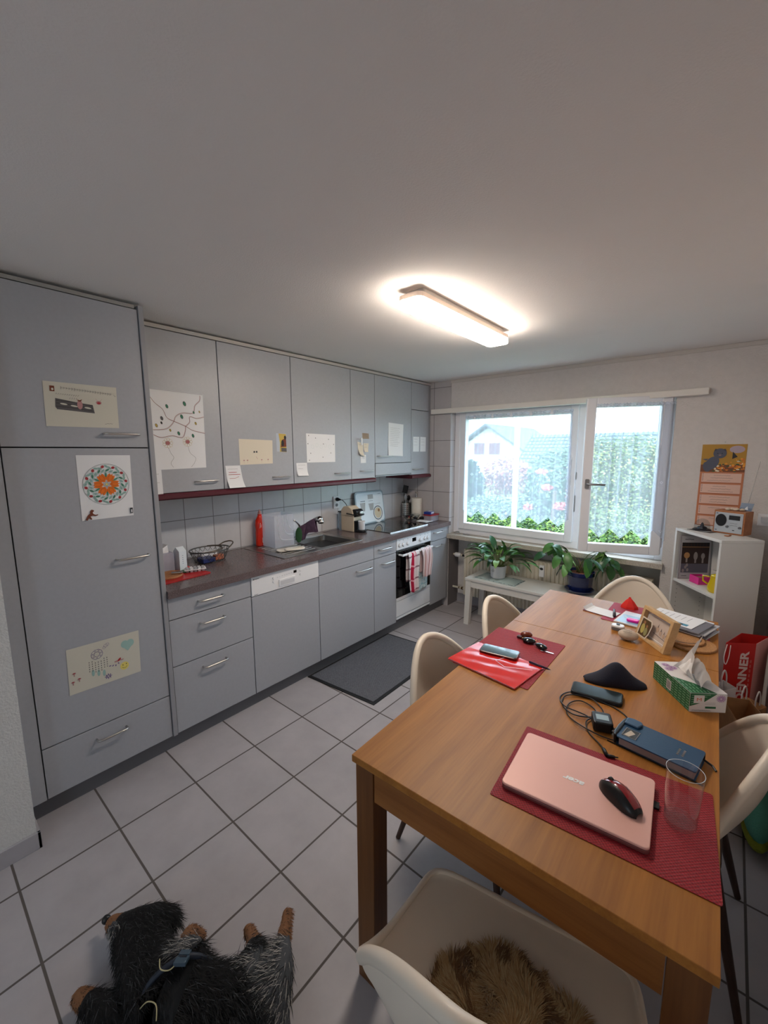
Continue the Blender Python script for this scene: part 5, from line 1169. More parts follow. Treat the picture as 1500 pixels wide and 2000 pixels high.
# cork trivets
CORK = mat('cork', (182, 132, 84), 0.85, noise=(120, 0.35), bump=(200, 0.6))
o = obj('cork_trivet', MB().cyl((2.752, 1.415, TT), 0.092, 0.010, 40), CORK, bevel=0.003); tag(o, 'round cork trivet lying flat under another by the photo frame', 'trivet')
t = thing('cork_trivet', 'upper round cork trivet with a dark ring line, lying on another', 'trivet', (2.715, 1.432, TT+0.0105)); obj('disc', MB().cyl((2.715, 1.432, TT+0.0105), 0.085, 0.010, 40), CORK, t, bevel=0.003)
mb = MB(); Pl((2.715, 1.432, TT+0.0206), (1, 0, 0), (0, 1, 0)).ring(mb, 0, 0, 0.070, 0.005, 0.0005); obj('ring_line', mb, mat('cork_dark', (56, 30, 20), 0.7), t, fixn=False)
# ================================================================== counter objects
CT = 0.9205
o = obj('red_cutting_board', MB().prism([(0.20, 0.040), (0.475, 0.040), (0.485, 0.060), (0.470, 0.345), (0.455, 0.356), (0.33, 0.340), (0.20, 0.33)], CT, CT+0.006), mat('board_red', (176, 24, 30), 0.35), bevel=0.001); tag(o, 'flat red cutting board on the worktop beside the tall cabinet', 'cutting board')
o = obj('cork_board', MB().cyl((0.345, 0.145, CT+0.0062), 0.088, 0.012, 36), mat('cork_orange', (178, 122, 80), 0.8, noise=(120, 0.3)), bevel=0.003); tag(o, 'round brown cork board on the red cutting board', 'trivet')
o = obj('steel_stopper', MB().tube([(0.37, 0.165, CT+0.026), (0.40, 0.205, CT+0.026)], [0.007, 0.009], 10).lathe([(0.011, 0), (0.011, 0.008), (0, 0.010)], (0, 0, 0), 14, M=TM(0.40, 0.205, CT+0.026, R(60), 0, R(90))), STEELB, smooth=True, auto=40); tag(o, 'small steel bottle stopper lying on the round cork board', 'stopper')
o = obj('cardboard_sleeve', MB().box(0.30, 0.335, 0.050, 0.066, CT+0.0185, CT+0.075), mat('kraft_card', (172, 140, 100), 0.7), bevel=0.001); tag(o, 'small tan card box against the tall cabinet side', 'box')
# clear plastic container with papers
t = thing('clear_container', 'clear plastic canister with packets inside beside the tall cabinet', 'container', (0.225, 0.165, CT+0.0065))
mb = MB().box(0.17, 0.28, 0.105, 0.225, CT+0.0065, CT+0.125); obj('container_body', mb, mat('frosted_plastic', (206, 204, 218), 0.25, trans=0.55, ior=1.2), t, bevel=0.006)
mb = MB().add([(0.185, 0.13, CT+0.06), (0.265, 0.13, CT+0.06), (0.265, 0.205, CT+0.06), (0.185, 0.205, CT+0.06), (0.185, 0.135, CT+0.14), (0.265, 0.135, CT+0.14), (0.255, 0.20, CT+0.17), (0.195, 0.20, CT+0.17)], [(0, 3, 2, 1), (4, 5, 6, 7), (0, 1, 5, 4), (1, 2, 6, 5), (2, 3, 7, 6), (3, 0, 4, 7)])
obj('paper_packet', mb, PAPER, t)
mb = MB(); hp = [(0.245, 0.235), (0.300, 0.245), (0.292, 0.292), (0.237, 0.282)]
mb.prism(hp, CT+0.0065, CT+0.125, 0); mb.add([(0.245, 0.235, CT+0.125), (0.300, 0.245, CT+0.125), (0.292, 0.292, CT+0.125), (0.237, 0.282, CT+0.125), (0.268, 0.240, CT+0.150), (0.262, 0.287, CT+0.150)], [(0, 1, 4), (2, 3, 5), (1, 2, 5, 4), (3, 0, 4, 5)], 0)
P = Pl((0.3001, 0.245, CT), (-0.17, 0.98, 0), (0, 0, 1)); P.n = Vector((0.98, 0.17, 0)); P.scrib(mb, 0.008, 0.011, 0.1, 0.001, 0.001, 0.001, 1); 
for k in range(5): P.quad(mb, 0.018, 0.026, 0.05+k*0.012, 0.053+k*0.012, 0.0012, 1)
o = obj('milk_carton', mb, [mat('carton_pale', (218, 226, 232), 0.5), mat('carton_ink', (110, 130, 150), 0.6)]); tag(o, 'small white carton with peaked top beside the clear canister', 'carton')
# green lid + pill pack
o = obj('green_disc', MB().cyl((0.335, 0.262, CT+0.0065), 0.034, 0.006, 28), mat('lid_green', (70, 136, 88), 0.5), bevel=0.002); tag(o, 'flat round green lid at the foot of the white carton', 'lid')
mb = MB(); M_ = TM(0.365, 0.305, CT+0.0068, R(70)); mb.box(-0.06, 0.06, -0.032, 0.032, 0.012, 0.016, 0, M_)
for i in range(5): mb.box(-0.05+i*0.022, -0.036+i*0.022, -0.024, 0.024, 0.0, 0.024, 0 if i % 2 else 1, M_)
o = obj('blister_tray', mb, [WPLAST, mat('tray_grey', (172, 172, 176), 0.5)]); tag(o, 'white blister tray lying on the end of the red board', 'tray')
# wire basket
bx_, by_ = 0.175, 0.500; t = thing('wire_basket', 'oval wire basket with raised handles holding small things', 'basket', (bx_, by_, CT))
WIRE = mat('wire_grey', (92, 90, 88), 0.4, 0.8); mb = MB(); ax, ay, h = 0.105, 0.130, 0.075
def bp(a, v): s = 0.74+0.26*v; return Vector((bx_+ax*s*math.cos(a), by_+ay*s*math.sin(a), CT+0.003+h*v))
for k in range(22):
    a0 = 2*PI*k/22
    for sgn in (1, -1): mb.tube([bp(a0+sgn*0.5*v, v) for v in (0, .25, .5, .75, 1)], 0.0013, 5)
mb.tube([bp(2*PI*i/40, 0) for i in range(40)], 0.0018, 5, closed=True); mb.tube([bp(2*PI*i/40, 1) for i in range(40)], 0.0042, 7, closed=True)
for k in range(-3, 4): y = by_+k*0.026; w = ax*0.74*math.sqrt(max(0, 1-((y-by_)/(ay*0.74))**2)); mb.tube([(bx_-w, y, CT+0.003), (bx_+w, y, CT+0.003)], 0.0013, 5)
obj('wire_mesh', mb, WIRE, t, smooth=True)
hm_ = mat('handle_bronze', (98, 88, 78), 0.35, 0.7)
obj('handle', MB().tube(spline([(bx_+0.05, by_+0.115, CT+0.078), (bx_+0.03, by_+0.155, CT+0.100), (bx_-0.02, by_+0.165, CT+0.105), (bx_-0.06, by_+0.14, CT+0.095), (bx_-0.065, by_+0.10, CT+0.078)], 6), 0.0042, 8), hm_, t, smooth=True)
obj('handle', MB().tube(spline([(bx_+0.085, by_-0.075, CT+0.078), (bx_+0.10, by_-0.02, CT+0.082), (bx_+0.075, by_+0.05, CT+0.088), (bx_+0.03, by_+0.04, CT+0.10), (bx_-0.01, by_-0.01, CT+0.10)], 6), 0.005, 8), hm_, t, smooth=True)
for nm, args, m, lab in (('blue_packet', (0.165, 0.25, 0.415, 0.500, CT+0.006, CT+0.035), mat('packet_blue', (36, 48, 104), 0.4), 'dark blue packet inside the wire basket'), ('white_packet', (0.13, 0.16, 0.45, 0.56, CT+0.006, CT+0.06), PAPER, 'white packet standing inside the wire basket'), ('orange_packet', (0.19, 0.23, 0.51, 0.57, CT+0.006, CT+0.04), mat('packet_orange', (186, 110, 80), 0.5), 'dull orange packet inside the wire basket')):
    o = obj(nm, MB().box(*args), m, bevel=0.004); tag(o, lab, 'packet')
# dish soap bottle
t = thing('dish_soap_bottle', 'tall bright red dish soap bottle standing against the tiles', 'bottle', (0.052, 0.985, CT+0.0045))
RS_ = mat('soap_red', (222, 42, 18), 0.25, coat=0.3); sb = (0.055, 0.975, CT+0.0045)
obj('bottle_body', MB().lathe([(0, 0), (0.036, 0), (0.039, 0.01), (0.039, 0.10), (0.036, 0.125), (0.040, 0.165), (0.036, 0.195), (0.020, 0.225), (0.016, 0.235), (0.016, 0.245), (0, 0.245)], sb, 28, sx=0.8, sy=1.0), RS_, t, smooth=True, auto=60)
obj('cap', MB().lathe([(0.014, 0.2455), (0.012, 0.262), (0.005, 0.270), (0.0045, 0.280), (0, 0.280)], sb, 18), mat('cap_pink', (230, 160, 150), 0.4), t, smooth=True, auto=60)
mb = MB(); P = Pl((0.055+0.0325, 0.975-0.002, CT), (-0.1, 1, 0), (0, 0, 1)); P.n = Vector((1, 0.1, 0)); P.quad(mb, -0.004, 0.018, 0.028, 0.068, 0.0015, 0); P.quad(mb, 0.0, 0.014, 0.032, 0.062, 0.002, 1)
P.line(mb, [(-0.025, 0.145), (-0.018, 0.185)], 0.004, 0.002, 0); P.line(mb, [(-0.018, 0.150), (-0.008, 0.175), (-0.012, 0.15)], 0.003, 0.002, 0); P.ell(mb, 0.010, 0.078, 0.003, 0.003, 0.002, 0)
obj('bottle_label', mb, [mat('label_pinkish', (232, 190, 180), 0.5), mat('barcode_dark', (84, 60, 70), 0.5)], t, fixn=False)
# plastic dish tub upright (translucent) with curved ribs
t = thing('clear_plastic_bin', 'frosted clear plastic bin with curved ribs standing on the drainer', 'bin', (0.19, 1.05, CT+0.0045))
FR = sheer_mat('frosted_clear', (232, 235, 244), 0.30)
bz = CT+0.0092; x0, x1, y0, y1, hh = 0.105, 0.262, 0.962, 1.137, 0.245
mb = MB(); w = 0.0025
mb.box(x0, x1, y0, y1, bz, bz+w); mb.box(x0, x0+w, y0, y1, bz+w, bz+hh); mb.box(x1-w, x1, y0, y1, bz+w, bz+hh); mb.box(x0+w, x1-w, y0, y0+w, bz+w, bz+hh-0.005); mb.box(x0+w, x1-w, y1-w, y1, bz+w, bz+hh+0.005)
obj('bin_body', mb, FR, t)
mb = MB()
for (ya, za) in ((0.03, 0.045), (0.075, 0.085), (0.11, 0.12)):
    mb.tube(spline([(x1+0.001, y0+ya, bz+hh-0.005), (x1+0.001, y0+ya+0.008, bz+za+0.06), (x1+0.001, y0+ya+0.035, bz+za+0.012), (x1+0.001, y1-0.004, bz+za)], 8), 0.0016, 5)
obj('rib', mb, mat('rib_white', (236, 238, 244), 0.3), t, smooth=True)
# white soap tray on drainer
mb = MB(); M_ = TM(0.375, 1.005, CT+0.0095, R(68))
mb.prism(rbox(0.19, 0.085, 0, 0.035), 0, 0.006, 0, M_); mb.prism(off2(rbox(0.15, 0.065, 0, 0.030), (0.03, -0.03)), 0.007, 0.018, 0, M_)
o = obj('white_grater_lids', mb, mat('ivory_plastic', (226, 220, 208), 0.35), bevel=0.002); tag(o, 'pair of white plastic lids lying on the drainer', 'lid')
o = obj('green_brush_pad', MB().sphere((0.235, 1.205, CT+0.070), 1, 20, 12, sc=(0.012, 0.033, 0.062)), mat('scourer_green', (30, 66, 34), 0.95, bump=(200, 1.0)), smooth=True); tag(o, 'dark green oval scouring pad standing behind the clear bin', 'scourer')
o = obj('white_saucer', MB().lathe([(0, 0), (0.03, 0), (0.045, 0.012), (0.043, 0.012), (0.029, 0.003), (0, 0.003)], (0.15, 1.175, CT+0.0092), 28), WPLAST, smooth=True); tag(o, 'small white dish at the foot of the green scouring pad', 'dish')
# coffee machine : faces +x (front)
t = thing('coffee_machine', 'beige capsule coffee machine with black lever and white cup stand', 'coffee machine', (0.17, 1.87, CT))
BEI = mat('machine_cream', (206, 190, 166), 0.35, noise=(30, 0.02)); 
pr = [(0.085, 0.0), (0.245, 0.0), (0.245, 0.150), (0.225, 0.205), (0.180, 0.232), (0.12, 0.228), (0.085, 0.195)]
mb = MB(); vs = [(x, 1.815, CT+z) for x, z in pr]+[(x, 1.925, CT+z) for x, z in pr]; n = len(pr)
mb.add(vs, [tuple(range(n)), tuple(range(2*n-1, n-1, -1))]+[(i, n+i, n+(i+1) % n, (i+1) % n) for i in range(n)])
obj('machine_body', mb, BEI, t, bevel=0.008, seg=3)
obj('front_panel', MB().box(0.2455, 0.256, 1.822, 1.918, CT+0.0, CT+0.105), BLACK, t, bevel=0.003)
obj('brew_head', MB().lathe([(0, -0.045), (0.036, -0.045), (0.036, 0.045), (0, 0.045)], (0, 0, 0), 24, M=TM(0.244, 1.87, CT+0.172, R(90), 0, R(90))), BLACK, t, bevel=0.002)
obj('spout', MB().box(0.25, 0.30, 1.845, 1.895, CT+0.150, CT+0.190), STEEL, t, bevel=0.006)
obj('lever', MB().tube([(0.165, 1.812, CT+0.165), (0.245, 1.812, CT+0.160), (0.30, 1.825, CT+0.165)], [0.006, 0.005, 0.007], 8).tube([(0.30, 1.825, CT+0.165), (0.315, 1.88, CT+0.165)], [0.008, 0.008], 8), BLACK, t, smooth=True)
obj('groove', MB().box(0.09, 0.246, 1.8135, 1.8150, CT+0.143, CT+0.146), mat('groove_brown', (120, 104, 84), 0.5), t)
obj('drip_tray', MB().prism([(0.257, 1.825), (0.33, 1.835), (0.345, 1.87), (0.33, 1.905), (0.257, 1.915)], CT+0.004, CT+0.022), BLACK, t, bevel=0.003)
o = obj('coffee_cup', MB().lathe([(0, 0), (0.025, 0), (0.028, 0.003), (0.031, 0.075), (0.033, 0.080), (0.030, 0.080), (0.026, 0.006), (0, 0.006)], (0.298, 1.868, CT+0.0225), 28), WPLAST, smooth=True, auto=50); tag(o, 'white cup standing under the coffee machine spout', 'cup')
obj('water_tank', MB().box(0.050, 0.084, 1.82, 1.92, CT+0.005, CT+0.165), mat('tank_clear', (190, 200, 210), 0.15, trans=0.6, ior=1.2), t, bevel=0.004); obj('tank_lid', MB().box(0.046, 0.084, 1.815, 1.925, CT+0.166, CT+0.178), BLACK, t, bevel=0.003)
# kitchen scale / tray leaning on the wall : coffee pictures
t = thing('picture_tray', 'white tray with coffee cup pictures leaning against the tiles', 'tray', (0.03, 2.27, CT))
P = Pl((0.062, 2.055, CT+0.005), (0, 1, 0), (-0.14, 0, 1)); 
mb = MB(); pts = rbox(0.425, 0.325, 0, 0.03, 5); pts = [(x+0.2125, y+0.1625) for x, y in pts]; n = len(pts)
vs = [P.p(a, b, 0) for a, b in pts]+[P.p(a, b, 0.010) for a, b in pts]; mb.add(vs, [tuple(range(n-1, -1, -1)), tuple(range(n, 2*n))]+[(i, (i+1) % n, n+(i+1) % n, n+i) for i in range(n)])
tr = obj('tray_body', mb, mat('tray_rim', (150, 168, 178), 0.3), t, bevel=0.002)
mb = MB(); P.poly(mb, [(x*0.93+0.2125*0.07, y*0.91+0.1625*0.09) for x, y in pts], 0.0112, 0)
for a in (0.10, 0.225): P.poly(mb, [(a-0.04, 0.215 if a < .2 else 0.20), (a+0.04, 0.215 if a < .2 else 0.20), (a+0.025, 0.13), (a-0.025, 0.13)], 0.0116, 1)
P.quad(mb, 0.185, 0.265, 0.245, 0.290, 0.0116, 1); P.quad(mb, 0.07, 0.14, 0.225, 0.232, 0.0116, 2); P.scrib(mb, 0.19, 0.26, 0.225, 0.003, 0.002, 0.0118, 2); P.scrib(mb, 0.27, 0.37, 0.19, 0.002, 0.006, 0.0118, 2); P.scrib(mb, 0.34, 0.38, 0.29, 0.003, 0.001, 0.0118, 2)
P.ell(mb, 0.315, 0.085, 0.078, 0.088, 0.0116, 3, n=32); P.ell(mb, 0.315, 0.095, 0.070, 0.072, 0.0119, 4, n=32); P.ell(mb, 0.315, 0.095, 0.062, 0.064, 0.0122, 0, n=32); P.ell(mb, 0.315, 0.095, 0.054, 0.056, 0.0125, 5, n=32); P.ell(mb, 0.33, 0.12, 0.016, 0.016, 0.0128, 6, n=16)
obj('printed_design', mb, [mat('tray_white', (216, 226, 232), 0.3), mat('tray_cup', (158, 160, 160), 0.4), mat('tray_ink', (90, 100, 110), 0.5), mat('tray_saucer', (226, 228, 228), 0.3), mat('tray_black', (44, 44, 48), 0.4), mat('tray_crema', (206, 190, 160), 0.4), mat('tray_bean', (140, 100, 60), 0.5)], tr, fixn=False)
# utensils
t = thing('utensil_holder', 'perforated steel holder with dark cooking utensils', 'utensil holder', (0.075, 2.835, CT))
ux, uy = 0.095, 2.808
obj('holder', MB().lathe([(0, 0), (0.052, 0), (0.052, 0.165), (0.050, 0.165), (0.050, 0.003), (0, 0.003)], (ux, uy, CT), 32), STEEL, t, smooth=True, auto=40)
mb = MB()
for i in range(18):
    for k in range(6): 
        a = 2*PI*i/18; mb.box(0.0, 0.0008, -0.0035, 0.0035, -0.006, 0.006, 0, Matrix.Translation((ux+0.0522*math.cos(a), uy+0.0522*math.sin(a), CT+0.03+k*0.022)) @ Matrix.Rotation(a, 4, 'Z'))
obj('perforations', mb, mat('hole_dark', (40, 38, 34), 0.6), t)
mb = MB().tube([(ux-0.01, uy-0.01, CT+0.02), (ux-0.02, uy-0.01, CT+0.27)], 0.005, 8).box(-0.032, 0.032, -0.003, 0.003, 0, 0.085, 0, TM(ux-0.018, uy-0.005, CT+0.27, R(70), 0, R(14)))
o = obj('spatula', mb, BLACK); tag(o, 'black slotted spatula standing in the steel holder', 'spatula')
mb = MB().tube([(ux+0.015, uy-0.015, CT+0.02), (ux+0.02, uy-0.035, CT+0.19)], 0.005, 8); mb.sphere((ux+0.024, uy-0.042, CT+0.225), 1, 14, 8, sc=(0.008, 0.026, 0.038))
o = obj('serving_spoon', mb, mat('spoon_grey', (150, 154, 160), 0.4), smooth=True); tag(o, 'pale grey spoon standing in the steel holder', 'spoon')
mb = MB().tube([(ux, uy+0.02, CT+0.02), (ux+0.005, uy+0.035, CT+0.19)], 0.005, 8); mb.sphere((ux+0.006, uy+0.036, CT+0.215), 1, 14, 8, sc=(0.012, 0.030, 0.030))
o = obj('ladle', mb, BLACK, smooth=True); tag(o, 'black ladle standing in the steel holder', 'ladle')
t = thing('steel_bottle', 'slim dark steel bottle behind the paper roll', 'bottle', (0.05, 2.845, CT)); 
obj('bottle_body', MB().lathe([(0, 0), (0.022, 0), (0.022, 0.17), (0.012, 0.19), (0.015, 0.215), (0, 0.215)], (0.165, 2.845, CT), 18), mat('dark_steel', (88, 88, 84), 0.25, 0.9), t, smooth=True, auto=40)
t = thing('paper_towel_holder', 'white paper towel roll on a steel stand in the corner', 'paper towel', (0.24, 2.825, CT))
rx, ry = 0.228, 2.818; obj('paper_roll', MB().lathe([(0.018, 0.006), (0.0565, 0.006), (0.0565, 0.225), (0.018, 0.225)], (rx, ry, CT), 32), mat('paper_roll', (226, 218, 206), 0.9, bump=(300, 0.3)), t, smooth=True, auto=40)
obj('stand', MB().cyl((rx, ry, CT), 0.055, 0.005, 28).cyl((rx, ry, CT+0.005), 0.006, 0.265, 12).lathe([(0.006, 0.27), (0.018, 0.290), (0.020, 0.292), (0, 0.292)], (rx, ry, CT), 16), STEELB, t, smooth=True, auto=40)
# glass bowl
cx_, cy_ = 0.275, 2.660; HB = CT+0.0048
o = obj('glass_bowl', MB().lathe([(0, 0), (0.055, 0), (0.092, 0.058), (0.094, 0.064), (0.090, 0.062), (0.053, 0.004), (0, 0.004)], (cx_, cy_, HB), 32), thin_glass('bowl_glass', (246, 249, 250), 0.14), smooth=True, fixn=False); tag(o, 'clear glass bowl filled with small dark and red things on the worktop', 'bowl')
mb = MB(); rnd = random.Random(12)
for i in range(26): a = rnd.uniform(0, 6.28); r_ = rnd.uniform(0, 0.058); mb.sphere((cx_+r_*math.cos(a), cy_+r_*math.sin(a), HB+0.018+rnd.uniform(0, 0.035)), rnd.uniform(0.010, 0.016), 8, 6, rnd.choice((0, 0, 0, 1, 2)), sc=(1, 1.3, 0.8))
o = obj('bowl_contents', mb, [mat('sweet_dark', (28, 24, 28), 0.3), mat('sweet_red', (170, 36, 30), 0.35), mat('sweet_pale', (180, 160, 140), 0.4)], smooth=True); tag(o, 'small dark, red and pale wrapped things filling the glass bowl', 'sweets', kind='stuff')
t = thing('food_container', 'clear plastic food container with red lid at the worktop corner', 'container', (0.43, 2.80, CT))
obj('container_body', MB().prism(off2(rbox(0.105, 0.150, 0, 0.02), (0.435, 2.795)), CT, CT+0.060), mat('tub_clear', (186, 180, 190), 0.15, trans=0.5, ior=1.15), t, bevel=0.004)
obj('lid', MB().prism(off2(rbox(0.115, 0.160, 0, 0.022), (0.435, 2.795)), CT+0.0602, CT+0.072), mat('lid_red', (150, 30, 40), 0.4), t, bevel=0.002)
mb = MB(); M_ = TM(0.420, 2.775, CT+0.0725, R(8)); mb.box(-0.035, 0.035, -0.05, 0.05, 0, 0.026, 0, M_); mb.box(0.0352, 0.0356, -0.02, 0.045, 0.004, 0.022, 1, M_); mb.box(-0.02, 0.03, 0.0, 0.045, 0.0262, 0.0266, 1, M_)
o = obj('blue_packet', mb, [mat('pack_blue', (30, 50, 130), 0.4), mat('pack_white', (200, 206, 220), 0.5)]); tag(o, 'small blue and white packet on the red lid of the food container', 'packet')
o = obj('dark_cloth_ball', MB().sphere((0.345, 2.755, HB+0.018), 1, 12, 8, sc=(0.03, 0.035, 0.018)), mat('dark_cloth', (26, 28, 34), 0.8), smooth=True); tag(o, 'small dark crumpled thing between the glass bowl and the food container', 'cloth')
P = Pl((0.375, 2.655, CT+0.005), (0.90, 0.0, 0), (0, 1, 0)); mb = MB(); mb.grid(lambda u, v: (0.365+0.130*u, 2.620+0.115*v, CT+0.009+0.008*math.sin(v*3.0)*(1-u)), 8, 8)
o = obj('white_napkin', mb, PAPER, smooth=True, solid=0.003); tag(o, 'white folded paper lying at the edge of the hob', 'paper')

# ================================================================== tea towels on the oven handle
def towel(name, label, yc, w, zbot, zback, mats, seed, amp=0.010):
    hx = XF+0.049; zt = 0.7385; rnd = random.Random(seed); ph = rnd.uniform(0, 6)
    Lf = zt-zbot; Lb = zt-zback; tot = Lf+Lb
    def fn(u, v):
        s = v*tot; y = yc-w/2+w*u
        fold = math.sin(u*13+ph)*amp+math.sin(u*29+ph*2)*amp*0.35
        if s < Lb: z = zback+s; dx = -0.014; k = (zt-z)/Lb
        else: z = zt-(s-Lb); dx = 0.016; k = (zt-z)/Lf
        kk = min(1, abs(s-Lb)/0.02); 
        return (hx+dx*kk+(fold*min(1, k*3) if dx > 0 else 0.0), y-(u-0.5)*0.03*k+0.006*math.sin(z*20+ph), z+0.0035+0.002*math.cos(u*20))
    NU, NV = 40, 44; mb = MB(); vs = [Vector(fn(i/NU, j/NV)) for j in range(NV+1) for i in range(NU+1)]; fs = []; ms = []
    for j in range(NV):
        for i in range(NU):
            fs.append((j*(NU+1)+i, j*(NU+1)+i+1, (j+1)*(NU+1)+i+1, (j+1)*(NU+1)+i)); ms.append(mats[1](i/NU, j/NV))
    mb.v = vs; mb.f = fs; mb.m = ms
    o = obj(name, mb, mats[0], smooth=True, solid=0.003, fixn=False); tag(o, label, 'towel'); return o
TW_ = mat('towel_white', (224, 214, 214), 0.9); TR_ = mat('towel_red', (178, 22, 62), 0.9); TP_ = mat('towel_pink', (216, 150, 160), 0.9); TG_ = mat('towel_greyline', (140, 110, 118), 0.9); TT_ = mat('towel_teal', (150, 184, 190), 0.9); TQ_ = mat('towel_dusty', (176, 120, 120), 0.9)
def pa(u, v):
    if 0.30 < u < 0.47 or 0.60 < u < 0.70: return 1 if int(v*44) % 9 else 2
    if 0.50 < u < 0.56: return 2
    if int(v*44) % 7 == 0: return 3
    return 0
towel('tea_towel', 'white tea towel with broad red stripes and checks on the oven handle', 2.165, 0.170, 0.352, 0.46, ([TW_, TR_, TP_, TG_], pa), 1)
def pb(u, v): return 1 if int(u*40) % 6 in (2,) else (2 if int(u*40) % 6 == 4 else 0)
def pc(u, v): return 1 if (int(u*40) % 5 == 1 or int(v*44) % 5 == 2) and (int(u*40)*7+int(v*44)*3) % 4 else 0
towel('tea_towel', 'pale tea towel with thin dusty red stripes on the oven handle', 2.375, 0.165, 0.455, 0.50, ([TW_, TQ_, TP_], pb), 4, 0.014)
# teal towel hangs beneath the striped one
mb = MB(); NU, NV = 30, 40
def tf(u, v): return (XF+0.022+0.006*math.sin(u*11), 2.30+0.16*u, 0.735-(0.735-0.318+0.02*u*-1)*v)
mb.v = [Vector(tf(i/NU, j/NV)) for j in range(NV+1) for i in range(NU+1)]
for j in range(NV):
    for i in range(NU): mb.f.append((j*(NU+1)+i, j*(NU+1)+i+1, (j+1)*(NU+1)+i+1, (j+1)*(NU+1)+i)); mb.m.append(1 if (i*5+j*3+(i*j) % 7) % 4 == 0 or j % 8 == 3 else 0)
o = obj('tea_towel', mb, [mat('towel_pale_teal', (196, 210, 212), 0.9), TT_], smooth=True, fixn=False, solid=0.002); tag(o, 'pale teal patterned tea towel showing below the pink striped towel', 'towel')
# ---- sill trinkets
o = obj('wrist_watch', MB().tube([(0.665+0.028*math.cos(a*PI/8), 2.93+0.020*math.sin(a*PI/8), 0.797+0.012*abs(math.sin(a*PI/8))) for a in range(16)], 0.004, 6, closed=True).cyl((0.665, 2.912, 0.790), 0.014, 0.008, 16), STEEL, smooth=True, auto=40); tag(o, 'small silver watch lying at the left end of the window sill', 'watch')
mb = MB(); rnd = random.Random(2)
for i in range(14): mb.sphere((0.76+rnd.uniform(-.05, .05), 2.925+rnd.uniform(-.015, .015), 0.795), 0.006, 7, 5, sc=(1.4, 1, 0.7))
o = obj('silver_bracelet', mb, mat('dull_silver', (176, 176, 178), 0.4, 0.5), smooth=True); tag(o, 'low silvery beaded bracelet lying on the window sill', 'bracelet')

# ================================================================== papers and drawings
XP = XF+0.0012; XW = XU+0.0012
GRN = mat('ink_green', (58, 116, 92), 0.7); LGR = mat('ink_teal', (150, 182, 176), 0.7); REDI = mat('ink_red', (166, 44, 50), 0.7); ORI = mat('ink_orange', (226, 112, 24), 0.7); GRI = mat('ink_grey', (92, 88, 90), 0.7); PINKI = mat('ink_pinkish', (176, 130, 130), 0.7); OCH = mat('ink_ochre', (186, 160, 80), 0.7); PUR = mat('ink_purple', (110, 92, 140), 0.7); BRN = mat('ink_brown', (112, 54, 34), 0.7); BLKI = mat('ink_black', (40, 38, 38), 0.7); YLI = mat('ink_yellow', (222, 206, 110), 0.7)
INKS = [None, GRN, LGR, REDI, ORI, GRI, PINKI, OCH, PUR, BRN, BLKI, YLI]
def sheet(name, label, x, c, paper=PAPER, cat='drawing', curl=0.0):
    """c: four (y,z) corners: bottom-left, bottom-right, top-right, top-left"""
    mb = MB(); q = [Vector((x, y, z)) for y, z in c]; N = 10
    def fn(u, v):
        p = (q[0]*(1-u)+q[1]*u)*(1-v)+(q[3]*(1-u)+q[2]*u)*v
        p.x += curl*(max(0, 0.5-v)*2)**2 + 0.0002
        return p
    mb.grid(fn, 4, N, 0)
    W_ = (q[1]-q[0]).length; H_ = (q[3]-q[0]).length
    P = Pl(q[0]+Vector((0.0006, 0, 0)), q[1]-q[0], q[3]-q[0]); P.u = (q[1]-q[0]).normalized(); P.v = (q[3]-q[0]).normalized(); P.n = Vector((1, 0, 0))
    return mb, P, W_, H_, name, label, cat, paper
def done(S, kind=None):
    mb, P, W_, H_, name, label, cat, paper = S
    o = obj(name, mb, [paper]+INKS[1:], fixn=False); tag(o, label, cat); 
    md = None; return o
# 1 landscape drawing on the tall cabinet top door
S = sheet('child_drawing', 'ivory drawing with pencil writing and a dark scribbled bar on the upper tall cabinet door', XP, [(-0.383, 1.754), (-0.112, 1.756), (-0.109, 1.940), (-0.379, 1.939)], PAPERG)
mb, P, W_, H_ = S[:4]
P.quad(mb, 0.022, 0.038, 0.145, 0.168, 0.0004, 9); P.ell(mb, 0.031, 0.154, 0.004, 0.005, 0.0007, 0)
for k in range(20): 
    a = 0.060+k*0.0096; b = 0.163-0.0006*k; h = random.uniform(0.004, 0.008)
    P.line(mb, [(a, b-h), (a+0.001, b+h*0.7)], 0.0011, 0.0004, 5); P.line(mb, [(a, b+h*0.5), (a+0.005, b-h*0.4), (a+0.006, b+h*0.4)], 0.0010, 0.0004, 5)
for k in range(11): a = 0.040+k*0.0078; P.line(mb, [(a, 0.134-0.0004*k), (a+0.004, 0.140-0.0004*k), (a+0.005, 0.134)], 0.0010, 0.0004, 5)
for k in range(4): a = 0.088+k*0.008; P.line(mb, [(a, 0.117), (a+0.003, 0.124)], 0.0010, 0.0004, 5)
P.poly(mb, [(0.036, 0.082), (0.042, 0.072), (0.178, 0.062), (0.172, 0.098), (0.120, 0.104), (0.038, 0.118)], 0.0003, 5)
for k in range(9): P.line(mb, [(0.040, 0.078+k*0.0042), (0.09, 0.076+k*0.0040), (0.172, 0.066+k*0.0038)], 0.0016, 0.0006, 10 if k % 3 else 5)
for a, b in ((0.066, 0.095), (0.103, 0.089), (0.153, 0.084)): P.ell(mb, a, b, 0.013, 0.0035, 0.0009, 0, rot=-0.15)
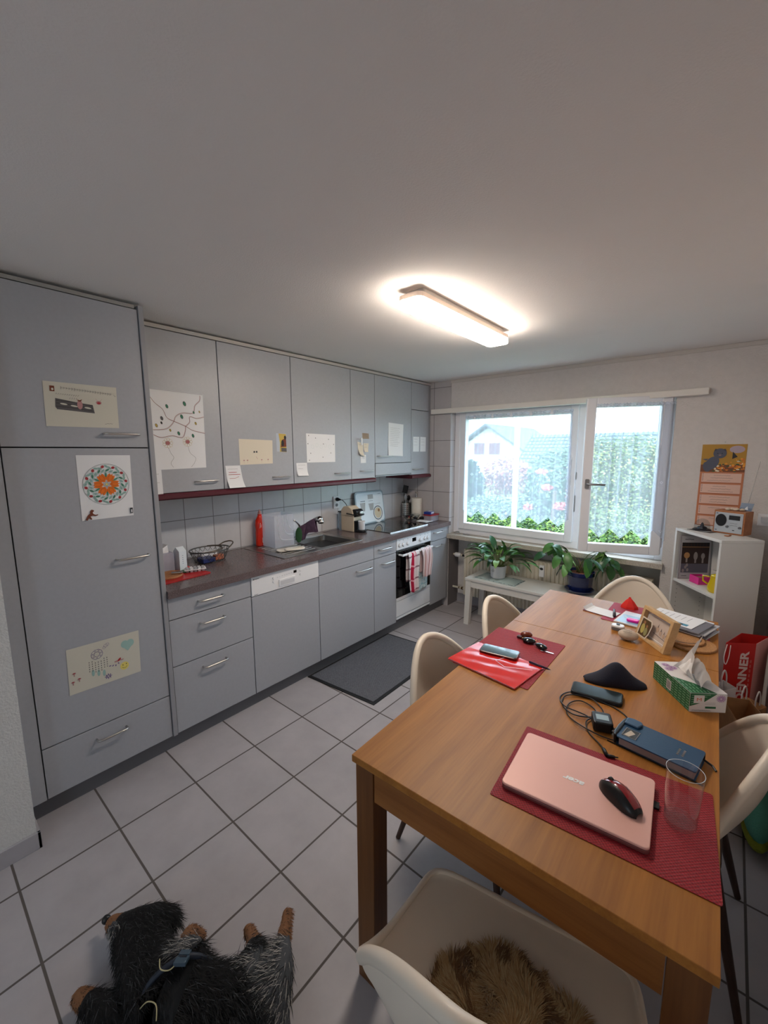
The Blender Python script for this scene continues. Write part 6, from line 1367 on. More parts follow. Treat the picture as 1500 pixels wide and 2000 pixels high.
P.ell(mb, 0.124, 0.096, 0.010, 0.020, 0.0010, 6); P.poly(mb, [(0.114, 0.118), (0.120, 0.110), (0.128, 0.110), (0.134, 0.120), (0.124, 0.115)], 0.0012, 9); P.ell(mb, 0.196, 0.110, 0.011, 0.008, 0.0006, 6); P.ell(mb, 0.196, 0.108, 0.007, 0.005, 0.0008, 3); P.line(mb, [(0.192, 0.117), (0.184, 0.127)], 0.001, 0.0006, 6); P.line(mb, [(0.200, 0.117), (0.210, 0.126)], 0.001, 0.0006, 6); P.scrib(mb, 0.215, 0.245, 0.018, 0.0012, 0.002, 0.0004, 5)
P.line(mb, [(0.258, 0.150), (0.262, 0.142), (0.266, 0.146)], 0.0012, 0.0004, 5)
done(S)
# 2 mandala
S = sheet('mandala_picture', 'white sheet with a round coloured tulip mandala on the tall cabinet door', XP, [(-0.295, 1.338), (-0.084, 1.340), (-0.077, 1.630), (-0.293, 1.632)])
mb, P, W_, H_ = S[:4]; ca, cb_ = 0.108, 0.158; Rm = 0.094
P.ring(mb, ca, cb_, Rm, 0.0012, 0.0004, 5, 60); P.ring(mb, ca, cb_, Rm*0.965, 0.0008, 0.0004, 2, 60); P.ring(mb, ca, cb_, Rm*0.60, 0.0007, 0.0004, 5, 48)
for k in range(12):
    a = 2*PI*k/12+0.13
    for j, (r_, da, w_, l_, ink) in enumerate(((0.87, 0.0, 0.0072, 0.0060, 3), (0.82, 0.17, 0.010, 0.0050, 2), (0.70, 0.28, 0.012, 0.0052, 2), (0.88, 0.34, 0.010, 0.0050, 2), (0.67, 0.05, 0.010, 0.0045, 2))):
        aa = a+da; P.ell(mb, ca+Rm*r_*math.cos(aa), cb_+Rm*r_*math.sin(aa), w_, l_, 0.0005+j*0.00015, ink, rot=aa+(1.0 if j % 2 else -0.9), n=12); 
        P.ell(mb, ca+Rm*r_*math.cos(aa), cb_+Rm*r_*math.sin(aa), w_*0.72, l_*0.66, 0.0006+j*0.00015, 3 if ink == 3 else (1 if j == 2 else 2), rot=aa+(1.0 if j % 2 else -0.9), n=10); P.line(mb, [(ca+Rm*r_*math.cos(aa)-w_*0.6*math.cos(aa+0.9), cb_+Rm*r_*math.sin(aa)-w_*0.6*math.sin(aa+0.9)), (ca+Rm*r_*math.cos(aa)+w_*0.6*math.cos(aa+0.9), cb_+Rm*r_*math.sin(aa)+w_*0.6*math.sin(aa+0.9))], 0.0007, 0.0016, 5)
for k in range(6):
    a = 2*PI*k/6; d = (math.cos(a), math.sin(a)); nrm = (-d[1], d[0])
    def q_(r_, s_): return (ca+d[0]*r_+nrm[0]*s_, cb_+d[1]*r_+nrm[1]*s_)
    P.poly(mb, [q_(0.012, 0), q_(0.024, 0.016), q_(0.042, 0.015), q_(0.052, 0.012), q_(0.046, 0.004), q_(0.055, 0), q_(0.046, -0.004), q_(0.052, -0.012), q_(0.042, -0.015), q_(0.024, -0.016)], 0.0016, 4)
    P.line(mb, [q_(0.018, 0.0), q_(0.030, 0.009), q_(0.048, 0.006)], 0.0010, 0.0019, 9); P.line(mb, [q_(0.018, 0.0), q_(0.030, -0.009), q_(0.048, -0.006)], 0.0010, 0.0019, 9)
    a2 = a+PI/6; P.ell(mb, ca+0.040*math.cos(a2), cb_+0.040*math.sin(a2), 0.020, 0.0055, 0.0012, 2, rot=a2, n=12); P.ell(mb, ca+0.040*math.cos(a2), cb_+0.040*math.sin(a2), 0.014, 0.003, 0.0014, 1, rot=a2, n=12)
for k in range(8): a = 2*PI*k/8; P.ring(mb, ca+0.009*math.cos(a), cb_+0.009*math.sin(a), 0.005, 0.0008, 0.0021, 5, 12)
P.ell(mb, ca, cb_, 0.005, 0.005, 0.0022, 11)
done(S)
# magnets : horse and little penguin-like bird
hz = Pl((XP+0.0015, -0.283, 1.338), (0, 1, 0), (0, 0, 1)); mb = MB()
hp = [(0.0, 0.004), (0.006, 0.012), (0.010, 0.022), (0.020, 0.030), (0.022, 0.042), (0.028, 0.048), (0.036, 0.044), (0.034, 0.038), (0.030, 0.036), (0.032, 0.028), (0.042, 0.022), (0.050, 0.024), (0.050, 0.020), (0.040, 0.017), (0.030, 0.020), (0.020, 0.018), (0.026, 0.004), (0.022, 0.002), (0.014, 0.012), (0.008, 0.000)]
n = len(hp); vs = [hz.p(a, b, 0) for a, b in hp]+[hz.p(a, b, 0.003) for a, b in hp]; mb.add(vs, [tuple(range(n-1, -1, -1)), tuple(range(n, 2*n))]+[(i, (i+1) % n, n+(i+1) % n, n+i) for i in range(n)])
o = obj('horse_magnet', mb, BRN); tag(o, 'brown rearing horse magnet at the lower left of the mandala sheet', 'magnet')
mb = MB(); P = Pl((XP+0.0015, -0.098, 1.352), (0, 1, 0), (0, 0, 1)); P.slab(mb, 0, 0.011, 0, 0.026, 0, 0.003, 0); P.quad(mb, 0.003, 0.008, 0.004, 0.018, 0.0035, 1)
o = obj('bird_magnet', mb, [mat('magnet_dark', (52, 54, 60), 0.4), PAPER], fixn=False); tag(o, 'tiny dark and white bird magnet at the lower right of the mandala sheet', 'magnet')
# 3 dreamcatcher drawing
S = sheet('child_drawing', 'white drawing with dreamcatcher, heart and yellow smiling face low on the tall cabinet', XP, [(-0.414, 0.546), (-0.117, 0.539), (-0.111, 0.757), (-0.409, 0.764)], PAPERG)
mb, P, W_, H_ = S[:4]
P.ring(mb, 0.115, 0.158, 0.024, 0.0016, 0.0004, 8, 10)
for k in range(7): a = k*0.9; P.line(mb, [(0.115+0.023*math.cos(a), 0.158+0.023*math.sin(a)), (0.115+0.023*math.cos(a+2.2), 0.158+0.023*math.sin(a+2.2))], 0.0011, 0.0005, 8)
for k in range(7):
    for j in range(5): P.ell(mb, 0.082+k*0.012, 0.128-j*0.011-(0.01 if k in (2, 3, 4) else 0), 0.0017, 0.003, 0.0004, 5)
for k in range(3): P.ell(mb, 0.095+k*0.022, 0.072-k*0.008, 0.006, 0.016, 0.0004, 2)
for s in (-1, 1): P.ell(mb, 0.245+s*0.012, 0.167, 0.017, 0.019, 0.0004+0.0001*s, 2)
P.poly(mb, [(0.217, 0.162), (0.273, 0.162), (0.245, 0.130)], 0.0006, 2)
for a, b, s_ in ((0.152, 0.188, 0.008), (0.160, 0.192, 0.007), (0.146, 0.180, 0.006)): P.ring(mb, a, b, s_, 0.001, 0.0005, 8, 12)
P.ell(mb, 0.205, 0.098, 0.010, 0.005, 0.0006, 3, rot=0.8); P.ell(mb, 0.193, 0.093, 0.010, 0.004, 0.0005, 6); P.ell(mb, 0.216, 0.094, 0.009, 0.003, 0.0005, 6)
for k in range(4): P.ell(mb, 0.165+k*0.012, 0.080-k*0.003+(0.01 if k == 3 else 0), 0.005, 0.0025, 0.0004, 8, rot=k*0.7)
P.ell(mb, 0.226, 0.058, 0.019, 0.020, 0.0005, 11, n=24); P.ell(mb, 0.219, 0.064, 0.002, 0.003, 0.0009, 10); P.ell(mb, 0.234, 0.066, 0.002, 0.003, 0.0009, 10); P.line(mb, [(0.215, 0.054), (0.221, 0.048), (0.230, 0.048), (0.237, 0.055)], 0.0016, 0.0009, 10)
for k in range(8): a = k*PI/4; P.ell(mb, 0.155+0.010*math.cos(a), 0.032+0.008*math.sin(a), 0.006, 0.0022, 0.0004, 8, rot=a)
for a, b in ((0.022, 0.098), (0.040, 0.066), (0.016, 0.058)): P.ell(mb, a, b, 0.0075, 0.004, 0.0004, 6); P.quad(mb, a-0.002, a+0.002, b-0.014, b-0.003, 0.0004, 6); P.ell(mb, a, b+0.001, 0.004, 0.002, 0.0007, 3)
done(S)
# 4 branch drawing
S = sheet('branch_drawing', 'large white drawing of branches with green leaves and two flowers', XW, [(0.115, 1.545), (0.421, 1.551), (0.428, 1.979), (0.109, 1.985)])
mb, P, W_, H_ = S[:4]
def wob(pts, w, ink, h=0.0004): P.line(mb, [tuple(p)[:2] for p in spline([(a, b, 0) for a, b in pts], 6)], w, h, ink)
for pts in ([(0.01, 0.415), (0.04, 0.370), (0.08, 0.335), (0.10, 0.290), (0.14, 0.270), (0.20, 0.245), (0.24, 0.222), (0.315, 0.205)], [(0.02, 0.222), (0.09, 0.228), (0.13, 0.262), (0.15, 0.300), (0.19, 0.320), (0.25, 0.322), (0.265, 0.365), (0.295, 0.395), (0.300, 0.425)], [(0.02, 0.195), (0.06, 0.180), (0.12, 0.190), (0.175, 0.180), (0.195, 0.215), (0.20, 0.245)], [(0.20, 0.245), (0.225, 0.268), (0.230, 0.300), (0.27, 0.292), (0.315, 0.302)]):
    wob(pts, 0.0026, 6); wob([(a+0.002, b-0.003) for a, b in pts], 0.001, 5, 0.0006)
for a, b, s_, ink in ((0.105, 0.352, 0.010, 1), (0.205, 0.372, 0.012, 1), (0.072, 0.285, 0.010, 5), (0.183, 0.298, 0.011, 1), (0.068, 0.260, 0.007, 10), (0.040, 0.245, 0.009, 7), (0.112, 0.220, 0.007, 7), (0.158, 0.203, 0.010, 1), (0.240, 0.190, 0.010, 1), (0.255, 0.325, 0.007, 1), (0.290, 0.330, 0.006, 7), (0.262, 0.262, 0.008, 7)):
    P.ell(mb, a, b, s_*0.75, s_*1.2, 0.0006, 5, rot=0.3, n=12); P.ell(mb, a, b, s_*0.55, s_*1.0, 0.0008, ink, rot=0.3, n=12)
for a, b in ((0.092, 0.148), (0.205, 0.155)):
    for k in range(9): an = k*2*PI/9; P.ring(mb, a+0.020*math.cos(an), b+0.020*math.sin(an), 0.0085, 0.0010, 0.0005, 7, 10)
    P.ell(mb, a, b, 0.013, 0.012, 0.0008, 6); 
    for k in range(8): P.line(mb, [(a-0.010+k*0.0025, b-0.007), (a-0.008+k*0.0025, b+0.007)], 0.0009, 0.001, 3)
wob([(0.092, 0.125), (0.105, 0.090), (0.118, 0.065), (0.100, 0.035), (0.112, 0.010)], 0.0012, 5); wob([(0.205, 0.130), (0.215, 0.090), (0.245, 0.060), (0.235, 0.030), (0.215, 0.008)], 0.0012, 5)
done(S)
def note(name, label, c, paper=PAPER, lines=3, ink=5, curl=0.0, x=XW, cat='note', extra=None):
    S = sheet(name, label, x, c, paper, cat, curl); mb, P, W_, H_ = S[:4]
    for k in range(lines): P.scrib(mb, W_*0.12, W_*random.uniform(0.6, 0.85), H_*(0.85-0.6*k/max(1, lines)), 0.0011, 0.0010, 0.0006, ink, 0.003)
    if extra: extra(mb, P, W_, H_)
    done(S)
note('paper_note', 'narrow white note at the bottom left of the first wide wall cabinet', [(0.128, 1.385), (0.160, 1.386), (0.159, 1.545), (0.122, 1.546)], lines=2)
def cream(mb, P, W_, H_):
    for s in (-1, 1): P.ell(mb, W_*0.47+s*0.009, H_*0.49, 0.007, 0.0065, 0.0004, 5); P.ell(mb, W_*0.47+s*0.009, H_*0.49, 0.003, 0.003, 0.0006, 10); P.ell(mb, W_*0.47+s*0.018, H_*0.45, 0.0013, 0.0013, 0.0006, 10)
    for a in (0.12, 0.22, 0.65, 0.85): P.ell(mb, W_*a, H_*0.17, 0.006, 0.004, 0.0004, 6); P.line(mb, [(W_*a, H_*0.06), (W_*a, H_*0.14)], 0.001, 0.0004, 6)
    P.line(mb, [(W_*0.48, H_*0.30), (W_*0.53, H_*0.20)], 0.002, 0.0004, 6)
note('child_drawing', 'cream drawing with small face on the second wide wall cabinet', [(0.650, 1.560), (0.903, 1.564), (0.907, 1.723), (0.649, 1.728)], PAPERC, 0, cat='drawing', extra=cream)
def redl(mb, P, W_, H_):
    P.line(mb, [(W_*0.12, H_*0.60), (W_*0.85, H_*0.60)], 0.003, 0.0008, 3); P.line(mb, [(W_*0.15, H_*0.42), (W_*0.5, H_*0.42), (W_*0.75, H_*0.50)], 0.002, 0.0008, 3); P.scrib(mb, W_*0.15, W_*0.65, H_*0.70, 0.003, 0.001, 0.0008, 3)
note('paper_note', 'white note with red lines curling at the bottom of the second wide wall cabinet', [(0.558, 1.416), (0.671, 1.415), (0.650, 1.557), (0.546, 1.557)], lines=1, curl=0.02, extra=redl)
S = sheet('small_photo', 'small portrait photo of a street on the second wide wall cabinet', XW, [(0.941, 1.646), (1.024, 1.642), (1.026, 1.772), (0.939, 1.773)], mat('photo_sky', (176, 184, 196), 0.4), 'photo'); mb, P, W_, H_ = S[:4]
P.poly(mb, [(W_*0.30, 0), (W_, 0), (W_, H_), (W_*0.25, H_), (W_*0.35, H_*0.5)], 0.0004, 7); P.poly(mb, [(W_*0.4, H_*0.25), (W_, H_*0.3), (W_, H_*0.8), (W_*0.55, H_*0.65)], 0.0006, 9); P.ell(mb, W_*0.62, H_*0.48, 0.012, 0.022, 0.0008, 10); P.ell(mb, W_*0.9, H_*0.8, 0.010, 0.014, 0.0008, 10); P.quad(mb, W_*0.45, W_, 0.002, H_*0.22, 0.0008, 5); done(S)
def dots(mb, P, W_, H_):
    for a, b in ((0.08, 0.93), (0.31, 0.85), (0.77, 0.82), (0.05, 0.65), (0.58, 0.65), (0.95, 0.64), (0.13, 0.32), (0.84, 0.33), (0.55, 0.18), (0.08, 0.08)): P.ell(mb, W_*a, H_*b, 0.0034, 0.0042, 0.0006, 5)
    for k in range(5): P.ring(mb, W_*(0.2+0.15*k), H_*(0.55+0.05*(k % 2)), 0.014, 0.0006, 0.0004, 2, 14)
note('child_drawing', 'white drawing with dotted marks on the wall cabinet above the sink', [(1.209, 1.563), (1.500, 1.562), (1.502, 1.777), (1.207, 1.780)], lines=0, cat='drawing', extra=dots)
note('paper_note', 'small white note at the lower left of the wall cabinet above the sink', [(1.113, 1.468), (1.212, 1.465), (1.207, 1.562), (1.107, 1.562)], lines=2, curl=0.012)
note('paper_note', 'small patterned picture note on the narrow wall cabinet, topmost there', [(1.826, 1.753), (1.911, 1.754), (1.908, 1.80), (1.822, 1.802)], mat('note_brown', (150, 130, 110), 0.6), 3, 9)
note('paper_note', 'rounded tag held by a clip on the narrow wall cabinet', [(1.775, 1.620), (1.835, 1.600), (1.830, 1.715), (1.762, 1.728)], PAPERC, 1, curl=0.02)
note('paper_note', 'cream heart-edged tag beside the clip on the narrow wall cabinet', [(1.845, 1.640), (1.892, 1.640), (1.905, 1.715), (1.838, 1.715)], PAPERC, 2, 9, curl=0.008)
note('paper_note', 'small square note lowest on the narrow wall cabinet', [(1.800, 1.545), (1.868, 1.546), (1.868, 1.615), (1.800, 1.615)], lines=2, ink=10)
o = obj('white_clip', MB().box(XW+0.0235, XW+0.032, 1.782, 1.792, 1.70, 1.76).box(XW, XW+0.0235, 1.784, 1.790, 1.745, 1.752), WPLAST); tag(o, 'slim white clip magnet above the rounded tag on the narrow wall cabinet', 'magnet')
note('letter_sheet', 'tall white typed letter on the extractor hood cabinet door', [(2.173, 1.606), (2.392, 1.598), (2.408, 1.900), (2.182, 1.908)], lines=11, ink=5, curl=0.006)
note('shopping_list', 'narrow white list on the corner wall cabinet, nearer the hood', [(2.568, 1.642), (2.670, 1.642), (2.674, 1.790), (2.568, 1.789)], lines=3)
note('shopping_list', 'narrow white list on the corner wall cabinet, nearer the window', [(2.690, 1.642), (2.790, 1.642), (2.792, 1.789), (2.692, 1.790)], lines=3)
# ================================================================== floor mat
MATG = weave_mat('doormat_grey', (128, 130, 138), (52, 52, 58), 420, 0.95, 0.9)
t = thing('floor_mat', 'dark grey ribbed door mat with black border in front of the kitchen units', 'mat', (0.86, 1.48, 0))
RUB = mat('rubber_black', (24, 24, 26), 0.6)
mc = [(0.560, 0.985), (1.165, 1.035), (1.150, 1.960), (0.552, 1.925)]
obj('rubber_backing', MB().prism(mc, 0.001, 0.006), RUB, t)
cxm = sum(p[0] for p in mc)/4; cym = sum(p[1] for p in mc)/4
obj('pile', MB().prism([(cxm+(x-cxm)*0.93, cym+(y-cym)*0.955) for x, y in mc], 0.0062, 0.010), MATG, t)

# ================================================================== shopping bags by the shelf
REDB = mat('bag_red', (188, 20, 16), 0.5); PKB = mat('bag_pinkish', (206, 150, 146), 0.6); KRAFT = mat('kraft_paper', (196, 146, 100), 0.8, noise=(30, 0.15)); KRD = mat('kraft_inside', (120, 82, 52), 0.85); WHB = mat('bag_white', (216, 206, 204), 0.6)
t = thing('red_shopping_bag', 'tall red paper shopping bag with white lettering against the shelf unit', 'bag', (2.98, 2.17, 0))
A = Vector((2.885, 2.06, 0)); B = Vector((3.012, 2.13, 0)); D = Vector((3.080, 2.36, 0)); E_ = D+(A-B)
mb = MB(); H = 0.585
mb.add([A, B, B+Vector((0, 0, H)), A+Vector((0, 0, H-0.005))], [(0, 1, 2, 3)], 0); mb.add([B, D, D+Vector((0, 0, H-0.02)), B+Vector((0, 0, H))], [(0, 1, 2, 3)], 1)
mb.add([E_, D, D+Vector((0, 0, H-0.02)), E_+Vector((0, 0, H-0.01))], [(0, 1, 2, 3)], 0); mb.add([A, E_, E_+Vector((0, 0, H-0.01)), A+Vector((0, 0, H-0.005))], [(0, 1, 2, 3)], 0); mb.add([A, B, D, E_], [(0, 1, 2, 3)], 0)
bg = obj('bag_body', mb, [REDB, PKB], t, solid=0.0015, fixn=False)
u = (B-A).normalized(); nrm = Vector((-u.y, u.x, 0)); nrm = -nrm if nrm.y > 0 else nrm
P = Pl(A, u, (0, 0, 1)); P.n = Vector((u.y, -u.x, 0)); mb = MB(); text_on(mb, P, 'DENNER', 0.116, 0.235, 0.305, 0.042, 0.002, 0, 0, R(90), 0.035); P.n = Vector((u.y, -u.x, 0))
P2 = Pl(A, u, (0, 0, 1)); P2.n = P.n
for k in range(10): P2.quad(mb, 0.124, 0.132, 0.22+k*0.028, 0.238+k*0.028, 0.002, 1)
obj('bag_lettering', mb, [mat('bag_print', (226, 200, 196), 0.6), mat('bag_print_faint', (190, 90, 84), 0.6)], bg, fixn=False)
obj('bag_handle', MB().tube(spline([(2.890, 2.050, 0.575), (2.882, 2.040, 0.50), (2.892, 2.045, 0.46), (2.902, 2.055, 0.50), (2.905, 2.06, 0.57)], 6), 0.0022, 6), WHB, t, smooth=True)
def bag(name, label, c, w, d, h, rz, tilt, m, min_, bands=(), hand=None, cat='bag'):
    t = thing(name, label, cat, c); M_ = TM(c[0], c[1], c[2], rz, R(tilt[0]), R(tilt[1])); k = 0.94; mb = MB()
    b0 = [(-w/2*k, -d/2*k, 0), (w/2*k, -d/2*k, 0), (w/2*k, d/2*k, 0), (-w/2*k, d/2*k, 0)]; b1 = [(-w/2, -d/2, h), (w/2, -d/2, h*0.97), (w/2*0.95, d/2, h), (-w/2, d/2*0.9, h*0.98)]
    def lp(i, f): return Vector(b0[i])*(1-f)+Vector(b1[i])*f
    mb.add([M_ @ Vector(p) for p in b0], [(0, 1, 2, 3)], 0)
    fr = [0, 0.3, 0.55, 0.78, 1.0]
    for i in range(4):
        j = (i+1) % 4
        for q in range(4):
            mb.add([M_ @ lp(i, fr[q]), M_ @ lp(j, fr[q]), M_ @ lp(j, fr[q+1]), M_ @ lp(i, fr[q+1])], [(0, 1, 2, 3)], 2 if (q in bands) else 0)
    o = obj('bag_body', mb, [m, min_, REDB], t, solid=0.0015, fixn=False)
    if hand:
        for yy in hand: obj('bag_handle', MB().tube(spline([M_ @ Vector((-w*0.2, yy, h)), M_ @ Vector((-w*0.19, yy, h+0.05)), M_ @ Vector((0, yy, h+0.085)), M_ @ Vector((w*0.19, yy, h+0.05)), M_ @ Vector((w*0.2, yy, h))], 5), 0.0035, 6), WHB, t, smooth=True)
    return t
bag('paper_bag', 'open brown paper bag with red bands leaning among the shopping bags', (2.945, 1.72, 0.02), 0.22, 0.13, 0.40, R(-62), (0, 14), KRAFT, KRD, (1,), None)
bag('small_paper_bag', 'small brown paper bag with rope handles in front of the red bag', (3.01, 1.985, 0.001), 0.12, 0.09, 0.30, R(65), (0, 0), KRAFT, KRD, (), (-0.03, 0.03))
bag('plastic_bag', 'crumpled white plastic bag at the left of the shopping bags', (2.905, 1.885, 0.001), 0.10, 0.06, 0.42, R(60), (0, -4), WHB, WHB, (), (0.0,))
bag('red_paper_bag', 'low red paper bag lying at the foot of the shopping bags', (2.86, 1.575, 0.02), 0.15, 0.12, 0.22, R(-20), (10, 6), REDB, KRD, (3,), None)
# teal cushion
TEAL = mat('teal_plush', (84, 150, 128), 0.95, bump=(150, 1.0)); LIME = mat('lime_plush', (136, 142, 42), 0.95, bump=(150, 1.0))
o = obj('plush_cushion', MB().sphere((3.04, 1.46, 0.095), 1, 24, 14, sc=(0.055, 0.22, 0.075)).sphere((3.04, 1.46, 0.05), 1, 24, 10, 1, sc=(0.058, 0.23, 0.045)), [TEAL, LIME], smooth=True); tag(o, 'teal and lime plush cushion on the floor behind the wall-side chair', 'cushion')

# ================================================================== dog
def make_dog():
    N = [(1.945, -0.335, 0.088, .080), (1.86, -0.40, 0.098, .086), (1.75, -0.475, 0.105, .092), (1.64, -0.495, 0.100, .070), (1.53, -0.488, 0.092, .064), (1.455, -0.478, 0.085, .058), (1.385, -0.500, 0.066, .036), (1.325, -0.520, 0.052, .022)]
    E = [(i, i+1) for i in range(7)]
    def chain(root, pts):
        p = root
        for q in pts: N.append(q); E.append((p, len(N)-1)); p = len(N)-1
    chain(0, [(1.925, -0.245, 0.120, .050), (1.868, -0.205, 0.100, .027), (1.815, -0.150, 0.080, .017), (1.778, -0.112, 0.070, .019)])
    chain(1, [(1.868, -0.305, 0.140, .044), (1.818, -0.265, 0.120, .026), (1.760, -0.245, 0.085, .017), (1.716, -0.232, 0.070, .018)])
    chain(2, [(1.715, -0.405, 0.150, .044), (1.655, -0.395, 0.125, .034), (1.605, -0.372, 0.100, .024), (1.640, -0.345, 0.070, .023)])
    chain(3, [(1.66, -0.575, 0.090, .045), (1.565, -0.618, 0.070, .032), (1.490, -0.640, 0.050, .025), (1.462, -0.648, 0.040, .022)])
    chain(5, [(1.468, -0.425, 0.100, .038), (1.482, -0.388, 0.075, .036), (1.500, -0.372, 0.040, .022)])
    chain(0, [(2.02, -0.33, 0.06, .035), (2.10, -0.30, 0.035, .020)])
    me = bpy.data.meshes.new('dog'); me.from_pydata([n[:3] for n in N], E, []); me.update()
    o = bpy.data.objects.new('dog_tmp', me); COL.objects.link(o)
    sk = o.modifiers.new('s', 'SKIN'); sk.use_smooth_shade = True; ss = o.modifiers.new('ss', 'SUBSURF'); ss.levels = 2; ss.render_levels = 2
    for i, n in enumerate(N):
        d = me.skin_vertices[0].data[i]; d.radius = (n[3], n[3]*(0.92 if i < 5 else 1)); d.use_root = (i == 0)
    dg = bpy.context.evaluated_depsgraph_get(); dm = bpy.data.meshes.new_from_object(o.evaluated_get(dg)); bpy.data.objects.remove(o)
    mats = [mat('dog_black', (16, 15, 16), 0.8), mat('dog_grey', (70, 72, 76), 0.85), mat('dog_tan', (128, 88, 58), 0.85), mat('dog_white', (170, 166, 160), 0.85)]
    dm.materials.clear()
    for m in mats: dm.materials.append(m)
    def region(p):
        for q in ((1.778, -0.112), (1.716, -0.232), (1.462, -0.648), (1.620, -0.355)):
            dd = math.hypot(p.x-q[0], p.y-q[1])
            if dd < 0.062: return 2
        if math.hypot(p.x-1.83, p.y+0.165) < 0.04 or math.hypot(p.x-1.765, p.y+0.25) < 0.04: return 2
        if math.hypot(p.x-1.67, p.y+0.40) < 0.055 and p.z > 0.10: return 1
        if p.x > 1.84 and p.y > -0.34: return 1
        if math.hypot(p.x-1.345, p.y+0.51) < 0.03 and p.z > 0.05: return 2
        if p.x < 1.42 and p.y < -0.51: return 1
        return 0
    for v in dm.vertices: v.co.z = max(v.co.z, 0.003)
    for p in dm.polygons: p.material_index = region(p.center); p.use_smooth = True
    dm.name = 'dog'; d = bpy.data.objects.new('dog', dm); COL.objects.link(d); WM[d.name] = Matrix.Identity(4)
    tag(d, 'small black and grey long-haired dog with tan paws lying on the tiled floor', 'dog')
    # fur
    rnd = random.Random(33); mb = MB(); dm.calc_loop_triangles(); tris = list(dm.loop_triangles); areas = [t_.area for t_ in tris]
    picks = rnd.choices(tris, weights=areas, k=34000); flow = Vector((0.75, 0.15, -0.25))
    for t_ in picks:
        a, b_, c = [dm.vertices[i].co for i in t_.vertices]; r1, r2 = rnd.random(), rnd.random()
        if r1+r2 > 1: r1, r2 = 1-r1, 1-r2
        p = a+(b_-a)*r1+(c-a)*r2; nn = t_.normal; rg = region(p); headish = p.x < 1.55 and p.y > -0.56
        fl = Vector((0.9, 0.05, -0.2)) if headish else (Vector((-0.2, -0.8, -0.3)) if rg == 1 else flow)
        dvec = nn*0.34+fl*0.70+Vector((rnd.uniform(-.28, .28), rnd.uniform(-.28, .28), rnd.uniform(-.12, .12)))
        paw = rg == 2; L_ = rnd.uniform(0.006, 0.014) if paw else rnd.uniform(0.018, 0.044)
        if p.x < 1.40: L_ *= 0.5
        mi = rg
        if rg == 1 and rnd.random() < 0.35: mi = 0
        if rg == 1 and rnd.random() < 0.25: mi = 3
        if rg == 0 and rnd.random() < 0.08: mi = 1
        if rg == 2 and rnd.random() < 0.2: mi = 0
        q = p+dvec.normalized()*L_
        if q.z < 0.002: dvec.z = abs(dvec.z)*0.2; 
        if p.z < 0.006: continue
        blade(mb, p, dvec, L_, 0.0008, mi)
    f = obj('fur', mb, mats, d, fixn=False)
    obj('nose', MB().sphere((1.312, -0.524, 0.055), 0.014, 12, 8), BLACK, d, smooth=True)
    # harness
    HB_ = mat('harness_navy', (30, 38, 52), 0.6); 
    st = MB().tube(spline([(1.70, -0.56, 0.11), (1.71, -0.52, 0.185), (1.735, -0.45, 0.205), (1.765, -0.40, 0.180), (1.79, -0.37, 0.12)], 6), 0.008, 6); hs = obj('harness_strap', st, HB_, d, smooth=True)
    M_ = TM(1.742, -0.447, 0.205, R(40), R(-18)); obj('buckle', MB().box(-0.017, 0.017, -0.024, -0.006, 0, 0.009, 0, M_).box(-0.015, 0.015, 0.004, 0.020, 0, 0.009, 0, M_).box(-0.017, -0.010, -0.006, 0.004, 0, 0.007, 0, M_).box(0.010, 0.017, -0.006, 0.004, 0, 0.007, 0, M_), mat('buckle_steelblue', (60, 78, 92), 0.35), hs)
    cm_ = mat('cord_pale', (180, 170, 130), 0.6)
    obj('cord', MB().tube(spline([(1.690, -0.490, 0.205), (1.722, -0.500, 0.212), (1.745, -0.485, 0.214), (1.742, -0.462, 0.212)], 6), 0.0016, 5), cm_, d, smooth=True)
    obj('cord', MB().tube(spline([(1.730, -0.560, 0.160), (1.745, -0.545, 0.180), (1.775, -0.535, 0.188), (1.80, -0.545, 0.175)], 6), 0.0016, 5), cm_, d, smooth=True)
make_dog()

